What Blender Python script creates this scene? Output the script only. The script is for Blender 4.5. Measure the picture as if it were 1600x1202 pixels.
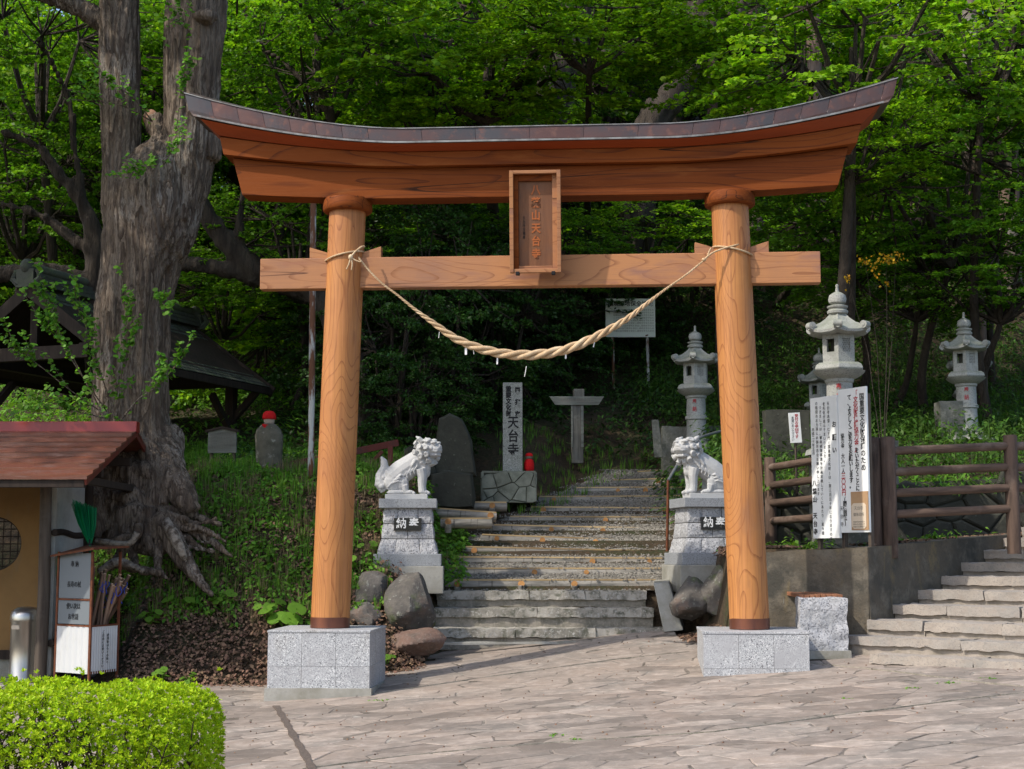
import bpy, math, random
import numpy as np
from mathutils import Vector, Matrix, noise
for o in list(bpy.data.objects): bpy.data.objects.remove(o)
SC = bpy.context.scene
COL = SC.collection
PI = math.pi
R_ = math.radians
random.seed(7)
RG = np.random.default_rng(11)

# ------------------------------------------------------------------ camera, sky, sun, exposure
FPX, PITCH, CAMZ = 2311.0, .114, 1.75
cam = bpy.data.cameras.new('camera'); cam.sensor_width = 36; cam.lens = 36 * FPX / 1600; cam.clip_end = 600; cam.clip_start = .1
camo = bpy.data.objects.new('camera', cam); COL.objects.link(camo)
camo.location = (0, 0, CAMZ); camo.rotation_euler = (PI / 2 + PITCH, 0, 0)
SC.camera = camo
SUN_AZ, SUN_EL = R_(58), R_(47)          # the sun stands to the left of and a little behind the viewer
W = bpy.data.worlds.new('World'); SC.world = W; W.use_nodes = True
sky = W.node_tree.nodes.new('ShaderNodeTexSky'); sky.sky_type = 'NISHITA'; sky.sun_disc = False
to_sun = Vector((-math.sin(SUN_AZ) * math.cos(SUN_EL), -math.cos(SUN_AZ) * math.cos(SUN_EL), math.sin(SUN_EL)))
sky.sun_elevation = SUN_EL; sky.sun_rotation = math.atan2(to_sun.x, to_sun.y)
sky.air_density = 1.0; sky.dust_density = 2.0; sky.ozone_density = 1.0
bg = W.node_tree.nodes['Background']; bg.inputs[1].default_value = .15
W.node_tree.links.new(sky.outputs[0], bg.inputs[0])
sl = bpy.data.lights.new('sun', 'SUN'); sl.energy = 2.3; sl.angle = R_(.8); sl.color = (1, .93, .82)
so = bpy.data.objects.new('sun', sl); COL.objects.link(so)
so.rotation_euler = (-to_sun).to_track_quat('-Z', 'Y').to_euler(); so.location = (0, 0, 60)
SC.view_settings.view_transform = 'Standard'; SC.view_settings.look = 'None'
SC.view_settings.exposure = .78; SC.view_settings.gamma = 1; SC.view_settings.use_curve_mapping = False
SC.cycles.max_bounces = 6; SC.cycles.diffuse_bounces = 3; SC.cycles.transmission_bounces = 4
SC.cycles.use_denoising = True

def ray(px, py):
    x = (px - 800) / FPX; y = (601 - py) / FPX
    return Vector((x, math.cos(PITCH) - y * math.sin(PITCH), math.sin(PITCH) + y * math.cos(PITCH)))
def at(px, py, Y):
    d = ray(px, py); t = Y / d.y
    return Vector((t * d.x, Y, t * d.z + CAMZ))
GY, GX, GC = .067, .309, 17.892           # the gate's turn and place
def gate(px, py, ly):
    d = ray(px, py); nx, ny = math.sin(GY), math.cos(GY)
    t = (GX * nx + GC * ny + ly) / (d.x * nx + d.y * ny)
    X, Y, Z = t * d.x, t * d.y, t * d.z
    return Vector(((X - GX) * math.cos(GY) - (Y - GC) * math.sin(GY), ly, Z + CAMZ))
def X(px, Y): return (px - 800) / FPX * Y
def sst(a, b, x):
    t = min(1, max(0, (x - a) / (b - a))); return t * t * (3 - 2 * t)
def lerp(a, b, t): return a + (b - a) * t
def tab(T, x):
    if x <= T[0][0]: return T[0][1]
    for (a, p), (b, q) in zip(T, T[1:]):
        if x <= b: return p + (q - p) * (x - a) / (b - a)
    return T[-1][1]
def fbm(x, y, z=0.0, o=3):
    return noise.fractal(Vector((x, y, z)), 1.0, 2.0, o)

# ------------------------------------------------------------------ naming helpers
def tag(o, label=None, cat=None, group=None, kind=None):
    if label: o['label'] = label
    if cat: o['category'] = cat
    if group: o['group'] = group
    if kind: o['kind'] = kind
    return o
def T(name, label, cat, loc=(0, 0, 0), rz=0, group=None, kind=None):
    o = bpy.data.objects.new(name, None); COL.objects.link(o); o.location = loc; o.rotation_euler = (0, 0, rz)
    o.empty_display_size = .2
    return tag(o, label, cat, group, kind)
def kids(o): return [c for c in bpy.data.objects if c.parent == o]
def dup(root, loc, rz=0, label=None, group=None, scale=None):
    ch = [(c, [g for g in c.children]) for c in root.children]
    r = root.copy(); COL.objects.link(r); r.location = loc; r.rotation_euler = (0, 0, rz)
    if scale: r.scale = scale
    tag(r, label, None, group)
    for c, gs in ch:
        k = c.copy(); COL.objects.link(k); k.parent = r
        for g in gs:
            q = g.copy(); COL.objects.link(q); q.parent = k
    return r

# ------------------------------------------------------------------ mesh builder
class M:
    def __init__(s): s.v = []; s.f = []
    def add(s, v, f):
        b = len(s.v); s.v += [tuple(p) for p in v]; s.f += [tuple(i + b for i in q) for q in f]; return s
    def hexa(s, p): return s.add(p, [(0, 3, 2, 1), (4, 5, 6, 7), (0, 1, 5, 4), (1, 2, 6, 5), (2, 3, 7, 6), (3, 0, 4, 7)])
    def box(s, c, d, rz=0, rx=0, ry=0, top=(1, 1)):
        m = Matrix.Rotation(rz, 3, 'Z') @ Matrix.Rotation(ry, 3, 'Y') @ Matrix.Rotation(rx, 3, 'X'); p = []
        for z in (-.5, .5):
            k = top if z > 0 else (1, 1)
            for x, y in ((-.5, -.5), (.5, -.5), (.5, .5), (-.5, .5)):
                p.append(Vector(c) + m @ Vector((x * d[0] * k[0], y * d[1] * k[1], z * d[2])))
        return s.hexa(p)
    def tube(s, path, rad, n=8, caps=True, fn=None, flat=None):
        P = [Vector(p) for p in path]; rad = rad if hasattr(rad, '__len__') else [rad] * len(P)
        t = (P[1] - P[0]).normalized(); a = t.orthogonal().normalized(); vs = []; fs = []
        for i, p in enumerate(P):
            tt = (P[min(i + 1, len(P) - 1)] - P[max(i - 1, 0)]).normalized()
            a = (a - tt * a.dot(tt)).normalized(); b = tt.cross(a)
            for j in range(n):
                g = 2 * PI * j / n; r = rad[i] * (fn(g, i) if fn else 1)
                vs.append(p + (a * math.cos(g) + b * math.sin(g)) * r)
        for i in range(len(P) - 1):
            for j in range(n):
                k = (j + 1) % n; fs.append((i * n + j, i * n + k, (i + 1) * n + k, (i + 1) * n + j))
        if caps: fs += [tuple(reversed(range(n))), tuple(range((len(P) - 1) * n, len(P) * n))]
        return s.add(vs, fs)
    def lathe(s, prof, n=16, c=(0, 0, 0), rz=0, fn=None):
        vs = []; fs = []
        for i, (r, z) in enumerate(prof):
            for j in range(n):
                g = rz + 2 * PI * j / n; q = r * (fn(g, i) if fn else 1)
                vs.append((c[0] + q * math.cos(g), c[1] + q * math.sin(g), c[2] + z))
        for i in range(len(prof) - 1):
            for j in range(n):
                k = (j + 1) % n; fs.append((i * n + j, i * n + k, (i + 1) * n + k, (i + 1) * n + j))
        fs += [tuple(reversed(range(n))), tuple(range((len(prof) - 1) * n, len(prof) * n))]
        return s.add(vs, fs)
    def prism(s, pts, a, b, f):      # closed polygon pts swept from parameter a to b through f(u,v,t)
        n = len(pts)
        vs = [f(u, v, a) for u, v in pts] + [f(u, v, b) for u, v in pts]
        fs = [tuple(reversed(range(n))), tuple(range(n, 2 * n))] + [(i, (i + 1) % n, n + (i + 1) % n, n + i) for i in range(n)]
        return s.add(vs, fs)
    def ell(s, c, r, n=10, m=7, rot=None):
        vs = []; fs = []; c = Vector(c)
        for i in range(1, m):
            for j in range(n):
                th = PI * i / m; g = 2 * PI * j / n
                p = Vector((r[0] * math.sin(th) * math.cos(g), r[1] * math.sin(th) * math.sin(g), r[2] * math.cos(th)))
                vs.append(c + (rot @ p if rot else p))
        p = Vector((0, 0, r[2])); q = rot @ p if rot else p
        vs += [c + q, c - q]; A = len(vs) - 2
        for i in range(m - 2):
            for j in range(n):
                k = (j + 1) % n; fs.append((i * n + j, (i + 1) * n + j, (i + 1) * n + k, i * n + k))
        for j in range(n):
            k = (j + 1) % n; fs.append((A, j, k)); fs.append((A + 1, (m - 2) * n + k, (m - 2) * n + j))
        return s.add(vs, fs)
    def rough(s, c, d, rz=0, amp=.01, seg=.12, fr=6, seed=0, keep=()):    # stone block with uneven faces; keep: axes ('z' top) left flat
        nx, ny, nz = [max(1, min(24, int(round(k / seg)))) for k in d]
        idx = {}; vs = []; fs = []; m = Matrix.Rotation(rz, 3, 'Z'); c = Vector(c)
        def V(i, j, k):
            key = (i, j, k)
            if key not in idx:
                p = Vector(((i / nx - .5) * d[0], (j / ny - .5) * d[1], (k / nz - .5) * d[2]))
                q = p * fr + Vector((seed * 3.7, seed * 1.3, seed * 2.1) )
                dx, dy, dz = noise.noise(q), noise.noise(q + Vector((31, 0, 0))), noise.noise(q + Vector((0, 57, 0)))
                e = Vector((dx, dy, dz)) * amp * 1.6
                if 'z' in keep and k == nz: e.z *= .2
                idx[key] = len(vs); vs.append(c + m @ (p + e))
            return idx[key]
        for i in range(nx):
            for j in range(ny):
                fs.append((V(i, j, nz), V(i + 1, j, nz), V(i + 1, j + 1, nz), V(i, j + 1, nz)))
                fs.append((V(i, j + 1, 0), V(i + 1, j + 1, 0), V(i + 1, j, 0), V(i, j, 0)))
        for i in range(nx):
            for k in range(nz):
                fs.append((V(i, 0, k), V(i + 1, 0, k), V(i + 1, 0, k + 1), V(i, 0, k + 1)))
                fs.append((V(i, ny, k + 1), V(i + 1, ny, k + 1), V(i + 1, ny, k), V(i, ny, k)))
        for j in range(ny):
            for k in range(nz):
                fs.append((V(0, j, k + 1), V(0, j + 1, k + 1), V(0, j + 1, k), V(0, j, k)))
                fs.append((V(nx, j, k), V(nx, j + 1, k), V(nx, j + 1, k + 1), V(nx, j, k + 1)))
        return s.add(vs, fs)
    def mesh(s, name):
        me = bpy.data.meshes.new(name); me.from_pydata(s.v, [], s.f); me.update(); return me
    def build(s, name, mat, parent=None, loc=None, smooth=False, bevel=0, rot=None):
        return mo(name, s.mesh(name), mat, parent, loc, smooth, bevel, rot)
def mo(name, me, mat, parent=None, loc=None, smooth=False, bevel=0, rot=None):
    o = bpy.data.objects.new(name, me); COL.objects.link(o)
    if mat is not None and not me.materials: me.materials.append(mat)
    if parent: o.parent = parent
    if loc is not None: o.location = loc
    if rot is not None: o.rotation_euler = rot
    if smooth is True: me.polygons.foreach_set('use_smooth', [True] * len(me.polygons))
    elif smooth:
        me.polygons.foreach_set('use_smooth', [True] * len(me.polygons)); me.set_sharp_from_angle(angle=R_(smooth))
    if bevel:
        b = o.modifiers.new('b', 'BEVEL'); b.width = bevel; b.segments = 2; b.limit_method = 'ANGLE'; b.angle_limit = R_(40)
    return o
def remesh(mb, voxel, smooth_it=2, disp=None, name='m'):
    me = mb.mesh(name); o = bpy.data.objects.new(name, me); COL.objects.link(o)
    r = o.modifiers.new('r', 'REMESH'); r.mode = 'VOXEL'; r.voxel_size = voxel
    if smooth_it:
        q = o.modifiers.new('s', 'SMOOTH'); q.iterations = smooth_it; q.factor = .5
    dg = bpy.context.evaluated_depsgraph_get(); dg.update()
    out = bpy.data.meshes.new_from_object(o.evaluated_get(dg)); bpy.data.objects.remove(o); bpy.data.meshes.remove(me)
    if disp:
        n = len(out.vertices); co = np.empty(n * 3); no = np.empty(n * 3)
        out.vertices.foreach_get('co', co); out.vertices.foreach_get('normal', no)
        co = co.reshape(-1, 3); no = no.reshape(-1, 3)
        d = np.array([disp(Vector(p), Vector(q)) for p, q in zip(co, no)]); co += no * d[:, None]
        out.vertices.foreach_set('co', co.ravel()); out.update()
    return out

# ------------------------------------------------------------------ materials
def nodes(name):
    m = bpy.data.materials.new(name); m.use_nodes = True; nt = m.node_tree; return m, nt, nt.nodes['Principled BSDF']
def mk(name, base, layers=(), rough=.75, bumps=(), metal=0, spec=.3, coord='Object', orand=0, irand=0, transl=None, up=None, tfac=.45):
    """layers: (kind, scale, lo, hi, colour[, stretch[, distortion]]) mixed over base where the texture passes lo..hi"""
    m, nt, bs = nodes(name); N = nt.nodes.new; Lk = nt.links.new
    def S(sock, v):
        if isinstance(v, (int, float, tuple)): sock.default_value = v
        else: Lk(v, sock)
    if coord == 'World': g = N('ShaderNodeNewGeometry'); vec = g.outputs['Position']
    else:
        tc = N('ShaderNodeTexCoord'); vec = tc.outputs[coord]
        if orand:
            oi = N('ShaderNodeObjectInfo'); ad = N('ShaderNodeVectorMath'); ad.operation = 'ADD'
            mu = N('ShaderNodeVectorMath'); mu.operation = 'SCALE'; Lk(oi.outputs['Random'], mu.inputs['Scale']); mu.inputs[0].default_value = (37, 53, 71)
            Lk(vec, ad.inputs[0]); Lk(mu.outputs[0], ad.inputs[1]); vec = ad.outputs[0]
    def tex(kind, scale, stretch=None, dist=0):
        v = vec
        if stretch:
            mp = N('ShaderNodeMapping'); mp.inputs['Scale'].default_value = stretch; Lk(v, mp.inputs[0]); v = mp.outputs[0]
        if kind in 'NM':
            t = N('ShaderNodeTexNoise'); t.inputs['Scale'].default_value = scale; t.inputs['Detail'].default_value = 5 if kind == 'N' else 2
            t.inputs['Roughness'].default_value = .6; t.inputs['Distortion'].default_value = dist; Lk(v, t.inputs['Vector']); return t.outputs[0]
        if kind == 'K':      # contour lines of a smooth field: flat-sawn grain
            t = N('ShaderNodeTexNoise'); t.inputs['Scale'].default_value = scale; t.inputs['Detail'].default_value = 1.2; t.inputs['Roughness'].default_value = .42; Lk(v, t.inputs['Vector'])
            a = N('ShaderNodeMath'); a.operation = 'MULTIPLY'; a.inputs[1].default_value = dist; Lk(t.outputs[0], a.inputs[0])
            b = N('ShaderNodeMath'); b.operation = 'FRACT'; Lk(a.outputs[0], b.inputs[0]); return b.outputs[0]
        if kind in 'VC':
            t = N('ShaderNodeTexVoronoi'); t.inputs['Scale'].default_value = scale; Lk(v, t.inputs['Vector'])
            if kind == 'V': return t.outputs['Distance']
            sp = N('ShaderNodeSeparateColor'); Lk(t.outputs['Color'], sp.inputs[0]); return sp.outputs[0]
        if kind == 'E':
            t = N('ShaderNodeTexVoronoi'); t.feature = 'DISTANCE_TO_EDGE'; t.inputs['Scale'].default_value = scale; Lk(v, t.inputs['Vector']); return t.outputs[0]
        if kind in 'WB':
            t = N('ShaderNodeTexWave'); t.wave_type = 'RINGS' if kind == 'W' else 'BANDS'; t.inputs['Scale'].default_value = scale
            if kind == 'W': t.rings_direction = 'Z'; t.wave_profile = 'SAW'
            t.inputs['Distortion'].default_value = dist; t.inputs['Detail'].default_value = 3; t.inputs['Detail Scale'].default_value = 1.2
            Lk(v, t.inputs['Vector']); return t.outputs['Fac']
    col = N('ShaderNodeRGB'); col.outputs[0].default_value = (*base, 1); cur = col.outputs[0]
    for L in layers:
        kind, scale, lo, hi, c = L[:5]; f = tex(kind, scale, L[5] if len(L) > 5 else None, L[6] if len(L) > 6 else 0)
        mr = N('ShaderNodeMapRange'); S(mr.inputs[0], f); mr.inputs[1].default_value = lo; mr.inputs[2].default_value = hi
        mx = N('ShaderNodeMix'); mx.data_type = 'RGBA'; Lk(mr.outputs[0], mx.inputs[0]); Lk(cur, mx.inputs[6]); mx.inputs[7].default_value = (*c, 1); cur = mx.outputs[2]
    if up:      # moss or dust lying on faces that look up
        g = N('ShaderNodeNewGeometry'); sp = N('ShaderNodeSeparateXYZ'); Lk(g.outputs['Normal'], sp.inputs[0])
        mr = N('ShaderNodeMapRange'); Lk(sp.outputs[2], mr.inputs[0]); mr.inputs[1].default_value = up[1]; mr.inputs[2].default_value = up[2]
        ns = tex('N', up[3] if len(up) > 3 else 6); m2 = N('ShaderNodeMath'); m2.operation = 'MULTIPLY'; Lk(mr.outputs[0], m2.inputs[0]); Lk(ns, m2.inputs[1])
        mx = N('ShaderNodeMix'); mx.data_type = 'RGBA'; Lk(m2.outputs[0], mx.inputs[0]); Lk(cur, mx.inputs[6]); mx.inputs[7].default_value = (*up[0], 1); cur = mx.outputs[2]
    for amt, src in ((orand, 'o'), (irand, 'i')):
        if not amt: continue
        if src == 'o': rn = N('ShaderNodeObjectInfo').outputs['Random']
        else: rn = N('ShaderNodeNewGeometry').outputs['Random Per Island']
        mr = N('ShaderNodeMapRange'); Lk(rn, mr.inputs[0]); mr.inputs[3].default_value = 1 - amt; mr.inputs[4].default_value = 1 + amt
        hs = N('ShaderNodeHueSaturation'); Lk(mr.outputs[0], hs.inputs['Value']); Lk(cur, hs.inputs['Color'])
        if src == 'i':
            m3 = N('ShaderNodeMapRange'); fr = N('ShaderNodeMath'); fr.operation = 'MULTIPLY'; fr.inputs[1].default_value = 7.3; Lk(rn, fr.inputs[0])
            f2 = N('ShaderNodeMath'); f2.operation = 'FRACT'; Lk(fr.outputs[0], f2.inputs[0]); Lk(f2.outputs[0], m3.inputs[0])
            m3.inputs[3].default_value = .485; m3.inputs[4].default_value = .515; Lk(m3.outputs[0], hs.inputs['Hue'])
        cur = hs.outputs[0]
    Lk(cur, bs.inputs['Base Color']); bs.inputs['Roughness'].default_value = rough; bs.inputs['Metallic'].default_value = metal
    bs.inputs['Specular IOR Level'].default_value = spec
    nrm = None
    for bmp in bumps:
        kind, scale, st = bmp[:3]; f = tex(kind, scale, bmp[3] if len(bmp) > 3 else None, bmp[4] if len(bmp) > 4 else 0)
        b = N('ShaderNodeBump'); b.inputs['Strength'].default_value = 1; b.inputs['Distance'].default_value = st; Lk(f, b.inputs['Height'])
        if nrm: Lk(nrm, b.inputs['Normal'])
        nrm = b.outputs[0]
    if nrm: Lk(nrm, bs.inputs['Normal'])
    if transl:
        tr = N('ShaderNodeBsdfTranslucent'); hs = N('ShaderNodeMix'); hs.data_type = 'RGBA'; hs.blend_type = 'MULTIPLY'; hs.inputs[0].default_value = 1
        Lk(cur, hs.inputs[6]); hs.inputs[7].default_value = (*transl, 1); Lk(hs.outputs[2], tr.inputs[0])
        ms = N('ShaderNodeMixShader'); ms.inputs[0].default_value = tfac; Lk(bs.outputs[0], ms.inputs[1]); Lk(tr.outputs[0], ms.inputs[2])
        Lk(ms.outputs[0], nt.nodes['Material Output'].inputs[0])
    return m
MT = {}
MT['wood_col'] = mk('column_wood', (.45, .195, .058), [('N', 1.2, .35, .7, (.35, .135, .043)), ('N', 3, .60, .75, (.27, .125, .06), (1, 1, .25)), ('K', 1.9, .82, .99, (.235, .078, .023), (1, 1, .26), 27), ('K', 2.4, .975, .992, (.06, .02, .01), (1, 1, .012), 2.6), ('N', 45, .52, .66, (.30, .12, .04), (1, 1, .02)), ('N', 30, .5, .8, (.52, .22, .08), (1, 1, .03))], .5, [('N', 60, .002, (1, 1, .05))], spec=.35, orand=.04)
MT['wood_beam'] = mk('beam_wood', (.41, .185, .075), [('N', .9, .4, .7, (.29, .14, .08)), ('K', 2.2, .80, .99, (.24, .095, .04), (.22, 1, 1), 14), ('N', 1.7, .56, .68, (.27, .13, .085), (.5, 1, 2)), ('K', 3.4, .985, .994, (.10, .04, .02), (.015, 1, 1), 2.2), ('N', 30, .5, .8, (.42, .19, .08), (.03, 1, 1)), ('N', 2.6, .62, .72, (.30, .13, .07), (.4, 1, 2))], .55, [('N', 60, .002, (.05, 1, 1))], orand=.05)
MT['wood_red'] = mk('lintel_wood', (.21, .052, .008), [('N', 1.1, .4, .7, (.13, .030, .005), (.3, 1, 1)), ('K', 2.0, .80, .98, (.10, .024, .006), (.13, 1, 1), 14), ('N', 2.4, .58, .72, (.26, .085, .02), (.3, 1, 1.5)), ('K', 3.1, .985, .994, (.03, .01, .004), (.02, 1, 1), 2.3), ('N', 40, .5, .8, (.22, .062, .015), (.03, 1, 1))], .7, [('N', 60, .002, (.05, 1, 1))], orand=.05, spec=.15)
MT['wood_eave'] = mk('eave_wood', (.30, .055, .012), [('N', 3, .4, .7, (.22, .04, .01), (.1, 1, 1))], .55)
MT['wood_plaque'] = mk('plaque_wood', (.20, .085, .038), [('N', 22, .4, .7, (.13, .055, .026), (1, 1, .05)), ('N', 3, .45, .7, (.15, .075, .045))], .6, [('N', 60, .001, (1, 1, .05))])
MT['carve'] = mk('carved_wood', (.38, .11, .03), rough=.5)
MT['copper'] = mk('copper_sheet', (.105, .050, .040), [('N', 1.1, .4, .6, (.06, .054, .055)), ('N', 9, .55, .7, (.15, .07, .05))], .38, [('N', 3, .004)], metal=.4, spec=.5, orand=.06)
MT['copper_dark'] = mk('copper_trim', (.10, .075, .065), [('N', 5, .4, .7, (.16, .12, .10))], .4, metal=.5)
MT['ledge'] = mk('ledge_metal', (.30, .29, .27), [('N', 6, .4, .7, (.12, .10, .09))], .4, metal=.5)
MT['band'] = mk('copper_band', (.20, .075, .045), [('N', 4, .4, .7, (.12, .05, .04), (1, 1, .3))], .35, metal=.6, spec=.5)
MT['granite'] = mk('granite', (.42, .43, .44), [('N', 3, .55, .75, (.34, .325, .30), (1, 1, .3)), ('C', 130, .72, .86, (.12, .12, .13)), ('C', 90, .80, .9, (.62, .62, .62)), ('N', 2, .45, .7, (.35, .35, .36))], .55, orand=.05)
MT['granite_rough'] = mk('rough_granite', (.44, .44, .45), [('C', 70, .7, .85, (.20, .20, .21)), ('N', 5, .45, .75, (.33, .33, .33))], .85, [('N', 22, .02)], orand=.06)
MT['statue'] = mk('carved_granite', (.46, .46, .455), [('C', 90, .75, .9, (.42, .42, .43)), ('N', 7, .5, .75, (.48, .48, .47))], .8, [('N', 60, .003)])
MT['lantern'] = mk('lantern_stone', (.38, .385, .36), [('N', 4, .42, .7, (.25, .26, .23)), ('C', 80, .75, .9, (.24, .24, .23))], .85, [('N', 30, .004)], up=((.15, .17, .11), .2, .9))
MT['capstone'] = mk('smooth_granite', (.30, .315, .33), [('C', 120, .72, .88, (.18, .18, .19)), ('N', 3, .45, .7, (.24, .25, .26))], .6)
MT['step'] = mk('step_stone', (.40, .37, .32), [('N', 2.2, .42, .60, (.20, .185, .155)), ('N', 9, .5, .64, (.12, .12, .09)), ('N', 24, .56, .68, (.46, .43, .38)), ('N', 30, .56, .68, (.42, .41, .38))], .9, [('N', 14, .012), ('N', 70, .003)], coord='World')
MT['step_r'] = mk('pale_step_stone', (.35, .305, .26), [('N', 1.6, .42, .64, (.27, .25, .225)), ('C', 90, .80, .95, (.24, .22, .20)), ('N', 10, .50, .7, (.29, .25, .215))], .9, [('N', 14, .012), ('N', 70, .003)], coord='World')
MT['step_fill'] = mk('step_riser', (.29, .26, .215), [('N', 5, .42, .64, (.16, .15, .115)), ('N', 30, .5, .7, (.35, .31, .26))], .95, [('N', 14, .015)], coord='World')
MT['step_fill_r'] = mk('pale_step_riser', (.34, .295, .25), [('N', 5, .42, .64, (.24, .21, .17))], .95, [('N', 14, .015)], coord='World')
MT['flag'] = mk('flagstone', (.27, .215, .175), [('N', 1.1, .35, .65, (.21, .185, .160)), ('N', 7, .45, .7, (.36, .30, .255)), ('N', 40, .55, .75, (.22, .18, .155)), ('N', .6, .52, .66, (.195, .162, .135)), ('N', 3.5, .60, .70, (.17, .14, .118)), ('N', 26, .66, .72, (.42, .39, .35))], .85, [('N', 9, .008, None, .6), ('N', 60, .0015)], coord='World', orand=.28)
MT['mortar'] = mk('mortar', (.22, .19, .16), [('N', 1.5, .4, .62, (.12, .10, .08)), ('N', 9, .52, .64, (.06, .05, .04)), ('N', 2.2, .56, .66, (.34, .31, .27))], .95, [('N', 50, .006)], coord='World')
MT['concrete'] = mk('concrete', (.34, .33, .295), [('N', 3, .42, .66, (.23, .22, .18)), ('N', 30, .5, .7, (.29, .28, .25))], .9, [('N', 30, .004)], coord='World')
MT['wall'] = mk('stained_wall', (.13, .105, .074), [('N', .9, .40, .62, (.06, .056, .046)), ('N', 4, .5, .68, (.15, .13, .10)), ('N', 2.2, .60, .72, (.20, .15, .07), (1, 1, .3)), ('N', 24, .5, .75, (.075, .068, .055))], .9, [('N', 5, .02), ('N', 40, .004)], coord='World')
MT['rock'] = mk('dark_rock', (.085, .078, .07), [('N', 3.2, .54, .66, (.075, .095, .04)), ('N', 6, .45, .68, (.14, .125, .11)), ('N', 2.5, .55, .72, (.16, .11, .085)), ('N', 14, .60, .72, (.24, .24, .21)), ('V', 70, .15, .0, (.20, .19, .17))], .85, [('N', 9, .03), ('N', 60, .004)], coord='World')
MT['rock_red'] = mk('reddish_rock', (.17, .105, .08), [('N', 6, .45, .68, (.11, .085, .07)), ('N', 30, .5, .7, (.22, .16, .13))], .85, [('N', 9, .02)], coord='World')
MT['stele'] = mk('mossy_stone', (.045, .045, .035), [('N', 5, .45, .7, (.065, .065, .05)), ('N', 12, .66, .72, (.14, .145, .115))], .95, [('N', 12, .015)], coord='World')
MT['monument'] = mk('grey_granite_post', (.27, .28, .25), [('C', 110, .72, .86, (.13, .135, .12)), ('C', 80, .8, .9, (.38, .38, .36))], .7)
MT['soil'] = mk('forest_soil', (.050, .036, .022), [('N', 1.2, .42, .62, (.035, .042, .016)), ('N', 14, .45, .7, (.085, .055, .032)), ('N', 60, .5, .7, (.03, .022, .014))], 1.0, [('N', 10, .05)], coord='World')
MT['gravel'] = mk('gravel_path', (.28, .26, .225), [('C', 38, .4, .95, (.27, .25, .22)), ('C', 52, .7, .8, (.07, .065, .05)), ('N', 2, .5, .68, (.19, .17, .14))], 1.0, [('V', 40, .02)], coord='World')
MT['pebble'] = mk('pebble', (.22, .205, .18), [('N', 30, .4, .6, (.15, .135, .115))], .9, irand=.45)
MT['log'] = mk('weathered_log', (.34, .315, .275), [('N', 14, .42, .68, (.12, .115, .10), (.15, 1, 1)), ('N', 16, .60, .66, (.05, .045, .04), (1, .02, .08)), ('N', 2, .55, .7, (.28, .25, .21))], .9, [('N', 30, .008, (.1, 1, 1))], orand=.12)
MT['log_top'] = mk('sawn_log_top', (.52, .38, .20), [('N', 12, .4, .7, (.30, .20, .10), (.1, 1, 1))], .8, orand=.2)
MT['log_end'] = mk('log_end', (.42, .21, .07), [('N', 12, .42, .68, (.25, .12, .045))], .8, orand=.3)
MT['bark'] = mk('bark', (.25, .195, .145), [('N', 1.1, .50, .70, (.40, .36, .31)), ('K', 5.5, .55, .95, (.07, .05, .036), (1, 1, .11), 3.2), ('N', 15, .50, .58, (.10, .072, .052), (1, 1, .16), 1.2), ('N', 50, .50, .62, (.14, .105, .08), (1, 1, .22)), ('N', .5, .55, .7, (.20, .15, .11))], .95, [('N', 13, .10, (1, 1, .14), 1.0), ('N', 45, .03, (1, 1, .25))], coord='World')
MT['bark_root'] = mk('root_bark', (.33, .28, .225), [('N', 13, .44, .62, (.10, .075, .055)), ('N', 1.5, .5, .7, (.42, .38, .32))], .95, [('N', 16, .06)], coord='World')
MT['bark_dark'] = mk('dark_bark', (.060, .047, .036), [('N', 8, .42, .68, (.028, .021, .017), (1, 1, .15)), ('N', 2, .6, .75, (.075, .064, .052))], .95, [('N', 12, .08, (1, 1, .15)), ('N', 40, .02, (1, 1, .3))], coord='World')
MT['bark_con'] = mk('conifer_bark', (.17, .115, .085), [('N', 12, .42, .66, (.05, .036, .028), (1, 1, .1)), ('N', .7, .55, .7, (.19, .17, .15))], .95, [('N', 18, .02, (1, 1, .1))], coord='World')
MT['cutwood'] = mk('cut_wood', (.45, .27, .17), [('V', 14, .2, .5, (.33, .18, .11))], .8)
def leafm(name, c, tr, v=.5, rough=.5, f=.45): return mk(name, c, rough=rough, irand=v, transl=tr, spec=.25, orand=.10, tfac=f)
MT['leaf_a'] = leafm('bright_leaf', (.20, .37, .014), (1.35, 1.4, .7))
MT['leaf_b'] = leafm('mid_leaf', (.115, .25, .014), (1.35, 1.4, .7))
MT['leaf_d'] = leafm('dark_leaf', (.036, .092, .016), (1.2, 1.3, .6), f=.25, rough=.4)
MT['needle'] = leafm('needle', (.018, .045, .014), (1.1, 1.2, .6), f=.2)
MT['leaf_u'] = leafm('undergrowth_leaf', (.125, .270, .030), (1.2, 1.3, .6), .5)
MT['leaf_hill'] = leafm('hillside_leaf', (.066, .140, .022), (1.2, 1.3, .6), .6)
MT['grass_dry'] = leafm('dry_grass', (.26, .21, .11), (1, 1, 1), .4)
MT['leaf_h'] = leafm('hedge_leaf', (.42, .57, .018), (1.1, 1.15, .6), .30, .6, .4)
MT['leaf_y'] = leafm('yellow_flower', (.60, .33, .015), (1, 1, 1), .3)
MT['litter'] = mk('dead_leaf', (.15, .09, .058), rough=.9, irand=.6)
MT['white_wood'] = mk('white_painted_board', (.78, .79, .78), [('N', 1.5, .5, .75, (.66, .68, .67))], .5, spec=.4)
MT['ink'] = mk('black_ink', (.012, .012, .014), rough=.7)
MT['ink_red'] = mk('red_ink', (.42, .03, .04), rough=.7)
MT['ink_faint'] = mk('faded_ink', (.22, .20, .17), rough=.8)
MT['ink_white'] = mk('white_ink', (.85, .85, .83), rough=.7)
MT['black_stone'] = mk('black_polished_stone', (.012, .012, .013), rough=.2, spec=.5)
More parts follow.
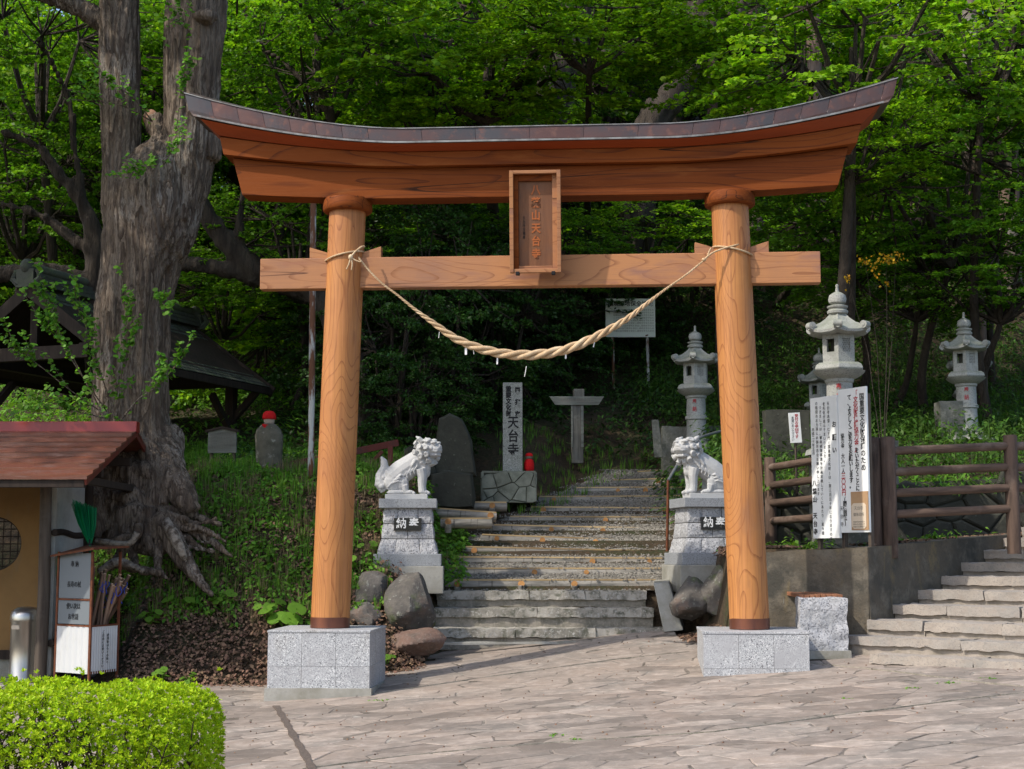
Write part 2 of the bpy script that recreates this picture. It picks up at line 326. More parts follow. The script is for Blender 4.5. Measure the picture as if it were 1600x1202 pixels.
MT['kraft'] = mk('kraft_paper', (.42, .27, .15), [('N', 4, .4, .7, (.36, .22, .12))], .8)
MT['cream'] = mk('cream_paper', (.62, .52, .40), rough=.8)
MT['fence'] = mk('brown_fence_log', (.115, .075, .055), [('N', 16, .42, .66, (.055, .036, .027), (1, 1, .12)), ('N', 2, .55, .7, (.17, .125, .10))], .85, [('N', 22, .012, (1, 1, .12))], orand=.08)
MT['fence_h'] = mk('brown_fence_rail', (.115, .075, .055), [('N', 16, .42, .66, (.055, .036, .027), (.12, 1, 1)), ('N', 2, .55, .7, (.17, .125, .10))], .85, [('N', 22, .012, (.12, 1, 1))], orand=.08)
MT['roof_red'] = mk('red_metal_roof', (.17, .050, .024), [('N', 2.5, .42, .68, (.12, .055, .036), (.3, 1, 1)), ('N', 18, .5, .75, (.20, .11, .085), (.2, 1, 1))], .45, metal=.2, spec=.5, orand=.06)
MT['ridge_red'] = mk('red_ridge_cap', (.24, .022, .014), rough=.35, spec=.5)
MT['red_paint'] = mk('dark_red_paint', (.13, .025, .016), [('N', 6, .5, .7, (.07, .03, .022))], .5)
MT['plaster'] = mk('white_plaster', (.42, .42, .39), [('N', 2.2, .42, .68, (.27, .27, .24)), ('N', 20, .5, .75, (.36, .36, .33))], .95)
MT['ochre'] = mk('ochre_plaster', (.27, .155, .06), [('N', 1.5, .42, .7, (.20, .115, .045)), ('N', 6, .55, .72, (.22, .14, .07), (1, 1, .3))], .9)
MT['dark_wood'] = mk('dark_stained_wood', (.038, .026, .019), [('N', 16, .42, .68, (.02, .014, .011), (1, 1, .08))], .8, [('N', 22, .006, (1, 1, .1))], orand=.1)
MT['post_wood'] = mk('weathered_post', (.10, .078, .06), [('N', 16, .42, .68, (.04, .03, .024), (1, 1, .06)), ('N', 1, .5, .7, (.16, .14, .12))], .85, [('N', 22, .006, (1, 1, .1))])
MT['steel'] = mk('stainless_steel', (.50, .49, .46), [('N', 3, .45, .65, (.40, .35, .30), (1, 1, .2))], .28, metal=.9)
MT['white_metal'] = mk('white_ribbed_metal', (.55, .56, .56), [('N', 3, .5, .75, (.48, .48, .46))], .5, spec=.4)
MT['rust'] = mk('rusty_steel', (.16, .052, .022), [('N', 12, .42, .66, (.08, .03, .016))], .8, [('N', 30, .004)])
MT['rustpole'] = mk('rusted_white_paint', (.46, .47, .45), [('N', 7, .45, .52, (.14, .06, .03), (1, 1, .2))], .7)
MT['rustboard'] = mk('rusted_sign_face', (.78, .80, .72), [('N', 3, .3, .7, (.70, .75, .68)), ('N', 4.5, .66, .69, (.10, .04, .02), (1, 1, 1.6))], .7)
MT['pipe'] = mk('galvanised_pipe', (.24, .25, .26), [('N', 8, .45, .7, (.17, .18, .18))], .45, metal=.6)
MT['green_plastic'] = mk('green_bristle', (.004, .19, .07), rough=.5, irand=.3)
MT['green_tape'] = mk('green_strap', (.01, .22, .10), rough=.5)
MT['blue_cord'] = mk('blue_cord', (.03, .07, .42), rough=.6)
MT['stick'] = mk('walking_stick_wood', (.24, .15, .10), [('N', 16, .4, .7, (.13, .08, .055), (1, 1, .1))], .6, orand=.4)
MT['stick_end'] = mk('stick_end_grain', (.60, .42, .28), rough=.8)
MT['panel_grey'] = mk('pale_grey_panel', (.16, .18, .195), rough=.6)
MT['red_cloth'] = mk('red_cloth', (.62, .008, .010), [('N', 40, .4, .7, (.48, .005, .006))], .85)
MT['jizo'] = mk('lichened_statue', (.15, .135, .10), [('N', 6, .45, .68, (.09, .085, .06)), ('N', 9, .58, .68, (.30, .28, .23))], .95, [('N', 14, .012)])
MT['face'] = mk('pale_statue_face', (.42, .34, .28), rough=.9)
MT['roof_old'] = mk('mossy_shingle', (.075, .080, .065), [('N', 3, .45, .68, (.10, .125, .065)), ('N', 20, .5, .75, (.045, .048, .040))], .85, [('N', 20, .006)], irand=.35)
MT['rope'] = mk('straw_rope', (.56, .40, .24), [('N', 90, .42, .68, (.36, .24, .13), (1, 1, 1)), ('N', 6, .5, .75, (.70, .56, .38))], .9, [('N', 120, .004, (.3, 1, 1))])
MT['paper'] = mk('white_paper', (.82, .82, .80), rough=.8)
MT['grey_wood'] = mk('silvered_wood', (.16, .155, .135), [('N', 18, .42, .68, (.085, .08, .07), (1, 1, .1)), ('N', 4, .58, .7, (.24, .235, .21))], .9, [('N', 30, .008, (1, 1, .1))])
MT['grey_wood_h'] = mk('silvered_board', (.20, .205, .18), [('N', 18, .42, .68, (.12, .12, .10), (.1, 1, 1))], .9, [('N', 30, .006, (.1, 1, 1))])
MT['bench_wood'] = mk('bench_slat_wood', (.30, .135, .07), [('N', 16, .42, .68, (.20, .085, .045), (1, .1, 1))], .7, orand=.15)
MT['masonry'] = mk('masonry_stone', (.24, .25, .20), [('N', 5, .42, .68, (.11, .12, .09)), ('N', 20, .55, .72, (.25, .26, .21))], .9, [('N', 12, .012)], orand=.25)
MT['drain'] = mk('drain_grit', (.14, .11, .09), [('N', 30, .4, .7, (.08, .065, .055))], 1, [('N', 40, .01)], coord='World')
MT['grout'] = mk('dark_grout', (.06, .06, .045), rough=1)

# ------------------------------------------------------------------ ground
def Pz(x, y):
    xx = max(-3.0, min(9, x)); e = y - 17.3
    z = .21 + .064 * xx
    return z + (e * (.085 + .011 * max(-3, min(3, x))) if e > 0 else e * .03) if x > -3 else .02 + (e * .05 if e > 0 else e * .03)
def wallY(x):
    if x < 4.37: return 18.85 + (x - 2.95) * (18.3 - 18.85) / 1.42
    return min(23.5, 18.3 + (x - 4.37) * 1.047)
BANK = [(18.9, .06), (19.4, .42), (19.95, .92), (20.5, 1.35), (21.2, 2.0), (22.0, 2.6), (22.8, 2.98), (24, 3.12), (26, 3.4), (28, 3.85)]
MID = [(20.45, .4), (20.7, .45), (21.3, .95), (21.62, 1.30), (27.4, 3.22), (28.5, 3.75)]
RGT = [(22.1, 1.95), (22.35, 2.65), (26, 3.65), (28, 4.1)]
def back(x, y):
    b = tab([(27, 3.75), (32, 5.3), (36, 7.6), (60, 20.5), (110, 42), (260, 75)], y)
    return lerp(b, 3.9 + (b - 3.9) * .62, sst(-5, -13, -abs(min(x, 0)) if x < 0 else 0) if x < -5 else 0)
def Hz(x, y):
    p = Pz(x, y)
    bz = tab(BANK, y) if y > 18.9 else p
    if x < -3: bz = max(bz, p) if y > 18.9 else p
    lw = bz if x < -4.6 else bz
    if x < -4.9:                      # level yard under the kiosk
        k = sst(-4.9, -5.4, x) if False else min(1, (-4.9 - x) / .6)
        yard = min(bz, .12 + max(0, y - 20.6) * .75)
        lw = lerp(bz, yard, k)
    mz = tab(MID, y) if y > 20.45 else p
    if y > wallY(x) + .12: rz = max(1.84 + .06 * max(0, x - 4.4), 0) if y < 22.1 else tab(RGT, y) + .05 * max(0, x - 4.4)
    else: rz = p
    if x < 2.85: rz = tab([(19.6, p), (20.6, 1.15), (21.6, 1.62), (24, 2.6), (28, 4.0)], y) if y > 19.6 else p
    sh = tab([(23.5, 0), (27.5, .95)], y); z = lerp(lw, mz, sst(-1.7, -1.05, x)); z = lerp(z, rz, sst(2.45 + sh, 2.95 + sh, x))
    if y > 26:
        cw = sst(.3, 1.3, x) * (1 - sst(3.3, 4.0, x)); z = lerp(z, back(x, y), sst(lerp(26, 27.7, cw), lerp(28.5, 29.5, cw), y))
    if y > 19.3 and not (-1.2 < x < 3.4 and y < 28.2):
        a = sst(19.3, 20.5, y) * (1 if y > 28 else .45)
        if not (x > 2.8 and y < 22): z += a * (.10 * fbm(x * .9, y * .9) + .05 * fbm(x * 3, y * 3, 4))
    if y > 35: z += .8 * fbm(x * .12, y * .12, 9)
    return z
xs = sorted(set([round(-70 + 5 * i, 3) for i in range(12)] + [round(-12 + .16 * i, 3) for i in range(151)] + [round(12.5 + 4.5 * i, 3) for i in range(14)]))
ys = sorted(set([round(-10 + 2.0 * i, 3) for i in range(11)] + [round(12 + .5 * i, 3) for i in range(12)] + [round(18 + .14 * i, 3) for i in range(86)] + [round(30.2 + .8 * i, 3) for i in range(38)] + [round(61 + 8 * i, 3) for i in range(25)]))
g = M(); g.v = [(x, y, Hz(x, y) - .03) for y in ys for x in xs]; nx = len(xs)
g.f = [(j * nx + i, j * nx + i + 1, (j + 1) * nx + i + 1, (j + 1) * nx + i) for j in range(len(ys) - 1) for i in range(nx - 1)]
tag(g.build('ground', MT['soil'], smooth=True), 'wooded hillside and forest floor of dark soil', kind='structure')

# paving: mortar sheet with individually laid flagstones
SP0, SPD, SPN = Vector((4.2, 18.25)), Vector((.722, -.692)), Vector((-.692, -.722))
def inplaza(x, y):
    if y < 10.2 or x < -5.6 or x > 8.5: return False
    if x < -3.2: return y < 19.0
    if x < -1.1: return y < 19.35
    if x < 2.1: return y < 20.62
    if x < 2.9: return y < 19.7
    return (Vector((x, y)) - SP0).dot(SPN) > .18 and y < wallY(x) - .02
pave = T('pavement', None, None, (0, 0, 0), kind='structure')
g = M(); st = .17; ids = {}
for i in range(int(-7 / st), int(9.5 / st)):
    for j in range(int(7 / st), int(21 / st)):
        x, y = i * st, j * st
        ok = inplaza(x, y) or y < 10.3 or (x < -5.5 and y < 19)
        if not ok: continue
        q = []
        for a, b in ((0, 0), (1, 0), (1, 1), (0, 1)):
            k = (i + a, j + b)
            if k not in ids: ids[k] = len(g.v); xx, yy = k[0] * st, k[1] * st; g.v.append((xx, yy, Pz(xx, yy) + .006))
            q.append(ids[k])
        g.f.append(tuple(q))
g.build('mortar_bed', MT['mortar'], pave, smooth=True)
def clip(poly, m, n):
    out = []
    for i in range(len(poly)):
        a, b = poly[i], poly[(i + 1) % len(poly)]; da, db = (a - m).dot(n), (b - m).dot(n)
        if da <= 0: out.append(a)
        if da * db < 0: out.append(a + (b - a) * (da / (da - db)))
    return out
def voro(x0, x1, y0, y1, sx, sy, jit, rot, rnd, inside):
    c, s_ = math.cos(rot), math.sin(rot); S = {}
    ext = max(x1 - x0, y1 - y0); cx, cy = (x0 + x1) / 2, (y0 + y1) / 2; ni, nj = int(ext / sx) + 2, int(ext / sy) + 2
    for i in range(-ni, ni):
        for j in range(-nj, nj):
            S[i, j] = Vector(((i + .5 * (j % 2)) + rnd.uniform(-jit, jit), j + rnd.uniform(-jit, jit)))
    def back_(p):
        a, b = p.x * sx, p.y * sy; return Vector((cx + a * c - b * s_, cy + a * s_ + b * c))
    out = []
    for (i, j), p in S.items():
        w = back_(p)
        if not inside(w.x, w.y): continue
        poly = [p + Vector(q) for q in ((-2, -2), (2, -2), (2, 2), (-2, 2))]
        for a in range(-2, 3):
            for b in range(-2, 3):
                q = S.get((i + a, j + b))
                if q is None or (a == 0 and b == 0): continue
                poly = clip(poly, (p + q) / 2, q - p)
                if len(poly) < 3: break
        if len(poly) >= 3: out.append([back_(v) for v in poly])
    return out
rn = random.Random(3)
cells = voro(-5.6, 8.5, 10.2, 20.8, .52, .30, .42, .13, rn, inplaza)
cells = [c for c in cells if len(c) > 2]
def inset(poly, d):
    n = len(poly); c = sum(poly, Vector((0, 0))) / n; out = []
    for i in range(n):
        a, p, b = poly[i - 1], poly[i], poly[(i + 1) % n]
        e1 = (p - a).normalized(); e2 = (b - p).normalized(); n1 = Vector((-e1.y, e1.x)); n2 = Vector((-e2.y, e2.x))
        m_ = n1 + n2; L = m_.length
        if L < .3: out.append(p + (c - p).normalized() * d)
        else: out.append(p + m_ / L * (d / max(.45, L / 2)))
    return out
def clean(poly, dmin):
    out = []
    for p in poly:
        if not out or (p - out[-1]).length > dmin: out.append(p)
    if len(out) > 2 and (out[0] - out[-1]).length < dmin: out.pop()
    return out
def area(p): return .5 * sum(p[i].x * p[(i + 1) % len(p)].y - p[(i + 1) % len(p)].x * p[i].y for i in range(len(p)))
stones = []
for c in cells:
    c = clean(c, .045)
    if len(c) < 3: continue
    if area(c) < 0: c.reverse()
    # break straight edges a little
    d = []
    for i in range(len(c)):
        a, b = c[i], c[(i + 1) % len(c)]; d.append(a)
        if (b - a).length > .22:
            e = (b - a).normalized(); d.append((a + b) / 2 + Vector((-e.y, e.x)) * rn.uniform(-.016, .012))
    c = inset(d, rn.uniform(.004, .012)); ctr = sum(c, Vector((0, 0))) / len(c); A = area(c)
    if A < .012: continue
    tooth = Vector((rn.uniform(-.008, .008), rn.uniform(-.012, .012))); dz = rn.uniform(.007, .014)
    zc = Pz(ctr.x, ctr.y); ci = inset(c, .009); g = M(); n = len(c)
    def zz(p, d_): return Pz(p.x, p.y) - zc + dz + tooth.dot(p - ctr) + d_
    v = [(p.x - ctr.x, p.y - ctr.y, Pz(p.x, p.y) - zc - .006) for p in c] + [(p.x - ctr.x, p.y - ctr.y, zz(p, -.005)) for p in c] + [(p.x - ctr.x, p.y - ctr.y, zz(p, 0)) for p in ci]
    f = [(i, (i + 1) % n, n + (i + 1) % n, n + i) for i in range(n)] + [(n + i, n + (i + 1) % n, 2 * n + (i + 1) % n, 2 * n + i) for i in range(n)] + [tuple(range(2 * n, 3 * n))]
    g.add(v, f); pos = Vector((ctr.x, ctr.y, zc)); dist = (pos - Vector((0, 0, CAMZ))).length
    inframe = abs(ctr.x / ctr.y) < .36 and ctr.y > 11.6 and not (ctr.x < -1.9 and ctr.y < 13)
    stones.append((0 if inframe else 1, -A / dist ** 3, pos, g))
stones.sort(key=lambda s: (s[0], s[1]))
rest = M()
for k, (fl, w, pos, g) in enumerate(stones):
    if k < 298 and not fl: g.build('flagstone', MT['flag'], pave, loc=pos)
    else: rest.add([Vector(p) + pos for p in g.v], g.f)
tag(rest.build('flagstones_beyond', MT['flag'], pave), kind='stuff')
print('stones', len(stones))
# loose grit, weeds and dirt caught in the joints
def loose(name, pts, size, mat, label, par=None):
    g = M()
    for p in pts:
        s = size * random.uniform(.5, 1.5); r = Matrix.Rotation(random.uniform(0, 6.3), 3, 'Z')
        g.add([p + r @ Vector(q) * s for q in ((-.5, -.4, -.1), (.5, -.35, -.1), (.3, .5, -.1), (-.45, .35, -.1), (-.2, -.15, .4), (.22, .1, .45))],
              [(0, 1, 4), (1, 5, 4), (1, 2, 5), (2, 3, 5), (3, 4, 5), (3, 0, 4)])
    return tag(g.build(name, mat, par), label, kind='stuff')
pts = []
while len(pts) < 420:
    x, y = random.uniform(-4, 6.5), random.uniform(12, 20.4)
    if inplaza(x, y): pts.append(Vector((x, y, Pz(x, y) + .016)))
loose('scattered_grit', pts, .016, MT['litter'], 'small leaf scraps and grit on the paving')

def gnd(px, py, Y=14):
    d = ray(px, py); lo, hi = 8.0, 24.0
    for _ in range(40):
        Y = (lo + hi) / 2
        if CAMZ + Y * d.z / d.y > Pz(X(px, Y), Y): lo = Y
        else: hi = Y
    return Vector((X(px, Y), Y, Pz(X(px, Y), Y)))
def gline(name, pts, w, mat, h=.02):
    Q = []
    for a, b in zip(pts, pts[1:]):
        for k in range(8): Q.append(gnd(lerp(a[0], b[0], k / 8), lerp(a[1], b[1], k / 8)))
    g = M(); vs = []; fs = []
    for i, p in enumerate(Q):
        t = (Q[min(i + 1, len(Q) - 1)] - Q[max(i - 1, 0)]).normalized(); n_ = Vector((-t.y, t.x, 0)) * w * random.uniform(.6, 1.2)
        vs += [p + n_ + Vector((0, 0, h)), p - n_ + Vector((0, 0, h)), p + n_ - Vector((0, 0, .01)), p - n_ - Vector((0, 0, .01))]
    for i in range(len(Q) - 1):
        a, b = 4 * i, 4 * i + 4; fs += [(a, a + 1, b + 1, b), (a + 2, a, b, b + 2), (a + 1, a + 3, b + 3, b + 1)]
    return g.add(vs, fs).build(name, mat, pave)
gline('drain_strip', [(438, 1106), (452, 1128), (470, 1160), (484, 1183), (500, 1215)], .038, MT['drain'], .024)
gline('paving_joint', [(480, 1204), (640, 1183), (860, 1163), (1110, 1146), (1300, 1120), (1470, 1098), (1610, 1082)], .007, MT['step_fill'], .0205)
gline('paving_joint', [(1230, 1035), (1380, 1050), (1500, 1066), (1610, 1078)], .007, MT['step_fill'], .0205)
gline('paving_joint', [(560, 1090), (760, 1060), (960, 1032), (1090, 1018)], .006, MT['step_fill'], .0205)
# granite edging strip and drain line of the paving
# ------------------------------------------------------------------ central stone steps
ss = T('stone_steps', 'three grey mossy granite steps leading up beneath the gate to the log stair', 'stone steps', (.5, 20.6, .4))
def rel(o, p): return Vector(p) - o.location
tops = [.73, .99, 1.225]
for i, zt in enumerate(tops):
    y0 = 20.6 + .36 * i; xl, xr = -1.10 + .01 * i, [2.12, 2.00, 1.93][i]
    cuts = [xl] + sorted([lerp(xl, xr, f) + random.uniform(-.1, .1) for f in ([.36, .7], [.45], [.42, .68])[i]]) + [xr]
    for a, b in zip(cuts, cuts[1:]):
        g = M().rough((0, 0, 0), (b - a - .008, .56, .125), 0, .013, .05, 8, seed=i * 7 + a)
        g.build('step_slab', MT['step'], ss, loc=rel(ss, ((a + b) / 2, y0 + .28 + random.uniform(-.012, .012), zt - .062)), smooth=35)
    g = M().rough((0, 0, 0), (xr - xl - .03, .5, .17), 0, .012, .09, 5, seed=i + 40)
    g.build('step_riser', MT['step_fill'], ss, loc=rel(ss, ((xl + xr) / 2, y0 + .30, zt - .125 - .084)), smooth=35)
g = M().rough((0, 0, 0), (3.0, .5, .5), 0, .01, .2, 5, seed=60)
g.build('step_base', MT['step_fill'], ss, loc=rel(ss, (.42, 20.93, .27)), smooth=35)
# sloping kerb slab right of the steps
g = M().hexa([rel(ss, p) for p in (at(1037, 988, 20.35), at(1068, 985, 20.35), at(1070, 975, 21.5), at(1040, 978, 21.5), at(1021, 912, 20.75), at(1045, 910, 20.75), at(1046, 905, 21.5), at(1021, 907, 21.5))])
g.build('side_slab', MT['concrete'], ss, bevel=.015)
g = M().rough((0, 0, 0), (3.4, .09, .03), .11, .008, .2)
g.build('edge_strip', MT['concrete'], ss, loc=rel(ss, (.72, 20.36, Pz(.7, 20.36) + .012)))

# ------------------------------------------------------------------ log stair above
ls = T('log_stairs', 'weathered log steps climbing through gravel between the two lion pedestals', 'log stairs', (.5, 21.7, 1.3))
LOGS = [(907, 696, 1026, 907), (889, 696, 1056, 889), (871, 690, 1037, 873), (855, 723, 1031, 862), (836, 751, 1028, 846), (821, 770, 1053, 827),
        (808, 795, 1053, 809), (793, 828, 1059, 795), (777, 841, 1064, 776), (763, 899, 1072, 762), (751, 957, 1075, 748), (738, 995, 1072, 733)]
def logstep(yl, x0, x1, yr, Y, stakes, label=None):
    a = at(x0, yl, Y); b = at(x1, yr, Y + .05); c = (a + b) / 2; L = (b - a).length
    rz = math.atan2(b.y - a.y, b.x - a.x); ry = -math.atan2(b.z - a.z, (b - a).xy.length)
    r = .088; prof = [(-r * .75, 0)] + [(-r * math.cos(t), -.055 - r * 1.05 * math.sin(t)) for t in [0, .5, 1.0, 1.57, 2.14, 2.64, 3.14]] + [(r * .75, 0)]
    g = M(); segs = 10
    for s in range(segs):
        g.prism(prof, -L / 2 + L * s / segs, -L / 2 + L * (s + 1) / segs, lambda u, v, t: (t, u + .012 * noise.noise(Vector((t * 2, Y, 0))), v * (1 + .08 * noise.noise(Vector((t * 2.3, Y, 5))))))
    o = g.build('log', MT['log'], ls, loc=rel(ls, c), smooth=40, rot=(0, ry, rz))
    tp = M().box((0, -.006, .008), (L * .985, r * 1.52, .022)); tp.build('sawn_top', MT['log_top'], o)
    for s in stakes:
        x = -L / 2 + L * s; rr = random.uniform(.038, .06)
        g = M().tube([(x, -.06, -.20), (x, -.115, -.05 - random.uniform(0, .03))], rr, 10)
        q = g.build('stake', MT['log'], o, smooth=40)
        M().tube([(x, -.1145 - .004, -.053), (x, -.140, -.047)], rr * .93, 12).build('stake_end', MT['log_end'], o)
for k, (yl, x0, x1, yr) in enumerate(LOGS):
    Y = 21.72 + .515 * k
    n = (3, 2, 3, 2, 3, 2, 1, 2, 1, 2, 1, 1)[k]
    logstep(yl, x0, x1, yr, Y, [(.08, .34, .63, .93)[(i + k) % 4] + random.uniform(-.05, .05) for i in range(n)])
logstep(785, 676, 792, 786, 24.6, [.25, .8])
logstep(795, 680, 776, 802, 23.9, [.9])
logstep(811, 688, 768, 811, 23.3, [.15])
g = M(); n1 = 26; rows = []
LY = [(21.4, 1.20)] + [(21.66 + .515 * k, at((x0 + x1) / 2, (yl + yr) / 2, 21.72 + .515 * k).z) for k, (yl, x0, x1, yr) in enumerate(LOGS)]
def gravel_z(y):
    if y < LY[1][0]: return LY[1][1] - .14
    for (a, p), (b, q) in zip(LY[1:], LY[2:]):
        if y <= b: t = (y - a) / (b - a); return p - .010 + (q - .055 - p) * max(0, t - .05) ** .9
    return LY[-1][1]
yy = [21.45 + .065 * i for i in range(104)]
for y in yy:
    for i in range(n1 + 1):
        xa, xb = -1.25 + tab([(23.6, 0), (27.6, 3.0)], y), 3.1 + tab([(23.5, 0), (27.5, .5)], y); x = lerp(xa, xb, i / n1); e = sst(0, .08, i / n1) * (1 - sst(.92, 1, i / n1))
        g.v.append((x, y, lerp(Hz(x, y) - .06, gravel_z(y) + .012 * noise.noise(Vector((x * 3, y * 3, 1))), e)))
g.f = [(j * (n1 + 1) + i, j * (n1 + 1) + i + 1, (j + 1) * (n1 + 1) + i + 1, (j + 1) * (n1 + 1) + i) for j in range(len(yy) - 1) for i in range(n1)]
tag(g.build('gravel_path', MT['gravel'], smooth=True), kind='structure')
pts = []
for i in range(9000):
    y = random.uniform(21.5, 28.0); x = random.uniform(-1.2 + tab([(23.6, 0), (27.6, 3.0)], y), 2.95 + tab([(23.5, 0), (27.5, .5)], y)); pts.append(Vector((x, y, gravel_z(y) + .01)))
loose('gravel', pts, .027, MT['pebble'], 'grey gravel between the log steps')

# ------------------------------------------------------------------ right retaining wall and wide steps
rw = T('retaining_wall', 'stained concrete retaining wall behind the bench, below the log fence', 'retaining wall', (4.37, 18.3, .6))
def wallseg(a, b, top_a, top_b, th=.32):
    a, b = Vector(a), Vector(b); d = (b - a).normalized(); n = Vector((d.y, -d.x)); g = M()
    N_ = max(2, int((b - a).length / .12)); K = 12; vs = []; fs = []
    for i in range(N_ + 1):
        p = a + (b - a) * i / N_; zt = lerp(top_a, top_b, i / N_) + .012 * noise.noise(Vector((i * .3, 3, a.x)))
        col = []
        for k in range(K + 1):
            z = lerp(.2, zt, k / K); off = .03 * fbm(p.x * 1.5, z * 1.5, p.y) + .03 * (1 - k / K)
            col.append((p.x + n.x * off, p.y + n.y * off, z))
        col.append((p.x - n.x * th, p.y - n.y * th, zt)); col.append((p.x - n.x * th, p.y - n.y * th, .2))
        vs += col
    m_ = K + 3
    for i in range(N_):
        for k in range(m_ - 1): fs.append((i * m_ + k, (i + 1) * m_ + k, (i + 1) * m_ + k + 1, i * m_ + k + 1))
    fs += [tuple(range(m_)), tuple(reversed(range(N_ * m_, (N_ + 1) * m_)))]
    g.add([Vector(v) - rw.location for v in vs], [tuple(reversed(q)) for q in fs]); g.build('wall_face', MT['wall'], rw, smooth=50)
wallseg((2.93, 18.86), (4.37, 18.3), 1.76, 1.83); wallseg((4.372, 18.3), (7.3, 21.35), 1.83, 2.04)
rs = T('wide_stairs', 'broad pale granite staircase rising beside the retaining wall', 'stairs', (4.6, 18.2, .6))
SR = random.Random(5)
for k in range(-2, 9):
    zt = .95 + .170 * k if k >= 0 else (.775, .60)[-k - 1]
    st0 = Vector((4.33, 18.26)) + (Vector((.43, .45)) * k if k >= 0 else SPN * .42 * (-k) + SPD * (.0 if k == -1 else .62))
    dep = .66; t = 0 if k >= 0 else -.1; first = True
    while t < 4.6 + .3 * k:
        L = SR.uniform(.75, 1.6); c = st0 + SPD * (t + L / 2) - SPN * (dep / 2 - .02 + SR.uniform(-.012, .012))
        th = .10 if k < 0 else .115
        g = M().rough((0, 0, 0), (L - .012, dep, th), math.atan2(SPD.y, SPD.x), .013, .065, 8, seed=k * 9 + t)
        g.build('step_slab', MT['step_r'], rs, loc=rel(rs, (c.x, c.y, zt - th / 2)), smooth=35)
        if k >= 0 or True:
            c2 = c - SPN * .022
            g = M().rough((0, 0, 0), (L + .01, dep - .04, .20 if k < 0 else .16), math.atan2(SPD.y, SPD.x), .012, .1, 5, seed=k * 9 + t + 50)
            g.build('step_riser', MT['step_fill_r'], rs, loc=rel(rs, (c2.x, c2.y, zt - th - (.10 if k < 0 else .078))), smooth=35)
        t += L

# low stone wall behind the fence
lw_ = T('low_stone_wall', 'dark low stone wall with weeds behind the right half of the log fence', 'stone wall', (5.6, 22.2, 1.9))
rnm = random.Random(8)
for cell in voro(3.0, 9.2, 1.7, 2.9, .48, .30, .36, 0, rnm, lambda x, y: 3.0 < x < 9.2 and 1.75 < y < 2.75 + .04 * (x - 4)):
    c = clean(cell, .04)
    if len(c) < 3: continue
    if area(c) < 0: c.reverse()
    c = inset(c, .012); ci = inset(c, .03); n = len(c); ctr = sum(c, Vector((0, 0))) / n; d = rnm.uniform(.03, .06)
    v = [(p.x - ctr.x, 0, p.y - ctr.y) for p in c] + [(p.x - ctr.x, -d * .6, p.y - ctr.y) for p in c] + [(p.x - ctr.x, -d, p.y - ctr.y) for p in ci]
    f = [(i, (i + 1) % n, n + (i + 1) % n, n + i) for i in range(n)] + [(n + i, n + (i + 1) % n, 2 * n + (i + 1) % n, 2 * n + i) for i in range(n)] + [tuple(range(2 * n, 3 * n))]
    M().add(v, f).build('stone', MT['stele'], lw_, loc=rel(lw_, (ctr.x, 22.06, ctr.y)))
M().hexa([rel(lw_, p) for p in ((2.9, 22.07, 1.6), (9.3, 22.07, 1.6), (9.3, 22.4, 1.6), (2.9, 22.4, 1.6), (2.9, 22.07, 2.68), (9.3, 22.07, 2.95), (9.3, 22.4, 2.95), (2.9, 22.4, 2.68))]).build('wall_core', MT['grout'], lw_)

# ------------------------------------------------------------------ lettering
TCACHE = {}
def glyph_mesh(s, size, bold=.0, spacing=1.0, ext=.0012, font=None):
    key = (s, size, bold, spacing, ext)
    if key in TCACHE: return TCACHE[key]
    cu = bpy.data.curves.new('t', 'FONT'); cu.body = s; cu.size = size; cu.align_x = 'CENTER'; cu.align_y = 'CENTER'
    cu.resolution_u = 2; cu.extrude = ext; cu.offset = bold; cu.space_line = spacing
    o = bpy.data.objects.new('t', cu); COL.objects.link(o)
    dg = bpy.context.evaluated_depsgraph_get(); dg.update()
    me = bpy.data.meshes.new_from_object(o.evaluated_get(dg)); bpy.data.objects.remove(o); bpy.data.curves.remove(cu)
    TCACHE[key] = me; return me
def text(s, size, mat, parent, loc, rz=0, rx=PI / 2, vert=True, bold=0, spacing=1.0, sx=1, sy=1, ext=.0012):
    body = '\n'.join(s) if vert else s
    me = glyph_mesh(body, size, bold, spacing, ext).copy(); me.materials.clear()
    o = mo('lettering', me, mat, parent, loc); o.rotation_euler = (rx, 0, rz); o.scale = (sx, sy, 1); return o

# ------------------------------------------------------------------ the gate
tor = T('torii_gate', 'large unpainted wooden torii gate with copper-clad curved top beam', 'torii gate', (GX, GC, 0), -GY)
LT = Matrix.Rotation(-GY, 3, 'Z')
def gw(p): return LT @ Vector(p) + Vector((GX, GC, 0))      # gate to world
def lift(x): x = abs(x); return .08 * max(0, x - 1.6) ** 1.66
for s in (-1, 1):
    path = []; rad = []
    for i in range(41):
        t = i / 40; z = .875 + t * (6.02 - .875); path.append((s * (2.510 - .150 * t), 0, z)); rad.append(.2345 - .008 * t)
    g = M(); p0 = Vector((s * 2.51, 0, .87))
    g.tube([Vector(p) - p0 for p in path], rad, 40); c = g.build('column', MT['wood_col'], tor, loc=p0, smooth=50)
    b = M(); b.lathe([(.2375, 0), (.2375, .125)], 40); b.build('copper_band', MT['band'], c, loc=(0, 0, .0), smooth=50)
    k = M(); k.lathe([(.285, 0), (.305, .02), (.308, .07), (.300, .14), (.285, .165)], 40)
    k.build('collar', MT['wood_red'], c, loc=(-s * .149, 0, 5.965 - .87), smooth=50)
    # wedges either side of the column
    for q in (-1, 1):
        xo = 2.372 + q * .445; xi = 2.372 + q * .17
        pts = [(xi, 5.385), (xo, 5.385), (xo, 5.523), (xi, 5.437)]
        if s < 0: pts = [(-x, z) for x, z in pts]
        M().prism(pts, -.065, .065, lambda u, v, t: (u, t, v)).build('wedge', MT['wood_beam'], tor, bevel=.004)
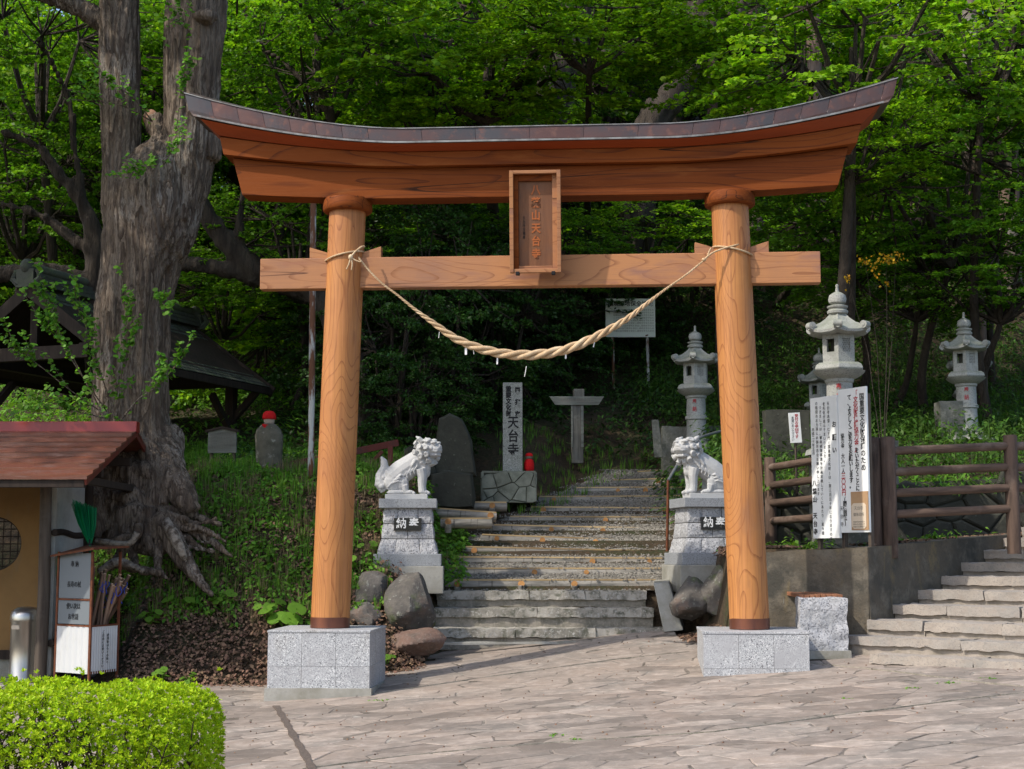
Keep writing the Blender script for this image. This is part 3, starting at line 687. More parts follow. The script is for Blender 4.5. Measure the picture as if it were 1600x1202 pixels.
M().prism([(-.085, 5.0), (.085, 5.0), (.085, 5.384), (-.085, 5.384)], -3.43, 3.43, lambda u, v, t: (t, u, v)).build('tie_beam', MT['wood_beam'], tor, bevel=.008)
def sweep(name, prof, mat, u0=-1, u1=1, n=48, bevel=0, parent=None):
    g = M(); m = len(prof); vs = []; fs = []
    for i in range(n + 1):
        u = lerp(u0, u1, i / n)
        for (y, z, lf, L) in prof: vs.append((u * L, y, z + lf * lift(u * L)))
    for i in range(n):
        for j in range(m): k = (j + 1) % m; fs.append((i * m + j, i * m + k, (i + 1) * m + k, (i + 1) * m + j))
    fs += [tuple(reversed(range(m))), tuple(range(n * m, (n + 1) * m))]
    return g.add(vs, fs).build(name, mat, parent or tor, bevel=bevel)
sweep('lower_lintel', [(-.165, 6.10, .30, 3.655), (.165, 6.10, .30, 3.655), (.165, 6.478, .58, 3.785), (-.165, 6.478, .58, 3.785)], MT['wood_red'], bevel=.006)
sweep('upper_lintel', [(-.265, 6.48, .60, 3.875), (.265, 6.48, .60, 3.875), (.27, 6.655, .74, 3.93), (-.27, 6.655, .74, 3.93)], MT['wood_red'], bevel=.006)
sweep('eave_board', [(-.29, 6.658, .76, 3.94), (.29, 6.658, .76, 3.94), (.44, 6.712, .97, 4.13), (-.44, 6.712, .97, 4.13)], MT['wood_eave'])
rf = sweep('roof_board', [(-.445, 6.714, 1.0, 4.15), (.445, 6.714, 1.0, 4.15), (.445, 6.735, 1.0, 4.16), (-.445, 6.735, 1.0, 4.16)], MT['copper_dark'])
sweep('edge_flashing', [(-.460, 6.718, 1.0, 4.165), (-.448, 6.718, 1.0, 4.165), (-.448, 6.743, 1.0, 4.17), (-.460, 6.740, 1.0, 4.17)], MT['ledge'])
sweep('roof_core', [(-.36, 6.738, 1.0, 4.24), (.36, 6.738, 1.0, 4.24), (.335, 6.775, 1.06, 4.305), (.325, 6.925, 1.17, 4.36), (0, 7.03, 1.2, 4.38), (-.325, 6.925, 1.17, 4.36), (-.335, 6.775, 1.06, 4.305)], MT['copper_dark'])
cu = [-4.33]
while cu[-1] < 4.3: cu.append(cu[-1] + (.325 if abs(cu[-1] + .2) > 2.1 else .66))
cu[-1] = 4.33
for a, b in zip(cu, cu[1:]):
    for s in (-1, 1):
        vs = []
        for i in range(5):
            x = lerp(a + .0025, b - .0025, i / 4); bl = .004 * math.sin(PI * i / 4)
            xe = x / 4.33
            for y, z, lf, L in ((.348 + .0, 6.752, 1.02, 4.255), (.349 + bl, 6.78, 1.06, 4.31), (.338 + bl, 6.922, 1.17, 4.36), (.325, 6.93, 1.17, 4.36), (.335, 6.76, 1.02, 4.255)):
                vs.append((xe * L, s * y, z + lf * lift(xe * L)))
        fs = []
        for i in range(4):
            for j in range(5):
                k = (j + 1) % 5; q = (i * 5 + j, i * 5 + k, (i + 1) * 5 + k, (i + 1) * 5 + j); fs.append(q if s < 0 else tuple(reversed(q)))
        fs += [tuple(range(5)), tuple(range(20, 25))]
        M().add(vs, fs).build('copper_panel', MT['copper'], tor)
        vs = []
for s in (-1, 1):
    sweep('top_flashing', [(s * .325, 6.926, 1.17, 4.365), (s * .352, 6.926, 1.17, 4.365), (s * .352, 6.938, 1.17, 4.37), (s * .325, 6.944, 1.17, 4.37)], MT['copper_dark'] if s > 0 else MT['ledge'])
# name tablet
pq = T('name_tablet', 'framed wooden tablet carved with vertical characters at the centre of the torii', 'name tablet', gw((0, -.26, 5.02)), -GY)
PA = math.atan2(.13, 1.23)
def pt(u, v, d): # u across, v up the tablet, d towards the viewer; leaning forward at the top
    return (u, -.02 - v * math.sin(PA) - d * math.cos(PA), v * math.cos(PA) + .10 - d * math.sin(PA))
def pbox(name, u0, u1, v0, v1, d0, d1, mat, par=pq, taper=0):
    P = [pt(u, v, d) for d in (d0, d1) for u, v in ((u0, v0), (u1, v0), (u1, v1), (u0, v1))]
    return M().add(P, [(3, 2, 1, 0), (4, 5, 6, 7), (0, 1, 5, 4), (1, 2, 6, 5), (2, 3, 7, 6), (3, 0, 4, 7)]).build(name, mat, par, bevel=.004)
pbox('frame_side', -.308, -.262, 0, 1.23, 0, .13, MT['wood_beam']); pbox('frame_side', .262, .308, 0, 1.23, 0, .13, MT['wood_beam'])
pbox('frame_top', -.262, .262, 1.19, 1.23, 0, .128, MT['wood_beam']); pbox('frame_bottom', -.262, .262, 0, .045, 0, .118, MT['wood_beam'])
pbox('inner_frame', -.262, -.205, .045, 1.19, 0, .055, MT['wood_red']); pbox('inner_frame', .205, .262, .045, 1.19, 0, .055, MT['wood_beam'])
pbox('inner_frame', -.205, .205, 1.11, 1.19, 0, .055, MT['wood_red']); pbox('inner_frame', -.205, .205, .045, .085, 0, .055, MT['wood_beam'])
pn = pbox('panel', -.205, .205, .085, 1.11, 0, .022, MT['wood_plaque'])
for k, chh in enumerate('八葉山天台寺'):
    o = text(chh, .136, MT['carve'], pn, pt(.005, 1.0 - .155 * k, .024), vert=False, bold=.004, ext=.003); o.rotation_euler = (PI / 2 + PA, 0, 0); o.scale = (.82, .95, 1)
o = text('天台寺住職書', .042, MT['ink'], pn, pt(-.14, .55, .024)); o.rotation_euler = (PI / 2 + PA, 0, 0); o.scale = (.8, 1.1, 1)
for s in (-1, 1): pbox('bracket', s * .215 - .022, s * .215 + .022, -.028, .012, .02, .145, MT['ink'])
M().box((0, .10, .70), (.12, .2, .5)).build('backing_post', MT['wood_red'], pq)

# straw rope slung between the columns
rp = T('straw_rope', 'thick twisted straw rope slung between the two columns of the torii', 'rope', gw((0, -.3, 4.2)), -GY)
KP = [(560, 402, .011), (575, 421, .011), (597, 443, .012), (622, 462, .014), (650, 485, .020), (680, 507, .035), (710, 528, .047), (742, 542, .052), (775, 551, .057), (812, 555, .060), (850, 553, .059), (885, 546, .056), (920, 532, .054), (950, 516, .045), (980, 498, .035), (1010, 475, .024), (1040, 452, .014), (1070, 431, .011), (1095, 411, .011), (1105, 402, .011)]
def cr(P, n):
    out = []
    for i in range(len(P) - 1):
        a, b, c, d = P[max(i - 1, 0)], P[i], P[i + 1], P[min(i + 2, len(P) - 1)]
        for k in range(n):
            t = k / n; out.append([.5 * (2 * q + (r - p) * t + (2 * p - 5 * q + 4 * r - s) * t * t + (3 * q - p - 3 * r + s) * t ** 3) for p, q, r, s in zip(a, b, c, d)])
    out.append(list(P[-1])); return out
ctr = []
for x, y, r in KP:
    p = gate(x, y, -.30); ctr.append((p.x, p.y, p.z - 4.2, r))
C = cr(ctr, 26)
for s in range(3):
    pa = []; ra = []; ph = s * 2 * PI / 3; ac = 0
    for i, (x, y, z, r) in enumerate(C):
        if i: ac += math.dist(C[i][:3], C[i - 1][:3]) / max(.035, r * 6.2) * 2 * PI * .60
        a, b = C[max(i - 1, 0)], C[min(i + 1, len(C) - 1)]; t = Vector((b[0] - a[0], 0, b[2] - a[2])).normalized(); nrm = Vector((-t.z, 0, t.x))
        pa.append(Vector((x, y + .30, z)) + (nrm * math.cos(ph + ac) + Vector((0, 1, 0)) * math.sin(ph + ac)) * r * .58); ra.append(r * .50)
    M().tube(pa, ra, 8).build('strand', MT['rope'], rp, smooth=True)
def cord(name, pts, r, par, mat=None, n=6):
    return M().tube(cr([tuple(p) for p in pts], 6), r, n).build(name, mat or MT['rope'], par, smooth=True)
def loop(s, zc, tl):
    pts = []
    for i in range(21):
        a = -PI * .55 + s * 0 + 2 * PI * i / 20; zx = tl * math.cos(a)
        pts.append((s * 2.385 + .246 * math.sin(a), -.246 * math.cos(a), zc + .10 * math.sin(a) * (-s) * .6 - 4.2))
    return pts
for s in (-1, 1):
    P = loop(s, 5.40, 0)
    M().tube(P, .012, 6).build('tie_cord', MT['rope'], rp, loc=(0, .3, 0), smooth=True)
a = gate(548, 402, -.33); a = Vector((a.x, -.03, a.z - 4.2))
M().ell(a, (.03, .03, .035)).build('knot', MT['rope'], rp, smooth=True)
cord('tie_cord', [a, a + Vector((.06, .0, .07)), a + Vector((.12, .04, .13)), a + Vector((.15, .1, .15))], .013, rp)
cord('tie_cord', [a, a + Vector((-.02, 0, -.08)), a + Vector((-.05, 0, -.15))], .010, rp); cord('tie_cord', [a, a + Vector((.02, 0, -.08)), a + Vector((.01, 0, -.16))], .010, rp)
cord('tie_cord', [a, a + Vector((.06, 0, -.04)), a + Vector((.13, 0, -.06)), a + Vector((.10, 0, -.02))], .009, rp)
b = gate(1100, 406, -.3); b = Vector((b.x, 0, b.z - 4.2))
M().ell(b, (.028, .025, .024)).build('knot', MT['rope'], rp, smooth=True)
cord('tie_cord', [b, b + Vector((.10, 0, .08)), b + Vector((.24, .03, .14)), b + Vector((.42, .09, .20))], .012, rp)
cord('tie_cord', [b + Vector((.04, 0, .03)), b + Vector((.06, 0, .09)), b + Vector((.085, 0, .14))], .011, rp)
for px, py, l, w in ((686, 522, .05, .006), (728, 548, .05, .026), (777, 563, .05, .018), (821, 578, .10, .007), (884, 556, .03, .020), (928, 538, .03, .012), (740, 549, .03, .008)):
    p = gate(px, py, -.3); M().box((p.x, 0, p.z - 4.2 - l * .2), (w, .003, l + .03), ry=random.uniform(-.2, .35)).build('paper_streamer', MT['paper'], rp)

# ------------------------------------------------------------------ plinths
for s, lab in ((-1, 'grey granite-tiled plinth under the left column of the torii'), (1, 'pale granite-tiled plinth under the right column of the torii')):
    t = T('plinth', lab, 'plinth', gw((s * 2.526, 0, 0)), -GY)
    M().box((0, 0, .85), (1.216, 1.216, .028)).build('top_slab', MT['granite'], t, bevel=.005)
    M().box((0, 0, .30), (1.18, 1.18, 1.0)).build('core', MT['mortar'], t)
    for f in range(4):
        m_ = Matrix.Rotation(f * PI / 2, 3, 'Z')
        for i in range(3):
            for r, (z0, z1) in enumerate(((.197, .448), (.451, .834))):
                c = m_ @ Vector(((i - 1) * .4, -.592, (z0 + z1) / 2)); d = m_ @ Vector((.3965, .018, 0))
                M().box(c, (abs(d.x), abs(d.y), z1 - z0)).build('granite_tile', MT['granite'], t)
    M().rough((0, 0, .02), (1.26, 1.26, .36), 0, .006, .15).build('concrete_base', MT['concrete'], t)

# ------------------------------------------------------------------ guardian lions and pedestals
def lion(mouth):
    g = M(); yaw = -.65 if mouth else -.45
    RH = (Matrix.Rotation(yaw, 3, 'Z') @ Matrix.Rotation(-.12, 3, 'Y')) * 1.22; hc = Vector((.265, 0, .655))
    # body
    g.tube([(-.30, 0, .13), (-.22, 0, .24), (-.10, 0, .34), (.03, 0, .43), (.13, 0, .50), (.22, 0, .56)], [.12, .175, .175, .165, .155, .13], 14)
    g.ell((.19, 0, .40), (.125, .135, .16)); g.ell((.235, 0, .33), (.075, .10, .09))
    for s in (-1, 1):
        g.ell((-.20, s * .105, .18), (.155, .075, .155)); g.ell((-.10, s * .125, .17), (.10, .055, .12))
        g.tube([(-.06, s * .13, .13), (-.04, s * .135, .05), (-.02, s * .135, .03)], [.06, .045, .04], 8)
        g.ell((.0, s * .135, .032), (.085, .05, .036)); g.ell((-.16, s * .12, .03), (.16, .055, .04))
        g.tube([(.17, s * .095, .37), (.195, s * .10, .26), (.19, s * .10, .13), (.20, s * .10, .035)], [.085, .070, .058, .06], 10)
        g.ell((.225, s * .10, .032), (.075, .055, .04))
        for k in (-1, 0, 1): g.ell((.285, s * .10 + k * .027, .024), (.028, .017, .026), 6, 5); g.ell((.075, s * .135 + k * .026, .022), (.026, .016, .022), 6, 5)
        g.ell((.205, s * .13, .30), (.03, .02, .03), 8, 5)
        # flowing fur ridges on the flank and shoulder
        for k in range(4):
            a0 = Vector((.12 - .05 * k, s * .135, .49 - .03 * k)); g.tube([a0, a0 + Vector((.0, s * .015, -.08)), a0 + Vector((-.05, s * .015, -.15)), a0 + Vector((-.03, s * .02, -.20))], [.016, .018, .015, .006], 6)
        for k in range(3): g.tube([(-.30 + .05 * k, s * .15, .10 + .03 * k), (-.24 + .04 * k, s * .178, .16 + .04 * k), (-.15 + .02 * k, s * .182, .19 + .045 * k), (-.08, s * .165, .17 + .05 * k)], [.01, .016, .016, .008], 6)
    # tail with curls
    g.tube([(-.34, 0, .06), (-.40, 0, .16), (-.40, 0, .28), (-.35, 0, .40), (-.365, 0, .49), (-.405, 0, .555)], [.075, .10, .085, .065, .05, .012], 10)
    for s in (-1, 1):
        for c, r in (((-.31, .11, .17), .05), ((-.385, .085, .12), .05), ((-.355, .08, .245), .04), ((-.43, .06, .21), .045)):
            c = Vector((c[0], c[1] * s, c[2])); spir = [c + Vector((math.cos(t), .012 * s, math.sin(t))) * (r * (1 - t / 14)) for t in [i * .7 for i in range(14)]]
            g.ell(c, (r * .8, .03, r * .8), 8, 6); g.tube(spir, .012, 5)
        g.tube([(-.36, s * .04, .32), (-.35, s * .045, .41), (-.385, s * .03, .52)], [.02, .018, .008], 6); g.tube([(-.40, s * .03, .30), (-.395, s * .035, .40)], [.02, .01], 6)
    # head
    def H(x, y, z): return hc + RH @ Vector((x, y, z))
    g.ell(H(0, 0, 0), (.145, .135, .125), 12, 9, RH); g.ell(H(.10, 0, -.02), (.085, .095, .062), 10, 8, RH)
    g.ell(H(.155, 0, .012), (.036, .045, .030), 8, 6, RH)
    for s in (-1, 1):
        g.ell(H(.158, s * .026, -.002), (.025, .020, .018), 7, 5, RH); g.ell(H(.115, s * .055, .065), (.045, .042, .020), 8, 6, RH)
        g.ell(H(.128, s * .052, .040), (.022, .024, .018), 8, 6, RH)
        g.tube([H(.165, s * .02, -.035), H(.145, s * .062, -.045), H(.09, s * .092, -.03)], [.018, .018, .014], 6)
        g.tube([H(-.01, s * .095, .09), H(-.035, s * .125, .135), H(-.075, s * .12, .165)], [.042, .032, .008], 7)
        g.ell(H(.06, s * .075, .10), (.045, .035, .030), 8, 6, RH)
        g.ell(H(.085, s * .09, -.005), (.035, .025, .03), 7, 5, RH)
    if mouth:
        g.tube([H(.05, -.075, -.085), H(.12, -.045, -.105), H(.14, 0, -.108), H(.12, .045, -.105), H(.05, .075, -.085)], .022, 7); g.ell(H(.05, 0, -.095), (.08, .06, .022), 8, 6, RH)
        for s in (-1, 1): g.tube([H(.135, s * .04, -.045), H(.135, s * .04, -.078)], [.010, .004], 5); g.tube([H(.12, s * .05, -.09), H(.12, s * .05, -.062)], [.009, .004], 5)
        g.ell(H(.08, 0, -.075), (.05, .03, .010), 8, 5, RH)
    else:
        g.tube([H(.06, -.075, -.075), H(.13, -.045, -.080), H(.148, 0, -.082), H(.13, .045, -.080), H(.06, .075, -.075)], .026, 7); g.ell(H(.06, 0, -.08), (.085, .065, .035), 8, 6, RH)
    for k in range(5): g.ell(H(.055 - .01 * abs(k - 2), (k - 2) * .034, -.135), (.018, .018, .03), 6, 5, RH)
    # mane of curls
    rr = random.Random(4 + mouth)
    for ring, (th, rad_) in enumerate(((1.25, .145), (1.65, .165), (2.1, .165), (2.55, .14))):
        nn = (11, 10, 8, 5)[ring]
        for k in range(nn):
            a = 2 * PI * (k + .5 * (ring % 2)) / nn; dv = Vector((math.cos(th), math.sin(th) * math.cos(a), math.sin(th) * math.sin(a)))
            if dv.z > .80 and ring < 2: continue
            dv = RH @ dv; c = hc + dv * rad_ + Vector((0, 0, -.03)); dv.normalize(); b = dv.orthogonal().normalized(); t = dv.cross(b); q = rr.uniform(.042, .052)
            g.ell(c, (q * .85, q * .85, q * .85), 8, 6)
            g.tube([c + dv * q * .75 + (b * math.cos(w) + t * math.sin(w)) * q * (1 - w / 15) for w in [j * .8 for j in range(15)]], .0095, 5)
    for s in (-1, 1):
        g.tube([(.10, s * .15, .50), (.05, s * .16, .42), (.03, s * .15, .37)], [.03, .022, .006], 6); g.tube([(.28, s * .06, .48), (.27, s * .08, .40), (.30, s * .07, .36)], [.028, .022, .006], 6)
    return remesh(g, .007, 0)
def pedestal(px0, px1, ybase, Y, rz, label, llab, turn, mouth):
    xc = (X(px0, Y) + X(px1, Y)) / 2; k = (X(px1, Y) - X(px0, Y)); zb = at(px0, ybase, Y).z; D = k
    t = T('lion_pedestal', label, 'pedestal', (xc, Y + D / 2, zb), rz)
    M().box((0, 0, -.19), (k * 1.07, D * 1.07, .38)).build('foundation', MT['concrete'], t, bevel=.01)
    M().box((0, 0, .085), (k, D, .17)).build('base_slab', MT['capstone'], t, bevel=.008)
    prof = [(.17, .455), (.28, .42), (.38, .398), (.56, .375), (.74, .362), (.812, .358)]
    def w(z): return tab(prof, z) * k
    zs = [.172, .375, .385, .588, .598, .812]
    for r in range(3):
        z0, z1 = zs[2 * r], zs[2 * r + 1]
        for f in range(4):
            m_ = Matrix.Rotation(f * PI / 2, 3, 'Z'); cuts = (-1, -.42, .42, 1) if r != 1 else (-1, -.0, 1)
            for a, b in zip(cuts, cuts[1:]):
                g = M(); nu = 6; nz = 4; vs = []
                for q in range(nz + 1):
                    z = lerp(z0, z1, q / nz)
                    for i in range(nu + 1):
                        u = lerp(a, b, i / nu); edge = q in (0, nz) or i in (0, nu)
                        x = u * w(z); x = x - (.004 if u == b and b < 1 else 0) + (.004 if u == a and a > -1 else 0)
                        y = -w(z) + (.008 if edge else -.004 - .008 * noise.noise(Vector((x * 14, z * 14, f + 7 * r)))); 
                        if u in (-1, 1): y = -w(z) + .008
                        if i in (0, nu) and abs(u) == 1: x = u * (w(z) - .008)
                        vs.append(m_ @ Vector((x, y, z)))
                fs = [(q * (nu + 1) + i, q * (nu + 1) + i + 1, (q + 1) * (nu + 1) + i + 1, (q + 1) * (nu + 1) + i) for q in range(nz) for i in range(nu)]
                g.add(vs, fs).build('stone_block', MT['granite_rough'], t)
    g = M().lathe([((w(z) - .022) * math.sqrt(2), z) for z in (.1705, .28, .38, .56, .812)], 4, rz=PI / 4); g.build('core', MT['grout'], t)
    M().box((0, 0, .877), (k * .86, D * .86, .13)).build('cap_slab', MT['capstone'], t, bevel=.006)
    pl = M().box((-.0 if turn == 0 else .02, -w(.46) - .008, .585), (.385, .05, .175)).build('name_plate', MT['black_stone'], t)
    zc = .588
    for dx, ch in ((-.088, '納'), (.088, '奉')): text(ch, .155, MT['ink_white'], pl, (dx + (0 if turn == 0 else .02), -w(.46) - .0345, zc), vert=False, bold=.003, sx=.95)
    st = T('lion_statue', llab, 'lion statue', Vector((xc, Y + D / 2, zb + .942)), rz + (0 if turn == 0 else PI))
    M().box((-.03, 0, .036), (.60, .40, .072)).build('base', MT['statue'], st, bevel=.005)
    me = lion(mouth); 
    if turn:      # mirror so that the head looks to the viewer
        me.transform(Matrix.Scale(-1, 4, (0, 1, 0))); me.flip_normals()
    me.transform(Matrix.Translation((0, 0, .068)) @ Matrix.Scale(.99, 4)); mo('body', me, MT['statue'], st, smooth=True)
pedestal(583, 688, 885, 20.75, .035, 'grey stone block pedestal under the lion left of the steps', 'pale granite lion statue with closed mouth sitting left of the steps', 0, 0)
pedestal(1054, 1160, 883, 20.85, .16, 'grey stone block pedestal under the lion right of the steps', 'pale granite lion statue with open mouth partly hidden by the right torii column', 1, 1)

# ------------------------------------------------------------------ rocks
def rock(px0, px1, py0, py1, Y, seed, mat, label, depth=None, tilt=0, boxy=0):
    a, b = at(px0, py1, Y), at(px1, py0, Y); c = (a + b) / 2; r = Vector(((b.x - a.x) / 2, depth or (b.x - a.x) / 2, (b.z - a.z) / 2))
    g = M(); g.ell((0, 0, 0), (1, 1, 1), 40, 28); vs = []; rr = random.Random(seed)
    pl = [(Vector((rr.uniform(-1, 1), rr.uniform(-1, 1), rr.uniform(-1, 1))).normalized(), rr.uniform(.62, .85)) for _ in range(13)]
    for v in g.v:
        d = Vector(v).normalized(); s = 1.0
        for n_, h in pl:
            q = d.dot(n_)
            if q > 0: s = min(s, h / q)
        s = min(s, 1.0); s *= 1 + .05 * noise.noise(d * 3 + Vector((seed, 0, 0))) + .02 * noise.noise(d * 9)
        p = d * s * 1.12; p = Vector((p.x * r.x, p.y * r.y, p.z * r.z)); vs.append(Matrix.Rotation(tilt, 3, 'Y') @ p)
    g.v = [tuple(v) for v in vs]
    c.z = c.z; c.y += r.y
    return tag(g.build('boulder', mat, None, loc=c, smooth=28), label, 'boulder')
rock(598, 682, 900, 1000, 19.75, 3, MT['rock'], 'big rounded dark boulder at the left foot of the stone steps')
rock(536, 614, 896, 974, 20.1, 8, MT['rock'], 'tilted flat dark boulder leaning between the left torii column and the big round boulder', tilt=-.5)
rock(540, 604, 944, 992, 19.75, 5, MT['rock'], 'low dark boulder just behind the left plinth')
rock(596, 694, 982, 1026, 19.45, 12, MT['rock_red'], 'flat reddish boulder below the big round boulder, beside the lowest step', depth=.3)
rock(1052, 1112, 905, 975, 20.1, 21, MT['rock'], 'dark boulder beside the sloping kerb right of the stone steps')
rock(1098, 1165, 888, 968, 19.95, 25, MT['rock'], 'rugged dark boulder under the right lion pedestal behind the column')

# ------------------------------------------------------------------ inscribed post, small red figure, steles, signs
Y = 25.0; b0 = at(795, 775, Y); k = 2311 / Y
mb = T('masonry_base', 'low base of irregular fitted stones carrying the tall inscribed post', 'stone base', (b0.x, Y + .42, b0.z - .12))
bw, bh, bd = 86 / k, 38 / k + .12, .84
M().box((0, 0, bh / 2), (bw - .05, bd - .05, bh - .012)).build('core', MT['grout'], mb)
rnm = random.Random(2)
for f, (wd, off) in enumerate(((bw, bd / 2), (bd, bw / 2), (bw, bd / 2), (bd, bw / 2))):
    m_ = Matrix.Rotation(f * PI / 2, 3, 'Z')
    for cell in voro(-wd / 2, wd / 2, 0, bh, .27, .21, .42, .2, rnm, lambda x, y: abs(x) < wd / 2 + .1 and -.1 < y < bh + .1):
        for n_, p_ in (((1, 0), (wd / 2, 0)), ((-1, 0), (-wd / 2, 0)), ((0, 1), (0, bh)), ((0, -1), (0, 0))): 
            if len(cell) > 2: cell = clip(cell, Vector(p_), Vector(n_))
        c = clean(cell, .03) if len(cell) > 2 else []
        if len(c) < 3 or abs(area(c)) < .004: continue
        if area(c) < 0: c.reverse()
        c = inset(c, .004); n = len(c); ci = inset(c, .008); d = rnm.uniform(.0, .012); ce = sum(c, Vector((0, 0))) / n
        P = [m_ @ Vector((p.x, -off + .04, p.y)) for p in c] + [m_ @ Vector((p.x, -off + .008, p.y)) for p in c] + [m_ @ Vector((p.x, -off - d, p.y)) for p in ci]
        fs = [(i, (i + 1) % n, n + (i + 1) % n, n + i) for i in range(n)] + [(n + i, n + (i + 1) % n, 2 * n + (i + 1) % n, 2 * n + i) for i in range(n)] + [tuple(range(2 * n, 3 * n))]
        cc = m_ @ Vector((ce.x, -off, ce.y)); M().add([p - cc for p in P], fs).build('stone', MT['masonry'], mb, loc=cc)
M().box((0, 0, bh - .004), (bw * .97, bd * .97, .03)).build('top_bed', MT['masonry'], mb)
mz = b0.z - .12 + bh
mp = T('inscribed_stone_post', 'tall square grey granite post carved with black characters beside the log steps', 'stone post', (X(801, Y), Y + .32, mz + .008))
ph = at(801, 598, Y + .1).z - mz
M().box((0, 0, ph / 2), (.335, .335, ph)).build('shaft', MT['monument'], mp, bevel=.006)
for s, chs, sz, x, z0, dz in ((0, '国指定', .115, .085, ph - .14, .205), (0, '重要文化財', .115, -.07, ph - .12, .105), (0, '天台寺', .245, .01, ph - .70, .235)):
    for i, ch in enumerate(chs): text(ch, sz * .92, MT['ink'], mp, (x, -.1695, z0 - i * dz), vert=False, bold=.005, sx=.85)
jz = T('small_red_figure', 'small stone figure wrapped in a red cap and red bib beside the inscribed post', 'jizo figure', (X(827, Y), Y + .3, mz + .01))
M().lathe([(.075, 0), (.088, .06), (.085, .15), (.07, .20), (.045, .225)], 16).build('bib', MT['red_cloth'], jz, smooth=True)
M().lathe([(.03, .21), (.06, .225), (.066, .25), (.06, .275)], 16).build('face', MT['jizo'], jz, smooth=True)
M().lathe([(.066, .265), (.068, .28), (.055, .31), (.02, .325)], 16).build('cap', MT['red_cloth'], jz, smooth=True)
M().box((0, 0, -.0), (.13, .11, .02)).build('foot', MT['jizo'], jz)

def slabstone(name, pts, Y, depth, mat, label, cat, seed=0):
    P = [at(x, y, Y) for x, y in pts]; c = sum(P, Vector()) / len(P); g = M(); n = 3
    Pd = []
    for i in range(len(P)):
        a, b = P[i], P[(i + 1) % len(P)]
        for k in range(n): q = a.lerp(b, k / n); Pd.append(q + Vector((noise.noise(q * 4), 0, noise.noise(q * 4 + Vector((9, 0, 0))))) * .035)
    m = len(Pd); R = []
    for d, s in ((0, .90), (.05, .99), (depth * .5, 1.02), (depth - .05, .98), (depth, .88)):
        R += [Vector(((p.x - c.x) * s, d, (p.z - c.z) * s)) for p in Pd]
    fs = [tuple(range(m)), tuple(reversed(range(4 * m, 5 * m)))] + [(k * m + (i + 1) % m, k * m + i, (k + 1) * m + i, (k + 1) * m + (i + 1) % m) for k in range(4) for i in range(m)]
    return tag(g.add(R, fs).build(name, mat, None, loc=c, smooth=35), label, cat)
slabstone('stone_stele', [(676, 745), (681, 690), (685, 652), (703, 645), (722, 656), (738, 690), (744, 745)], 24.6, .35, MT['stele'], 'dark rough pointed stone stele standing behind the left lion', 'stele')
slabstone('stele_base', [(668, 795), (672, 742), (700, 735), (738, 740), (740, 795)], 24.35, .7, MT['stele'], 'dark squared base rock under the rough stone stele', 'base stone')
rock(625, 682, 692, 765, 24.4, 33, MT['stele'], 'grey-green round-topped stone right behind the left lion', depth=.25)

Y = 27.5; b = at(902, 712, Y)
wp = T('wooden_signpost', 'weathered grey wooden cross-shaped signpost with one flaring name board', 'signpost', (b.x, Y, b.z - .15))
M().box((0, 0, .62), (.21, .16, 1.24), rz=.1).build('post', MT['grey_wood'], wp, bevel=.015)
M().box((.03, 0, 1.29), (.20, .17, .2), rz=.1).build('post_head', MT['grey_wood'], wp, bevel=.015)
bl = M().prism([(-.52, .065), (-.41, -.095), (.40, -.095), (.50, .065)], -.115, -.075, lambda u, v, t: (u, t, v + 1.18)).build('name_board', MT['grey_wood_h'], wp, bevel=.004)
text('天台寺参道入口', .085, MT['ink_faint'], bl, (0, -.117, 1.165), vert=False, sx=1.1)
M().box((-.1, -.09, .75), (.03, .02, .9), rz=.1).build('split_strip', MT['grey_wood_h'], wp); M().box((.09, -.09, .7), (.05, .02, .8), rz=.1).build('split_strip', MT['grey_wood_h'], wp)

Y = 32.0; a = at(946, 467, Y); c = at(1024, 527, Y)
rb = T('rusty_notice_board', 'old pale board with rust stains on two white posts up the slope', 'notice board', (a.x / 2 + c.x / 2, Y, c.z))
w_, h_ = c.x - a.x, a.z - c.z
bd_ = M().box((0, 0, h_ / 2), (w_, .03, h_)).build('board', MT['rustboard'], rb)
text('環境緑地保全地域', .125, MT['ink'], bd_, (.0, -.017, h_ * .86), vert=False, bold=.002)
for i in range(9): text('この地域は自然環境を保全し緑地を守るための区域です'[(i % 3):(i % 3) + 19], .047, MT['ink_faint'], bd_, (.07, -.017, h_ * .70 - i * .058), vert=False)
for px, l in ((958, 1.15), (1013, 1.25)):
    M().tube([(X(px, Y) - (a.x + c.x) / 2, .04, h_ * .9), (X(px, Y) - (a.x + c.x) / 2 + .03, .04, -l)], .032, 8).build('post', MT['rustpole'], rb, smooth=40)

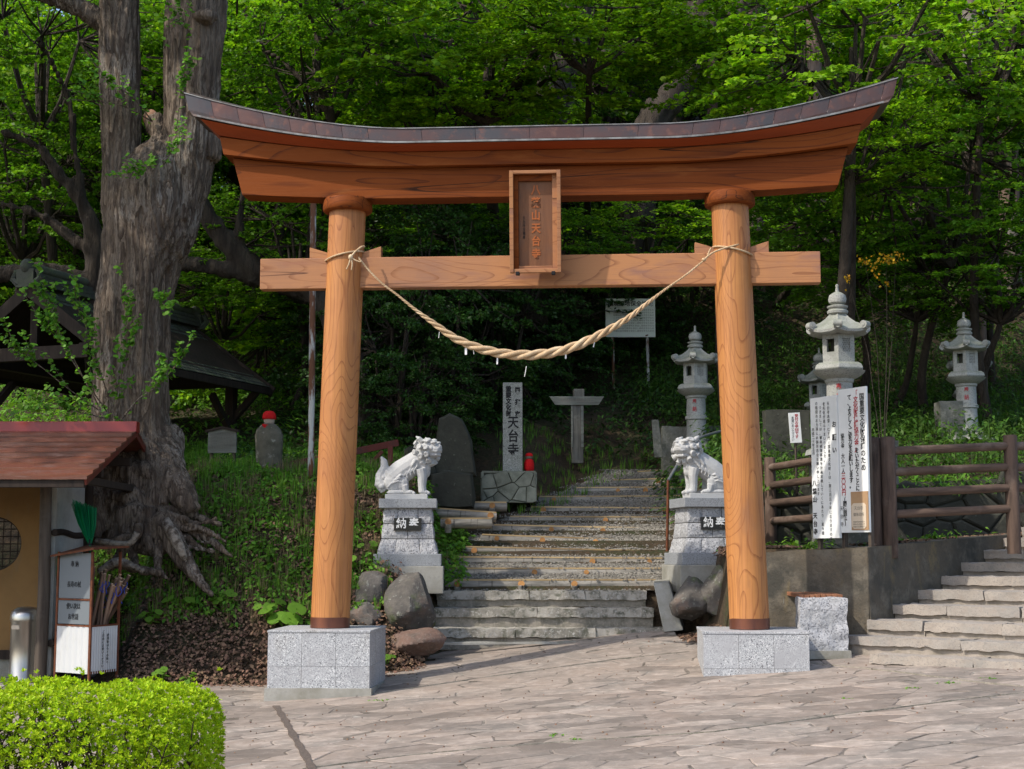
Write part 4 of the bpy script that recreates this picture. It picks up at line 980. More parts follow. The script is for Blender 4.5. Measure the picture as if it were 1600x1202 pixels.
# stone lanterns ---------------------------------------------------------------------------------
MT['found'] = mk('footing_stone', (.15, .15, .13), [('N', 4, .42, .66, (.085, .09, .07)), ('N', 20, .5, .7, (.20, .20, .175))], .9, [('N', 14, .02)])
def lantern(px, ytop, k, Y, label, rz=.3, red=True, group=None, fd=.5):
    """k: width in metres of the roof"""
    zt = at(px, ytop, Y).z; s = k / .84; Hh = 2.42 * s
    t = T('stone_lantern', label, 'stone lantern', (X(px, Y), Y, zt - Hh), rz, group)
    m = MT['lantern']; sc = lambda P: [(r * s, z * s) for r, z in P]
    M().rough((0, 0, -fd / 2), (.74 * s, .74 * s, fd + .06), -rz, .03, .12, 4, seed=px).build('foundation', MT['found'], t)
    M().lathe(sc([(.46, .02), (.44, .09), (.36, .13), (.30, .17), (.26, .20)]), 12, fn=lambda g, i: 1 + .07 * abs(math.sin(g * 4)) * (i < 4)).build('lotus_foot', m, t, smooth=30)
    sh = M().lathe(sc([(.25, .19), (.25, .23), (.21, .27), (.185, .32), (.18, .60), (.205, .62), (.205, .67), (.18, .69), (.175, 1.0), (.195, 1.02), (.20, 1.06)]), 20).build('shaft', m, t, smooth=35)
    M().lathe(sc([(.19, 1.055), (.24, 1.08), (.31, 1.13), (.345, 1.165)]), 24, fn=lambda g, i: 1 + .05 * abs(math.sin(g * 6)) * (i > 0)).build('lotus_platform', m, t, smooth=30)
    M().lathe(sc([(.35, 1.165), (.37, 1.19), (.35, 1.24), (.30, 1.275)]), 6).build('platform', m, t, bevel=.01 * s)
    # hexagonal fire box with openings
    fb = M(); r = .245 * s; z0, z1 = 1.275 * s, 1.66 * s
    for i in range(6):
        a0, a1 = i * PI / 3, (i + 1) * PI / 3; p0, p1 = Vector((math.cos(a0), math.sin(a0), 0)) * r, Vector((math.cos(a1), math.sin(a1), 0)) * r
        d = (p1 - p0); n_ = Vector((d.y, -d.x, 0)).normalized()
        def Q(u, z, o=0): p = p0 + d * u - n_ * o; return (p.x, p.y, z)
        def slab(u0, u1, za, zb): fb.add([Q(u0, za), Q(u1, za), Q(u1, zb), Q(u0, zb), Q(u0, za, .04 * s), Q(u1, za, .04 * s), Q(u1, zb, .04 * s), Q(u0, zb, .04 * s)], [(0, 1, 2, 3), (5, 4, 7, 6), (3, 2, 6, 7), (0, 4, 5, 1), (0, 3, 7, 4), (1, 5, 6, 2)])
        wz0, wz1 = (1.42 * s, 1.60 * s)
        slab(0, .26, z0, z1); slab(.74, 1, z0, z1); slab(.26, .74, z0, wz0); slab(.26, .74, wz1, z1)
        if i % 2 == 0:      # lattice
            for kk in range(-3, 4):
                for sg in (-1, 1):
                    u0_, za_ = .5 + kk * .10 - sg * .16, wz0; u1_, zb_ = .5 + kk * .10 + sg * .16, wz1
                    if max(u0_, u1_) < .26 or min(u0_, u1_) > .74: continue
                    fb.tube([Q(min(.75, max(.25, u0_)), za_ + (max(.25, min(.75, u0_)) - u0_) / (.32 * sg) * (wz1 - wz0), .015 * s), Q(min(.75, max(.25, u1_)), zb_ + (max(.25, min(.75, u1_)) - u1_) / (.32 * sg) * (wz1 - wz0), .015 * s)], .007 * s, 4)
    fb.build('fire_box', m, t)
    M().lathe(sc([(.12, 1.28), (.12, 1.64)]), 6).build('inner_core', MT['grout'], t)
    # roof
    n = 48; prof = [(.20, 1.655, 0), (.36, 1.66, .3), (.40, 1.675, .8), (.405, 1.71, 1.0), (.34, 1.75, .55), (.26, 1.80, .22), (.18, 1.87, .05), (.12, 1.935, 0), (.10, 1.96, 0)]
    vs = []
    for (r_, z_, cf) in prof:
        for j in range(n):
            a = 2 * PI * j / n; q = abs(((a / (PI / 3)) % 1) - .5) * 2; hx = math.cos(PI / 6) / math.cos(((a + PI / 6) % (PI / 3)) - PI / 6) if False else 1
            hexr = math.cos(PI / 6) / math.cos((a % (PI / 3)) - PI / 6)
            rr_ = r_ * s * lerp(1, hexr * 1.06, .85); ridge = q ** 6
            vs.append((rr_ * (1 + .05 * cf * ridge) * math.cos(a), rr_ * (1 + .05 * cf * ridge) * math.sin(a), z_ * s + cf * .05 * s * q ** 3 + .018 * s * ridge * (r_ < .38)))
    fs = [(i * n + j, i * n + (j + 1) % n, (i + 1) * n + (j + 1) % n, (i + 1) * n + j) for i in range(len(prof) - 1) for j in range(n)] + [tuple(reversed(range(n)))]
    rf_ = M().add(vs, fs).build('roof', m, t, smooth=32)
    for i in range(6):
        a = i * PI / 3; d = Vector((math.cos(a), math.sin(a), 0)); sd = Vector((-d.y, d.x, 0)); c0 = d * .405 * s + Vector((0, 0, 1.765 * s))
        g = M(); P = [c0 + (d * math.cos(w) + Vector((0, 0, 1)) * math.sin(w)) * (.056 * s * (1 - w2 / 12)) for w, w2 in [(-1.9 + j * .5, j * .5) for j in range(13)]]
        for q in P: pass
        vs = [];
        for q in P: vs += [q - sd * .042 * s, q + sd * .042 * s]
        c0 = c0 + d * .012 * s + Vector((0, 0, .012 * s)); g.tube([c0 - sd * .055 * s, c0 + sd * .055 * s], .054 * s, 14); g.tube([c0 - sd * .062 * s, c0 + sd * .062 * s], .026 * s, 8)
        g.tube([d * .33 * s + Vector((0, 0, 1.735 * s)), d * .38 * s + Vector((0, 0, 1.725 * s)), c0 + d * .03 * s - Vector((0, 0, .03 * s))], [.035 * s, .04 * s, .035 * s], 6)
        g.build('corner_scroll', m, rf_, smooth=35)
    M().lathe(sc([(.10, 1.95), (.135, 1.97), (.14, 2.0), (.11, 2.03), (.135, 2.05), (.14, 2.07), (.08, 2.09)]), 24, fn=lambda g, i: 1 + .05 * abs(math.sin(g * 5))).build('lotus_collar', m, t, smooth=35)
    M().lathe(sc([(.07, 2.085), (.115, 2.12), (.125, 2.17), (.11, 2.225), (.06, 2.26), (.026, 2.275), (.018, 2.34), (.024, 2.36), (.012, 2.38)]), 20).build('jewel', m, t, smooth=35)
    if red:
        for i, ch in enumerate('奉納'): 
            o = text(ch, .105 * s, MT['ink_red'], sh, (0, 0, 0), vert=False, bold=.001, sx=.75); an = -PI / 2 - .28 - rz
            o.location = (.182 * s * math.cos(an), .182 * s * math.sin(an), (.93 - .135 * i) * s); o.rotation_euler = (PI / 2, 0, an + PI / 2)
    return t
lantern(1315, 440, .86, 20.6, 'large stone lantern standing behind the white notice board', fd=1.25)
lantern(1514, 485, .81, 25.8, 'stone lantern on the grassy slope at the far right behind the log fence')
lantern(1089, 506, .81, 26.4, 'stone lantern close left of the right torii column, above the right lion')
lantern(1284, 541, .81, 28.6, 'distant stone lantern mostly hidden behind the large lantern by the notice board', red=False)
lantern(1520, 520, .81, 28.4, 'stone lantern hidden directly behind the far right lantern, only its roof curls showing', red=False)
# low concrete enclosures around the lantern footings
for px0, px1, y0, y1, Y, lab in ((1034, 1125, 668, 722, 26.9, 'low pale concrete footing wall left of the lantern by the torii column'), (1466, 1500, 628, 664, 25.8, 'low concrete footing wall left of the far right lantern'), (1195, 1262, 642, 712, 24.5, 'dark concrete footing wall behind the small white notice'), (1362, 1398, 690, 738, 21.6, 'square granite footing block right of the white notice board')):
    a, b = at(px0, y1 + 20, Y), at(px1, y0, Y); c = (a + b) / 2
    tag(M().rough((0, 0, 0), (b.x - a.x, .35, b.z - a.z), 0, .015, .12, 4, seed=px0).build('footing_block', MT['stele' if px0 == 1195 else 'found'], None, loc=c, smooth=35), lab, 'footing')
a = at(1020, 660, 25.8); tag(M().hexa([at(1022, 715, 25.7), at(1036, 715, 25.7), at(1036, 715, 25.95), at(1022, 715, 25.95), at(1018, 656, 25.7), at(1029, 656, 25.7), at(1029, 656, 25.95), at(1018, 656, 25.95)]).build('leaning_slab', MT['found'], None, bevel=.01), 'narrow leaning concrete slab at the left end of the lantern footing wall', 'slab')

# ------------------------------------------------------------------ log fence
fe = T('log_fence', 'brown log-style fence of three post groups and four rails on the retaining wall', 'fence', (4.7, 18.9, 1.8))
def fpost(x, y, z0, z1, r=.075): M().tube([(0, 0, 0), (0, 0, z1 - z0 - .012), (0, 0, z1 - z0)], [r, r, r * .88], 16).build('post', MT['fence'], fe, loc=rel(fe, (x, y, z0)), smooth=50)
pm = Vector((X(1366, 18.85), 18.85)); pm2 = Vector((X(1388, 18.82), 18.82)); pr = Vector((X(1580, 19.3), 19.3)); plf = Vector((X(1203, 22.0), 22.0))
zt_m = at(1375, 684, 18.85).z; zt_r = at(1580, 680, 19.3).z; zt_l = at(1203, 715, 22.0).z
fpost(pm.x, pm.y, 1.7, zt_m, .082); fpost(pm2.x, pm2.y, 1.7, zt_m + .005, .095); fpost(pr.x, pr.y, 1.75, zt_r, .088); fpost(plf.x, plf.y, 1.7, zt_l, .085)
for i in range(4):
    for (A, B, ya, yb, sp_a, sp_b, Ya, Yb) in ((pm2, pr, 705, 697, 33.0, 32.6, 18.82, 19.3), (plf, pm, 731, 705, 27.8, 32.6, 22.0, 18.85)):
        za = at(1300, ya + sp_a * i, Ya).z; zb = at(1300, yb + sp_b * i, Yb).z; a = Vector((A.x, A.y, za)); b = Vector((B.x, B.y, zb)); L = (b - a).length
        g = M().tube([(-L / 2, 0, 0), (-L / 2 + .07, 0, 0), (L / 2 - .07, 0, 0), (L / 2, 0, 0)], [.045, .055, .055, .045], 14)
        g.build('rail', MT['fence_h'], fe, loc=rel(fe, (a + b) / 2), smooth=50, rot=(0, -math.asin((b.z - a.z) / L), math.atan2(b.y - a.y, b.x - a.x)))
pr2 = Vector((8.3, 20.2)); fpost(pr2.x, pr2.y, 1.8, 3.3, .088)
for i in range(4):
    a = Vector((pr.x, pr.y, at(1300, 697 + 32.6 * i, 19.3).z)); b = Vector((pr2.x, pr2.y, a.z + .05)); L = (b - a).length
    M().tube([(-L / 2, 0, 0), (L / 2, 0, 0)], .055, 14).build('rail', MT['fence_h'], fe, loc=rel(fe, (a + b) / 2), smooth=50, rot=(0, -math.asin((b.z - a.z) / L), math.atan2(b.y - a.y, b.x - a.x)))

# white notice board ------------------------------------------------------------------------------
P0 = Vector((X(1271, 19.35), 19.35)); P1 = Vector((X(1357, 18.42), 18.42)); dv = (P1 - P0); rzb = math.atan2(dv.y, dv.x); Lb = dv.length
nb = T('notice_board', 'tall white notice board of two panels with columns of black and red Japanese writing', 'notice board', (P0.x, P0.y, 1.85), rzb)
split = Lb * .50
def zat(px, py, Y): return at(px, py, Y).z - 1.85
z0, z1 = zat(1300, 841, 18.9), zat(1290, 622, 19.25)
pL = M().hexa([(0, -.03, z0), (split, -.03, z0), (split, 0, z0), (0, 0, z0), (0, -.03, z1), (split, -.03, z1 + .0), (split, 0, z1), (0, 0, z1)]).build('panel', MT['white_wood'], nb, bevel=.002)
z2, z3 = zat(1340, 832, 18.5), zat(1335, 606, 18.6)
pR = M().hexa([(split + .004, -.012, z2), (Lb, -.012, z2), (Lb, .018, z2), (split + .004, .018, z2), (split + .004, -.012, z3), (Lb, -.012, z3 + .0), (Lb, .018, z3), (split + .004, .018, z3)]).build('panel', MT['white_wood'], nb, bevel=.002)
def colm(par, s, size, u, ztop, dz, mat='ink', y=-.0335, b=.0):
    for i, ch in enumerate(s):
        if ch != ' ': text(ch, size, MT[mat], par, (u, y, ztop - i * dz), vert=False, bold=b, ext=.0005)
wR = Lb - split; yR = -.0155
u_ = lambda f: split + wR * f
colm(pR, '国重要文化財保護のため', .092, u_(.86), z3 - .13, .089, 'ink', yR, .0015)
colm(pR, '「文化財保護協力金」', .088, u_(.64), z3 - .08, .078, 'ink_red', yR, .0015); colm(pR, 'をいただくことに', .075, u_(.64), z3 - .80, .068, 'ink', yR, .002)
colm(pR, 'て、よろしくご協力をお願いします。', .078, u_(.42), z3 - .12, .070, 'ink', yR, .002)
colm(pR, '協力金 大人一人', .070, u_(.14), z3 - .60, .064, 'ink', yR, .001); colm(pR, '三〇〇円', .084, u_(.14), z3 - 1.11, .070, 'ink_red', yR, .0015); colm(pR, '(団体同額)', .072, u_(.17), z3 - 1.40, .060, 'ink', yR, .002)
colm(pR, '天台寺', .06, u_(.05), z3 - 1.52, .10, 'ink', yR)
M().box((split + wR * .70, -.0175, z2 + .27), (wR * .60, .008, .48)).build('brown_card', MT['kraft'], nb)
cp = M().prism([(-.115, -.13), (-.085, -.16), (.085, -.16), (.115, -.13), (.115, .13), (.085, .16), (-.085, .16), (-.115, .13)], -.0275, -.0225, lambda u, v, t: (split + wR * .68 + u * 1.15, t, z2 + .205 + v)).build('cream_card', MT['cream'], nb)
text('天台寺', .055, MT['ink_faint'], cp, (split + wR * .68, -.029, z2 + .30), vert=False, ext=.0004); text('御朱印所', .05, MT['ink_faint'], cp, (split + wR * .68, -.029, z2 + .22), vert=False, ext=.0004)
for k in range(3): text('拝観の方は受付まで', .024, MT['ink_faint'], cp, (split + wR * .68, -.029, z2 + .13 - .03 * k), vert=False, ext=.0004)
colm(pL, 'お願い', .085, split * .88, z1 - .38, .165, 'ink', -.0335, .002)
colm(pL, '天台寺本堂・仁王門(国重要文化財)は、第三百五十年になりますので', .050, split * .68, z1 - .10, .056)
colm(pL, '老朽化が進んでまいりました。', .050, split * .52, z1 - .10, .056)
colm(pL, 'つきましては、解体修理事業を計画実施していくにあたり、皆々様', .050, split * .38, z1 - .14, .056)
colm(pL, 'の格段のお力添えの御芳志をお願い申し上げます。', .050, split * .24, z1 - .08, .056)
colm(pL, '平成二十年五月', .052, split * .09, z1 - .42, .05); colm(pL, '八葉山 天台寺', .085, split * .10, z1 - 1.12, .105, 'ink', -.0335, .002)
for u, yy_ in ((.06, .04), (split, .05), (Lb - .04, .05)): M().box((u, yy_, .9), (.055, .05, 2.0)).build('post', MT['post_wood'], nb)

Y = 21.8; a = at(1233, 645, Y); c = at(1252, 692, Y)
sn = T('small_white_notice', 'small white hanging notice with red and black writing beside the right torii column', 'notice', (a.x, Y, at(1243, 745, Y).z - .25), .1)
zt_ = at(1243, 645, Y).z - sn.location.z; zb_ = at(1243, 692, Y).z - sn.location.z; w_ = c.x - a.x
M().tube([(w_ * .6, .03, 0), (w_ * .55, .03, zt_)], .018, 8).build('stake', MT['post_wood'], sn)
p = M().box((w_ / 2, 0, (zt_ + zb_) / 2), (w_, .02, zt_ - zb_), ry=-.06).build('board', MT['white_wood'], sn)
colm(p, '受付お寺側です', .055, w_ * .62, zt_ - .05, .052, 'ink_red', -.0115, .001); colm(p, '本堂においで下さい', .045, w_ * .28, zt_ - .08, .04, 'ink', -.0115)

# stone block bench -------------------------------------------------------------------------------
bn = T('stone_bench', 'low bench of reddish wooden slats on two rough granite blocks', 'bench', (3.70, 17.75, Pz(3.7, 17.9)))
M().rough((0, .13, .40), (.565, .26, .62), 0, .017, .045, 9, seed=3).build('granite_block', MT['granite_rough'], bn, smooth=30)
M().rough((0, .13, .045), (.62, .34, .10), 0, .006, .1).build('footing', MT['concrete'], bn, smooth=30)
M().rough((0, 1.05, .40), (.60, .24, .66), 0, .014, .045, 9, seed=9).build('granite_block', MT['concrete'], bn, smooth=30)
for i in range(8): M().box((-.235 + i * .067, .60, .735 + .004 * math.sin(i * 5)), (.056, .92, .045), rx=.02).build('slat', MT['bench_wood'], bn, bevel=.004)

# metal handrail and pole, far items --------------------------------------------------------------
hr = T('metal_handrail', 'bent grey metal handrail pipe with a rusty post beside the log steps', 'handrail', at(1042, 842, 23.2))
q0 = at(1044, 751, 23.2); 
M().tube([Vector((0, 0, -.2)), q0 - hr.location], .022, 8).build('post', MT['rust'], hr, smooth=50)
M().tube(cr([tuple(q0 - hr.location), tuple(at(1068, 712, 23.8) - hr.location), tuple(at(1088, 690, 24.3) - hr.location), tuple(at(1102, 681, 24.6) - hr.location), tuple(at(1150, 668, 25.6) - hr.location)], 5), .026, 8).build('rail', MT['pipe'], hr, smooth=50)
q1 = at(1165, 665, 25.8); M().tube([q1 - hr.location, q1 - hr.location - Vector((0, 0, 1))], .022, 8).build('post', MT['rust'], hr, smooth=50)
pb = at(486, 745, 22.6); 
tag(M().tube([Vector((0, 0, -.3)), at(490, 275, 22.6) - pb], .048, 10).build('rusty_pole', MT['rustpole'], None, loc=pb, smooth=50), 'slim white pole streaked with rust standing left behind the left torii column', 'pole')
tag(M().tube(cr([(0, 0, 0), (.06, .0, .05), (.09, 0, -.1), (.07, 0, -.5), (.02, 0, -.62)], 5), .012, 6).build('hanging_hose', MT['rust'], None, loc=gw((2.62, .2, 2.9)), smooth=True), 'short brown hose hanging on the back of the right torii column', 'hose')
# red beams behind the left column
rd = T('red_timber_rail', 'dark red slanted timber rail on low legs in shade behind the left torii column', 'timber rail', at(455, 735, 23.9))
def barp(o, a, b, w, h, name, mat): 
    a, b = a - o.location, b - o.location; L = (b - a).length; c = (a + b) / 2
    return M().box(c, (L, w, h), rz=math.atan2(b.y - a.y, b.x - a.x), ry=-math.asin((b.z - a.z) / L)).build(name, mat, o, bevel=.004)
barp(rd, at(452, 727, 23.9), at(622, 692, 24.3), .10, .11, 'rail', MT['red_paint']); barp(rd, at(500, 735, 24.6), at(622, 715, 24.9), .10, .10, 'rail', MT['red_paint'])
for x in (470, 540, 610): barp(rd, at(x, 800, 24.0), at(x, 718 - (x - 470) * .15, 24.0), .08, .08, 'leg', MT['red_paint'])
barp(rd, at(560, 745, 24.1), at(598, 705, 24.1), .06, .06, 'brace', MT['red_paint'])
# figure in the red hat
Y = 23.3; b = at(419, 745, Y)
jf = T('red_capped_statue', 'weathered upright stone figure wearing a bright red knitted cap and bib tie', 'jizo statue', (b.x, Y, b.z - .05))
g = M(); g.lathe([(.20, -.3), (.205, .2), (.215, .50), (.225, .70), (.19, .80), (.12, .87), (.06, .90)], 20, fn=lambda a, i: (1 - .28 * abs(math.sin(a))) * (1 + .04 * math.sin(3 * a + i))); g.build('body', MT['jizo'], jf, smooth=True)
M().ell((0, 0, .945), (.088, .085, .10), 16, 12).build('face', MT['face'], jf, smooth=True)
M().lathe([(.102, .955), (.108, .975), (.108, 1.0), (.098, 1.045), (.06, 1.085), (.0, 1.095)], 24, fn=lambda a, i: 1 + .02 * math.sin(a * 12)).build('cap', MT['red_cloth'], jf, smooth=True)
M().box((-.035, -.085, .85), (.12, .02, .035), ry=.2).build('bib_tie', MT['red_cloth'], jf); M().box((-.045, -.105, .81), (.04, .015, .10), ry=-.2).build('bib_tie', MT['red_cloth'], jf)
Y = 24.2; a = at(325, 675, Y); c = at(370, 708, Y)
sb = T('small_roofed_sign', 'small pale wooden sign with a low gabled top and columns of faded text', 'sign', (a.x / 2 + c.x / 2, Y, c.z - .35), -.15)
w_, h_ = c.x - a.x, a.z - c.z
bb = M().prism([(-w_ / 2, 0), (w_ / 2, 0), (w_ / 2, h_), (0, h_ + .06), (-w_ / 2, h_)], -.02, .02, lambda u, v, t: (u, t, v + .35)).build('board', MT['grey_wood_h'], sb)
for i in range(9): text('八葉山天台寺の由来', .030, MT['ink_faint'], bb, (-w_ * .38 + i * w_ * .09, -.022, .35 + h_ * .55))
M().prism([(-w_ / 2 - .04, h_ - .01), (0, h_ + .05), (w_ / 2 + .04, h_ - .01), (w_ / 2 + .04, h_ + .03), (0, h_ + .09), (-w_ / 2 - .04, h_ + .03)], -.05, .05, lambda u, v, t: (u, t, v + .35)).build('roof_board', MT['dark_wood'], sb)
for s in (-1, 1): M().box((s * w_ * .4, .03, .1), (.05, .04, .7)).build('post', MT['post_wood'], sb)

# ------------------------------------------------------------------ kiosk at the left
XR = -5.156
ki = T('kiosk', 'small kiosk with a brownish red metal roof, ochre wall and round barred window', 'kiosk', (-6.6, 19.6, .1))
zr, ze, zb2 = at(213, 674, 20.3).z, at(140, 748, 17.97).z, at(235, 712, 21.1).z
XL = -9.4; nrow = 9
for i in range(nrow):
    t0, t1 = i / nrow, (i + 1) / nrow
    y0, y1 = lerp(17.97, 20.26, t0), lerp(17.97, 20.26, t1); z0, z1 = lerp(ze, zr, t0), lerp(ze, zr, t1)
    for a, b in ((XL, -7.3), (-7.295, XR)):
        P = [rel(ki, p) for p in ((a, y0 - .02, z0 - .006 - .004), (b, y0 - .02, z0 - .010), (b, y1, z1 - .012), (a, y1, z1 - .012), (a, y0 - .02, z0 + .030), (b, y0 - .02, z0 + .030), (b, y1, z1), (a, y1, z1))]
        M().hexa(P).build('roof_panel', MT['roof_red'], ki)
for i in range(3):
    t0, t1 = i / 3, (i + 1) / 3; y0, y1 = lerp(21.2, 20.34, t0), lerp(21.2, 20.34, t1); z0, z1 = lerp(zb2 - .03, zr, t0), lerp(zb2 - .03, zr, t1)
    M().hexa([rel(ki, p) for p in ((XR, y0, z0 - .02), (XL, y0, z0 - .02), (XL, y1, z1 - .02), (XR, y1, z1 - .02), (XR, y0, z0 + .012), (XL, y0, z0 + .012), (XL, y1, z1), (XR, y1, z1))]).build('roof_panel', MT['roof_red'], ki)
M().hexa([rel(ki, p) for p in ((XL, 20.20, zr - .02), (XR + .01, 20.20, zr - .02), (XR + .01, 20.40, zr - .02), (XL, 20.40, zr - .02), (XL, 20.22, zr + .13), (XR + .01, 20.22, zr + .13), (XR + .01, 20.38, zr + .13), (XL, 20.38, zr + .13))]).build('ridge_cap', MT['ridge_red'], ki, bevel=.01)
def bar3(o, a, b, w, h, name, mat): return barp(o, Vector(a), Vector(b), w, h, name, mat)
bar3(ki, (XR - .02, 17.97, ze - .045), (XR - .02, 20.28, zr - .045), .03, .07, 'verge_board', MT['red_paint']); bar3(ki, (XR - .02, 21.2, zb2 - .07), (XR - .02, 20.3, zr - .05), .03, .07, 'verge_board', MT['red_paint'])
bar3(ki, (XL, 18.02, ze - .06), (XR - .04, 18.02, ze - .06), .09, .09, 'eave_beam', MT['dark_wood'])
for x in (-5.35, -6.2, -7.0, -7.8): bar3(ki, (x, 18.0, ze - .055), (x, 20.25, zr - .07), .07, .07, 'rafter', MT['dark_wood'])
bar3(ki, (XL, 19.0, ze + .12), (XR - .1, 19.0, ze + .12), .11, .11, 'purlin', MT['dark_wood']); bar3(ki, (XL, 20.4, ze + .35), (XR - .1, 20.4, ze + .35), .11, .11, 'purlin', MT['dark_wood'])
bar3(ki, (XR - .15, 18.1, ze + .0), (XR - .15, 21.0, ze + .0), .09, .09, 'tie_beam', MT['dark_wood'])
for x, y, r, m_ in ((-5.97, 19.0, .078, 'post_wood'), (-8.6, 19.0, .078, 'post_wood'), (-5.83, 20.42, .07, 'dark_wood')):
    M().tube([(0, 0, 0), (.015, 0, 1.2), (-.01, 0, ze + .1 - .08)], [r, r * .98, r * .92], 14).build('post', MT[m_], ki, loc=rel(ki, (x, y, .08)), smooth=50)
M().box((0, 0, 0), (.07, 1.26, 2.5)).build('side_wall', MT['plaster'], ki, loc=rel(ki, (-5.90, 19.72, 1.40)))
for z, w in ((2.02, .09), (.62, .10), (.17, .08)):
    M().tube(cr([(.0, -.68, .0), (0, -.3, .015), (0, .2, -.025), (0, .68, -.01)], 4), w / 2, 6).build('side_rail', MT['dark_wood'], ki, loc=rel(ki, (-5.865, 19.72, z)), smooth=40)
# front wall with a round window
g = M(); xc, zc, r = X(-4, 20.1), at(0, 850, 20.1).z, .365; n = 40; x0, x1, z0, z1 = -9.2, -6.03, .45, 2.75
ring = [(xc + r * math.cos(2 * PI * i / n), zc + r * math.sin(2 * PI * i / n)) for i in range(n)]
def rect(a):
    dx, dz = math.cos(a), math.sin(a); t = min((x1 - xc) / dx if dx > 0 else (x0 - xc) / dx if dx < 0 else 9e9, (z1 - zc) / dz if dz > 1e-9 else (z0 - zc) / dz if dz < -1e-9 else 9e9); return (xc + dx * t, zc + dz * t)
outr = [rect(2 * PI * i / n) for i in range(n)]
vs = [rel(ki, (x, y, z)) for y in (20.1, 20.2) for x, z in ring + outr]
fs = []
for i in range(n):
    k = (i + 1) % n; fs += [(i, k, n + k, n + i), (2 * n + k, 2 * n + i, 3 * n + i, 3 * n + k), (i, 2 * n + i, 2 * n + k, k)]
g.add(vs, fs).build('front_wall', MT['ochre'], ki)
wd = M().tube([rel(ki, (x, 20.14, z)) for x, z in ring + ring[:1]], .022, 6, caps=False).build('round_window', MT['dark_wood'], ki, smooth=True)
for i in range(-3, 4):
    h_ = math.sqrt(r * r - (i * .1) ** 2); M().tube([rel(ki, (xc + i * .1, 20.15, zc - h_)), rel(ki, (xc + i * .1, 20.15, zc + h_))], .008, 6).build('bar', MT['dark_wood'], wd)
    M().tube([rel(ki, (xc - h_, 20.16, zc + i * .1)), rel(ki, (xc + h_, 20.16, zc + i * .1))], .008, 6).build('bar', MT['dark_wood'], wd)
M().box(rel(ki, (-7.6, 20.12, .41)), (3.2, .14, .12)).build('sill_beam', MT['dark_wood'], ki)
M().box(rel(ki, (-7.6, 20.16, .24)), (3.1, .1, .26)).build('base_wall', MT['concrete'], ki)
M().box(rel(ki, (-7.4, 20.1, .075)), (3.4, 2.6, .07)).build('floor_slab', MT['concrete'], ki)

# bin
bi = T('litter_bin', 'round stainless steel litter bin with domed top standing behind the kiosk post', 'litter bin', (X(50, 19.35), 19.35, .115))
M().lathe([(.20, 0), (.20, .03), (.192, .04), (.192, .76), (.20, .77), (.20, .79)], 28).build('body', MT['steel'], bi, smooth=40)
M().lathe([(.205, .79), (.205, .84), (.185, .90), (.12, .945), (.03, .958)], 28).build('dome', MT['steel'], bi, smooth=60)
M().box((-.075, -.178, .70), (.10, .03, .05)).build('label_plate', MT['cream'], bi)

# walking stick stand
cs = at(139, 1052, 18.55); sd = T('stick_stand', 'white ribbed box stand with rusty frame and small roof holding loaned walking sticks', 'stick stand', (cs.x, cs.y, .12), 0)
A1 = Vector((X(97, 18.95), 18.95)) - Vector((cs.x, cs.y)); A2 = Vector((X(192, 19.1), 19.1)) - Vector((cs.x, cs.y)); A3 = A1 + A2
zb_, zt_ = at(120, 1055, 18.7).z - .12, at(145, 979, 18.55).z - .12
Q = [Vector((0, 0)), A2, A3, A1]
zbm = zb_ + .02
def side(a, b, ribs, name='side_panel'):
    d = (b - a); n_ = Vector((d.y, -d.x)).normalized(); g = M(); vs = []; m_ = ribs * 4
    for i in range(m_ + 1):
        p = a + d * i / m_; o = .008 if i % 4 in (1, 2) else 0
        for z in (zbm, zt_): vs.append((p.x + n_.x * o, p.y + n_.y * o, z))
    return g.add(vs, [(2 * i, 2 * i + 2, 2 * i + 3, 2 * i + 1) for i in range(m_)]).build(name, MT['white_metal'], sd)
M().hexa([(p.x * .97 + .01, p.y * .97 + .01, z) for z in (zbm, zbm + .03) for p in Q]).build('bottom', MT['rust'], sd)
side(A1, Q[0], 6); s2 = side(Q[0], A2, 12); side(A2, A3, 6); side(A3, A1, 12)
rzs = math.atan2(A2.y, A2.x); text('ご自由にお使いください', .042, MT['ink'], s2, (A2.x * .45 + .01, A2.y * .45 - .012, (zbm + zt_) / 2), rz=rzs, sx=1.1); text('使用後はもとの所へ', .042, MT['ink'], s2, (A2.x * .62 + .01, A2.y * .62 - .012, (zbm + zt_) / 2), rz=rzs, sx=1.1)
ztop = at(145, 862, 18.55).z - .12
for p in Q: M().box((p.x, p.y, (0 + ztop) / 2), (.028, .028, ztop), rz=rzs).build('frame_post', MT['rust'], sd)
for a, b in ((A1, Q[0]), (Q[0], A2), (A2, A3), (A3, A1)):
    M().tube([(a.x, a.y, zt_), (b.x, b.y, zt_)], .014, 4).build('frame_rail', MT['rust'], sd)
d1 = (Q[0] - A1); ps = [A1 + d1 * .03, A1 + d1 * .95]; nn_ = Vector((d1.y, -d1.x)).normalized() * -.0
z_a, z_b = at(120, 935, 18.75).z - .12, ztop - .02
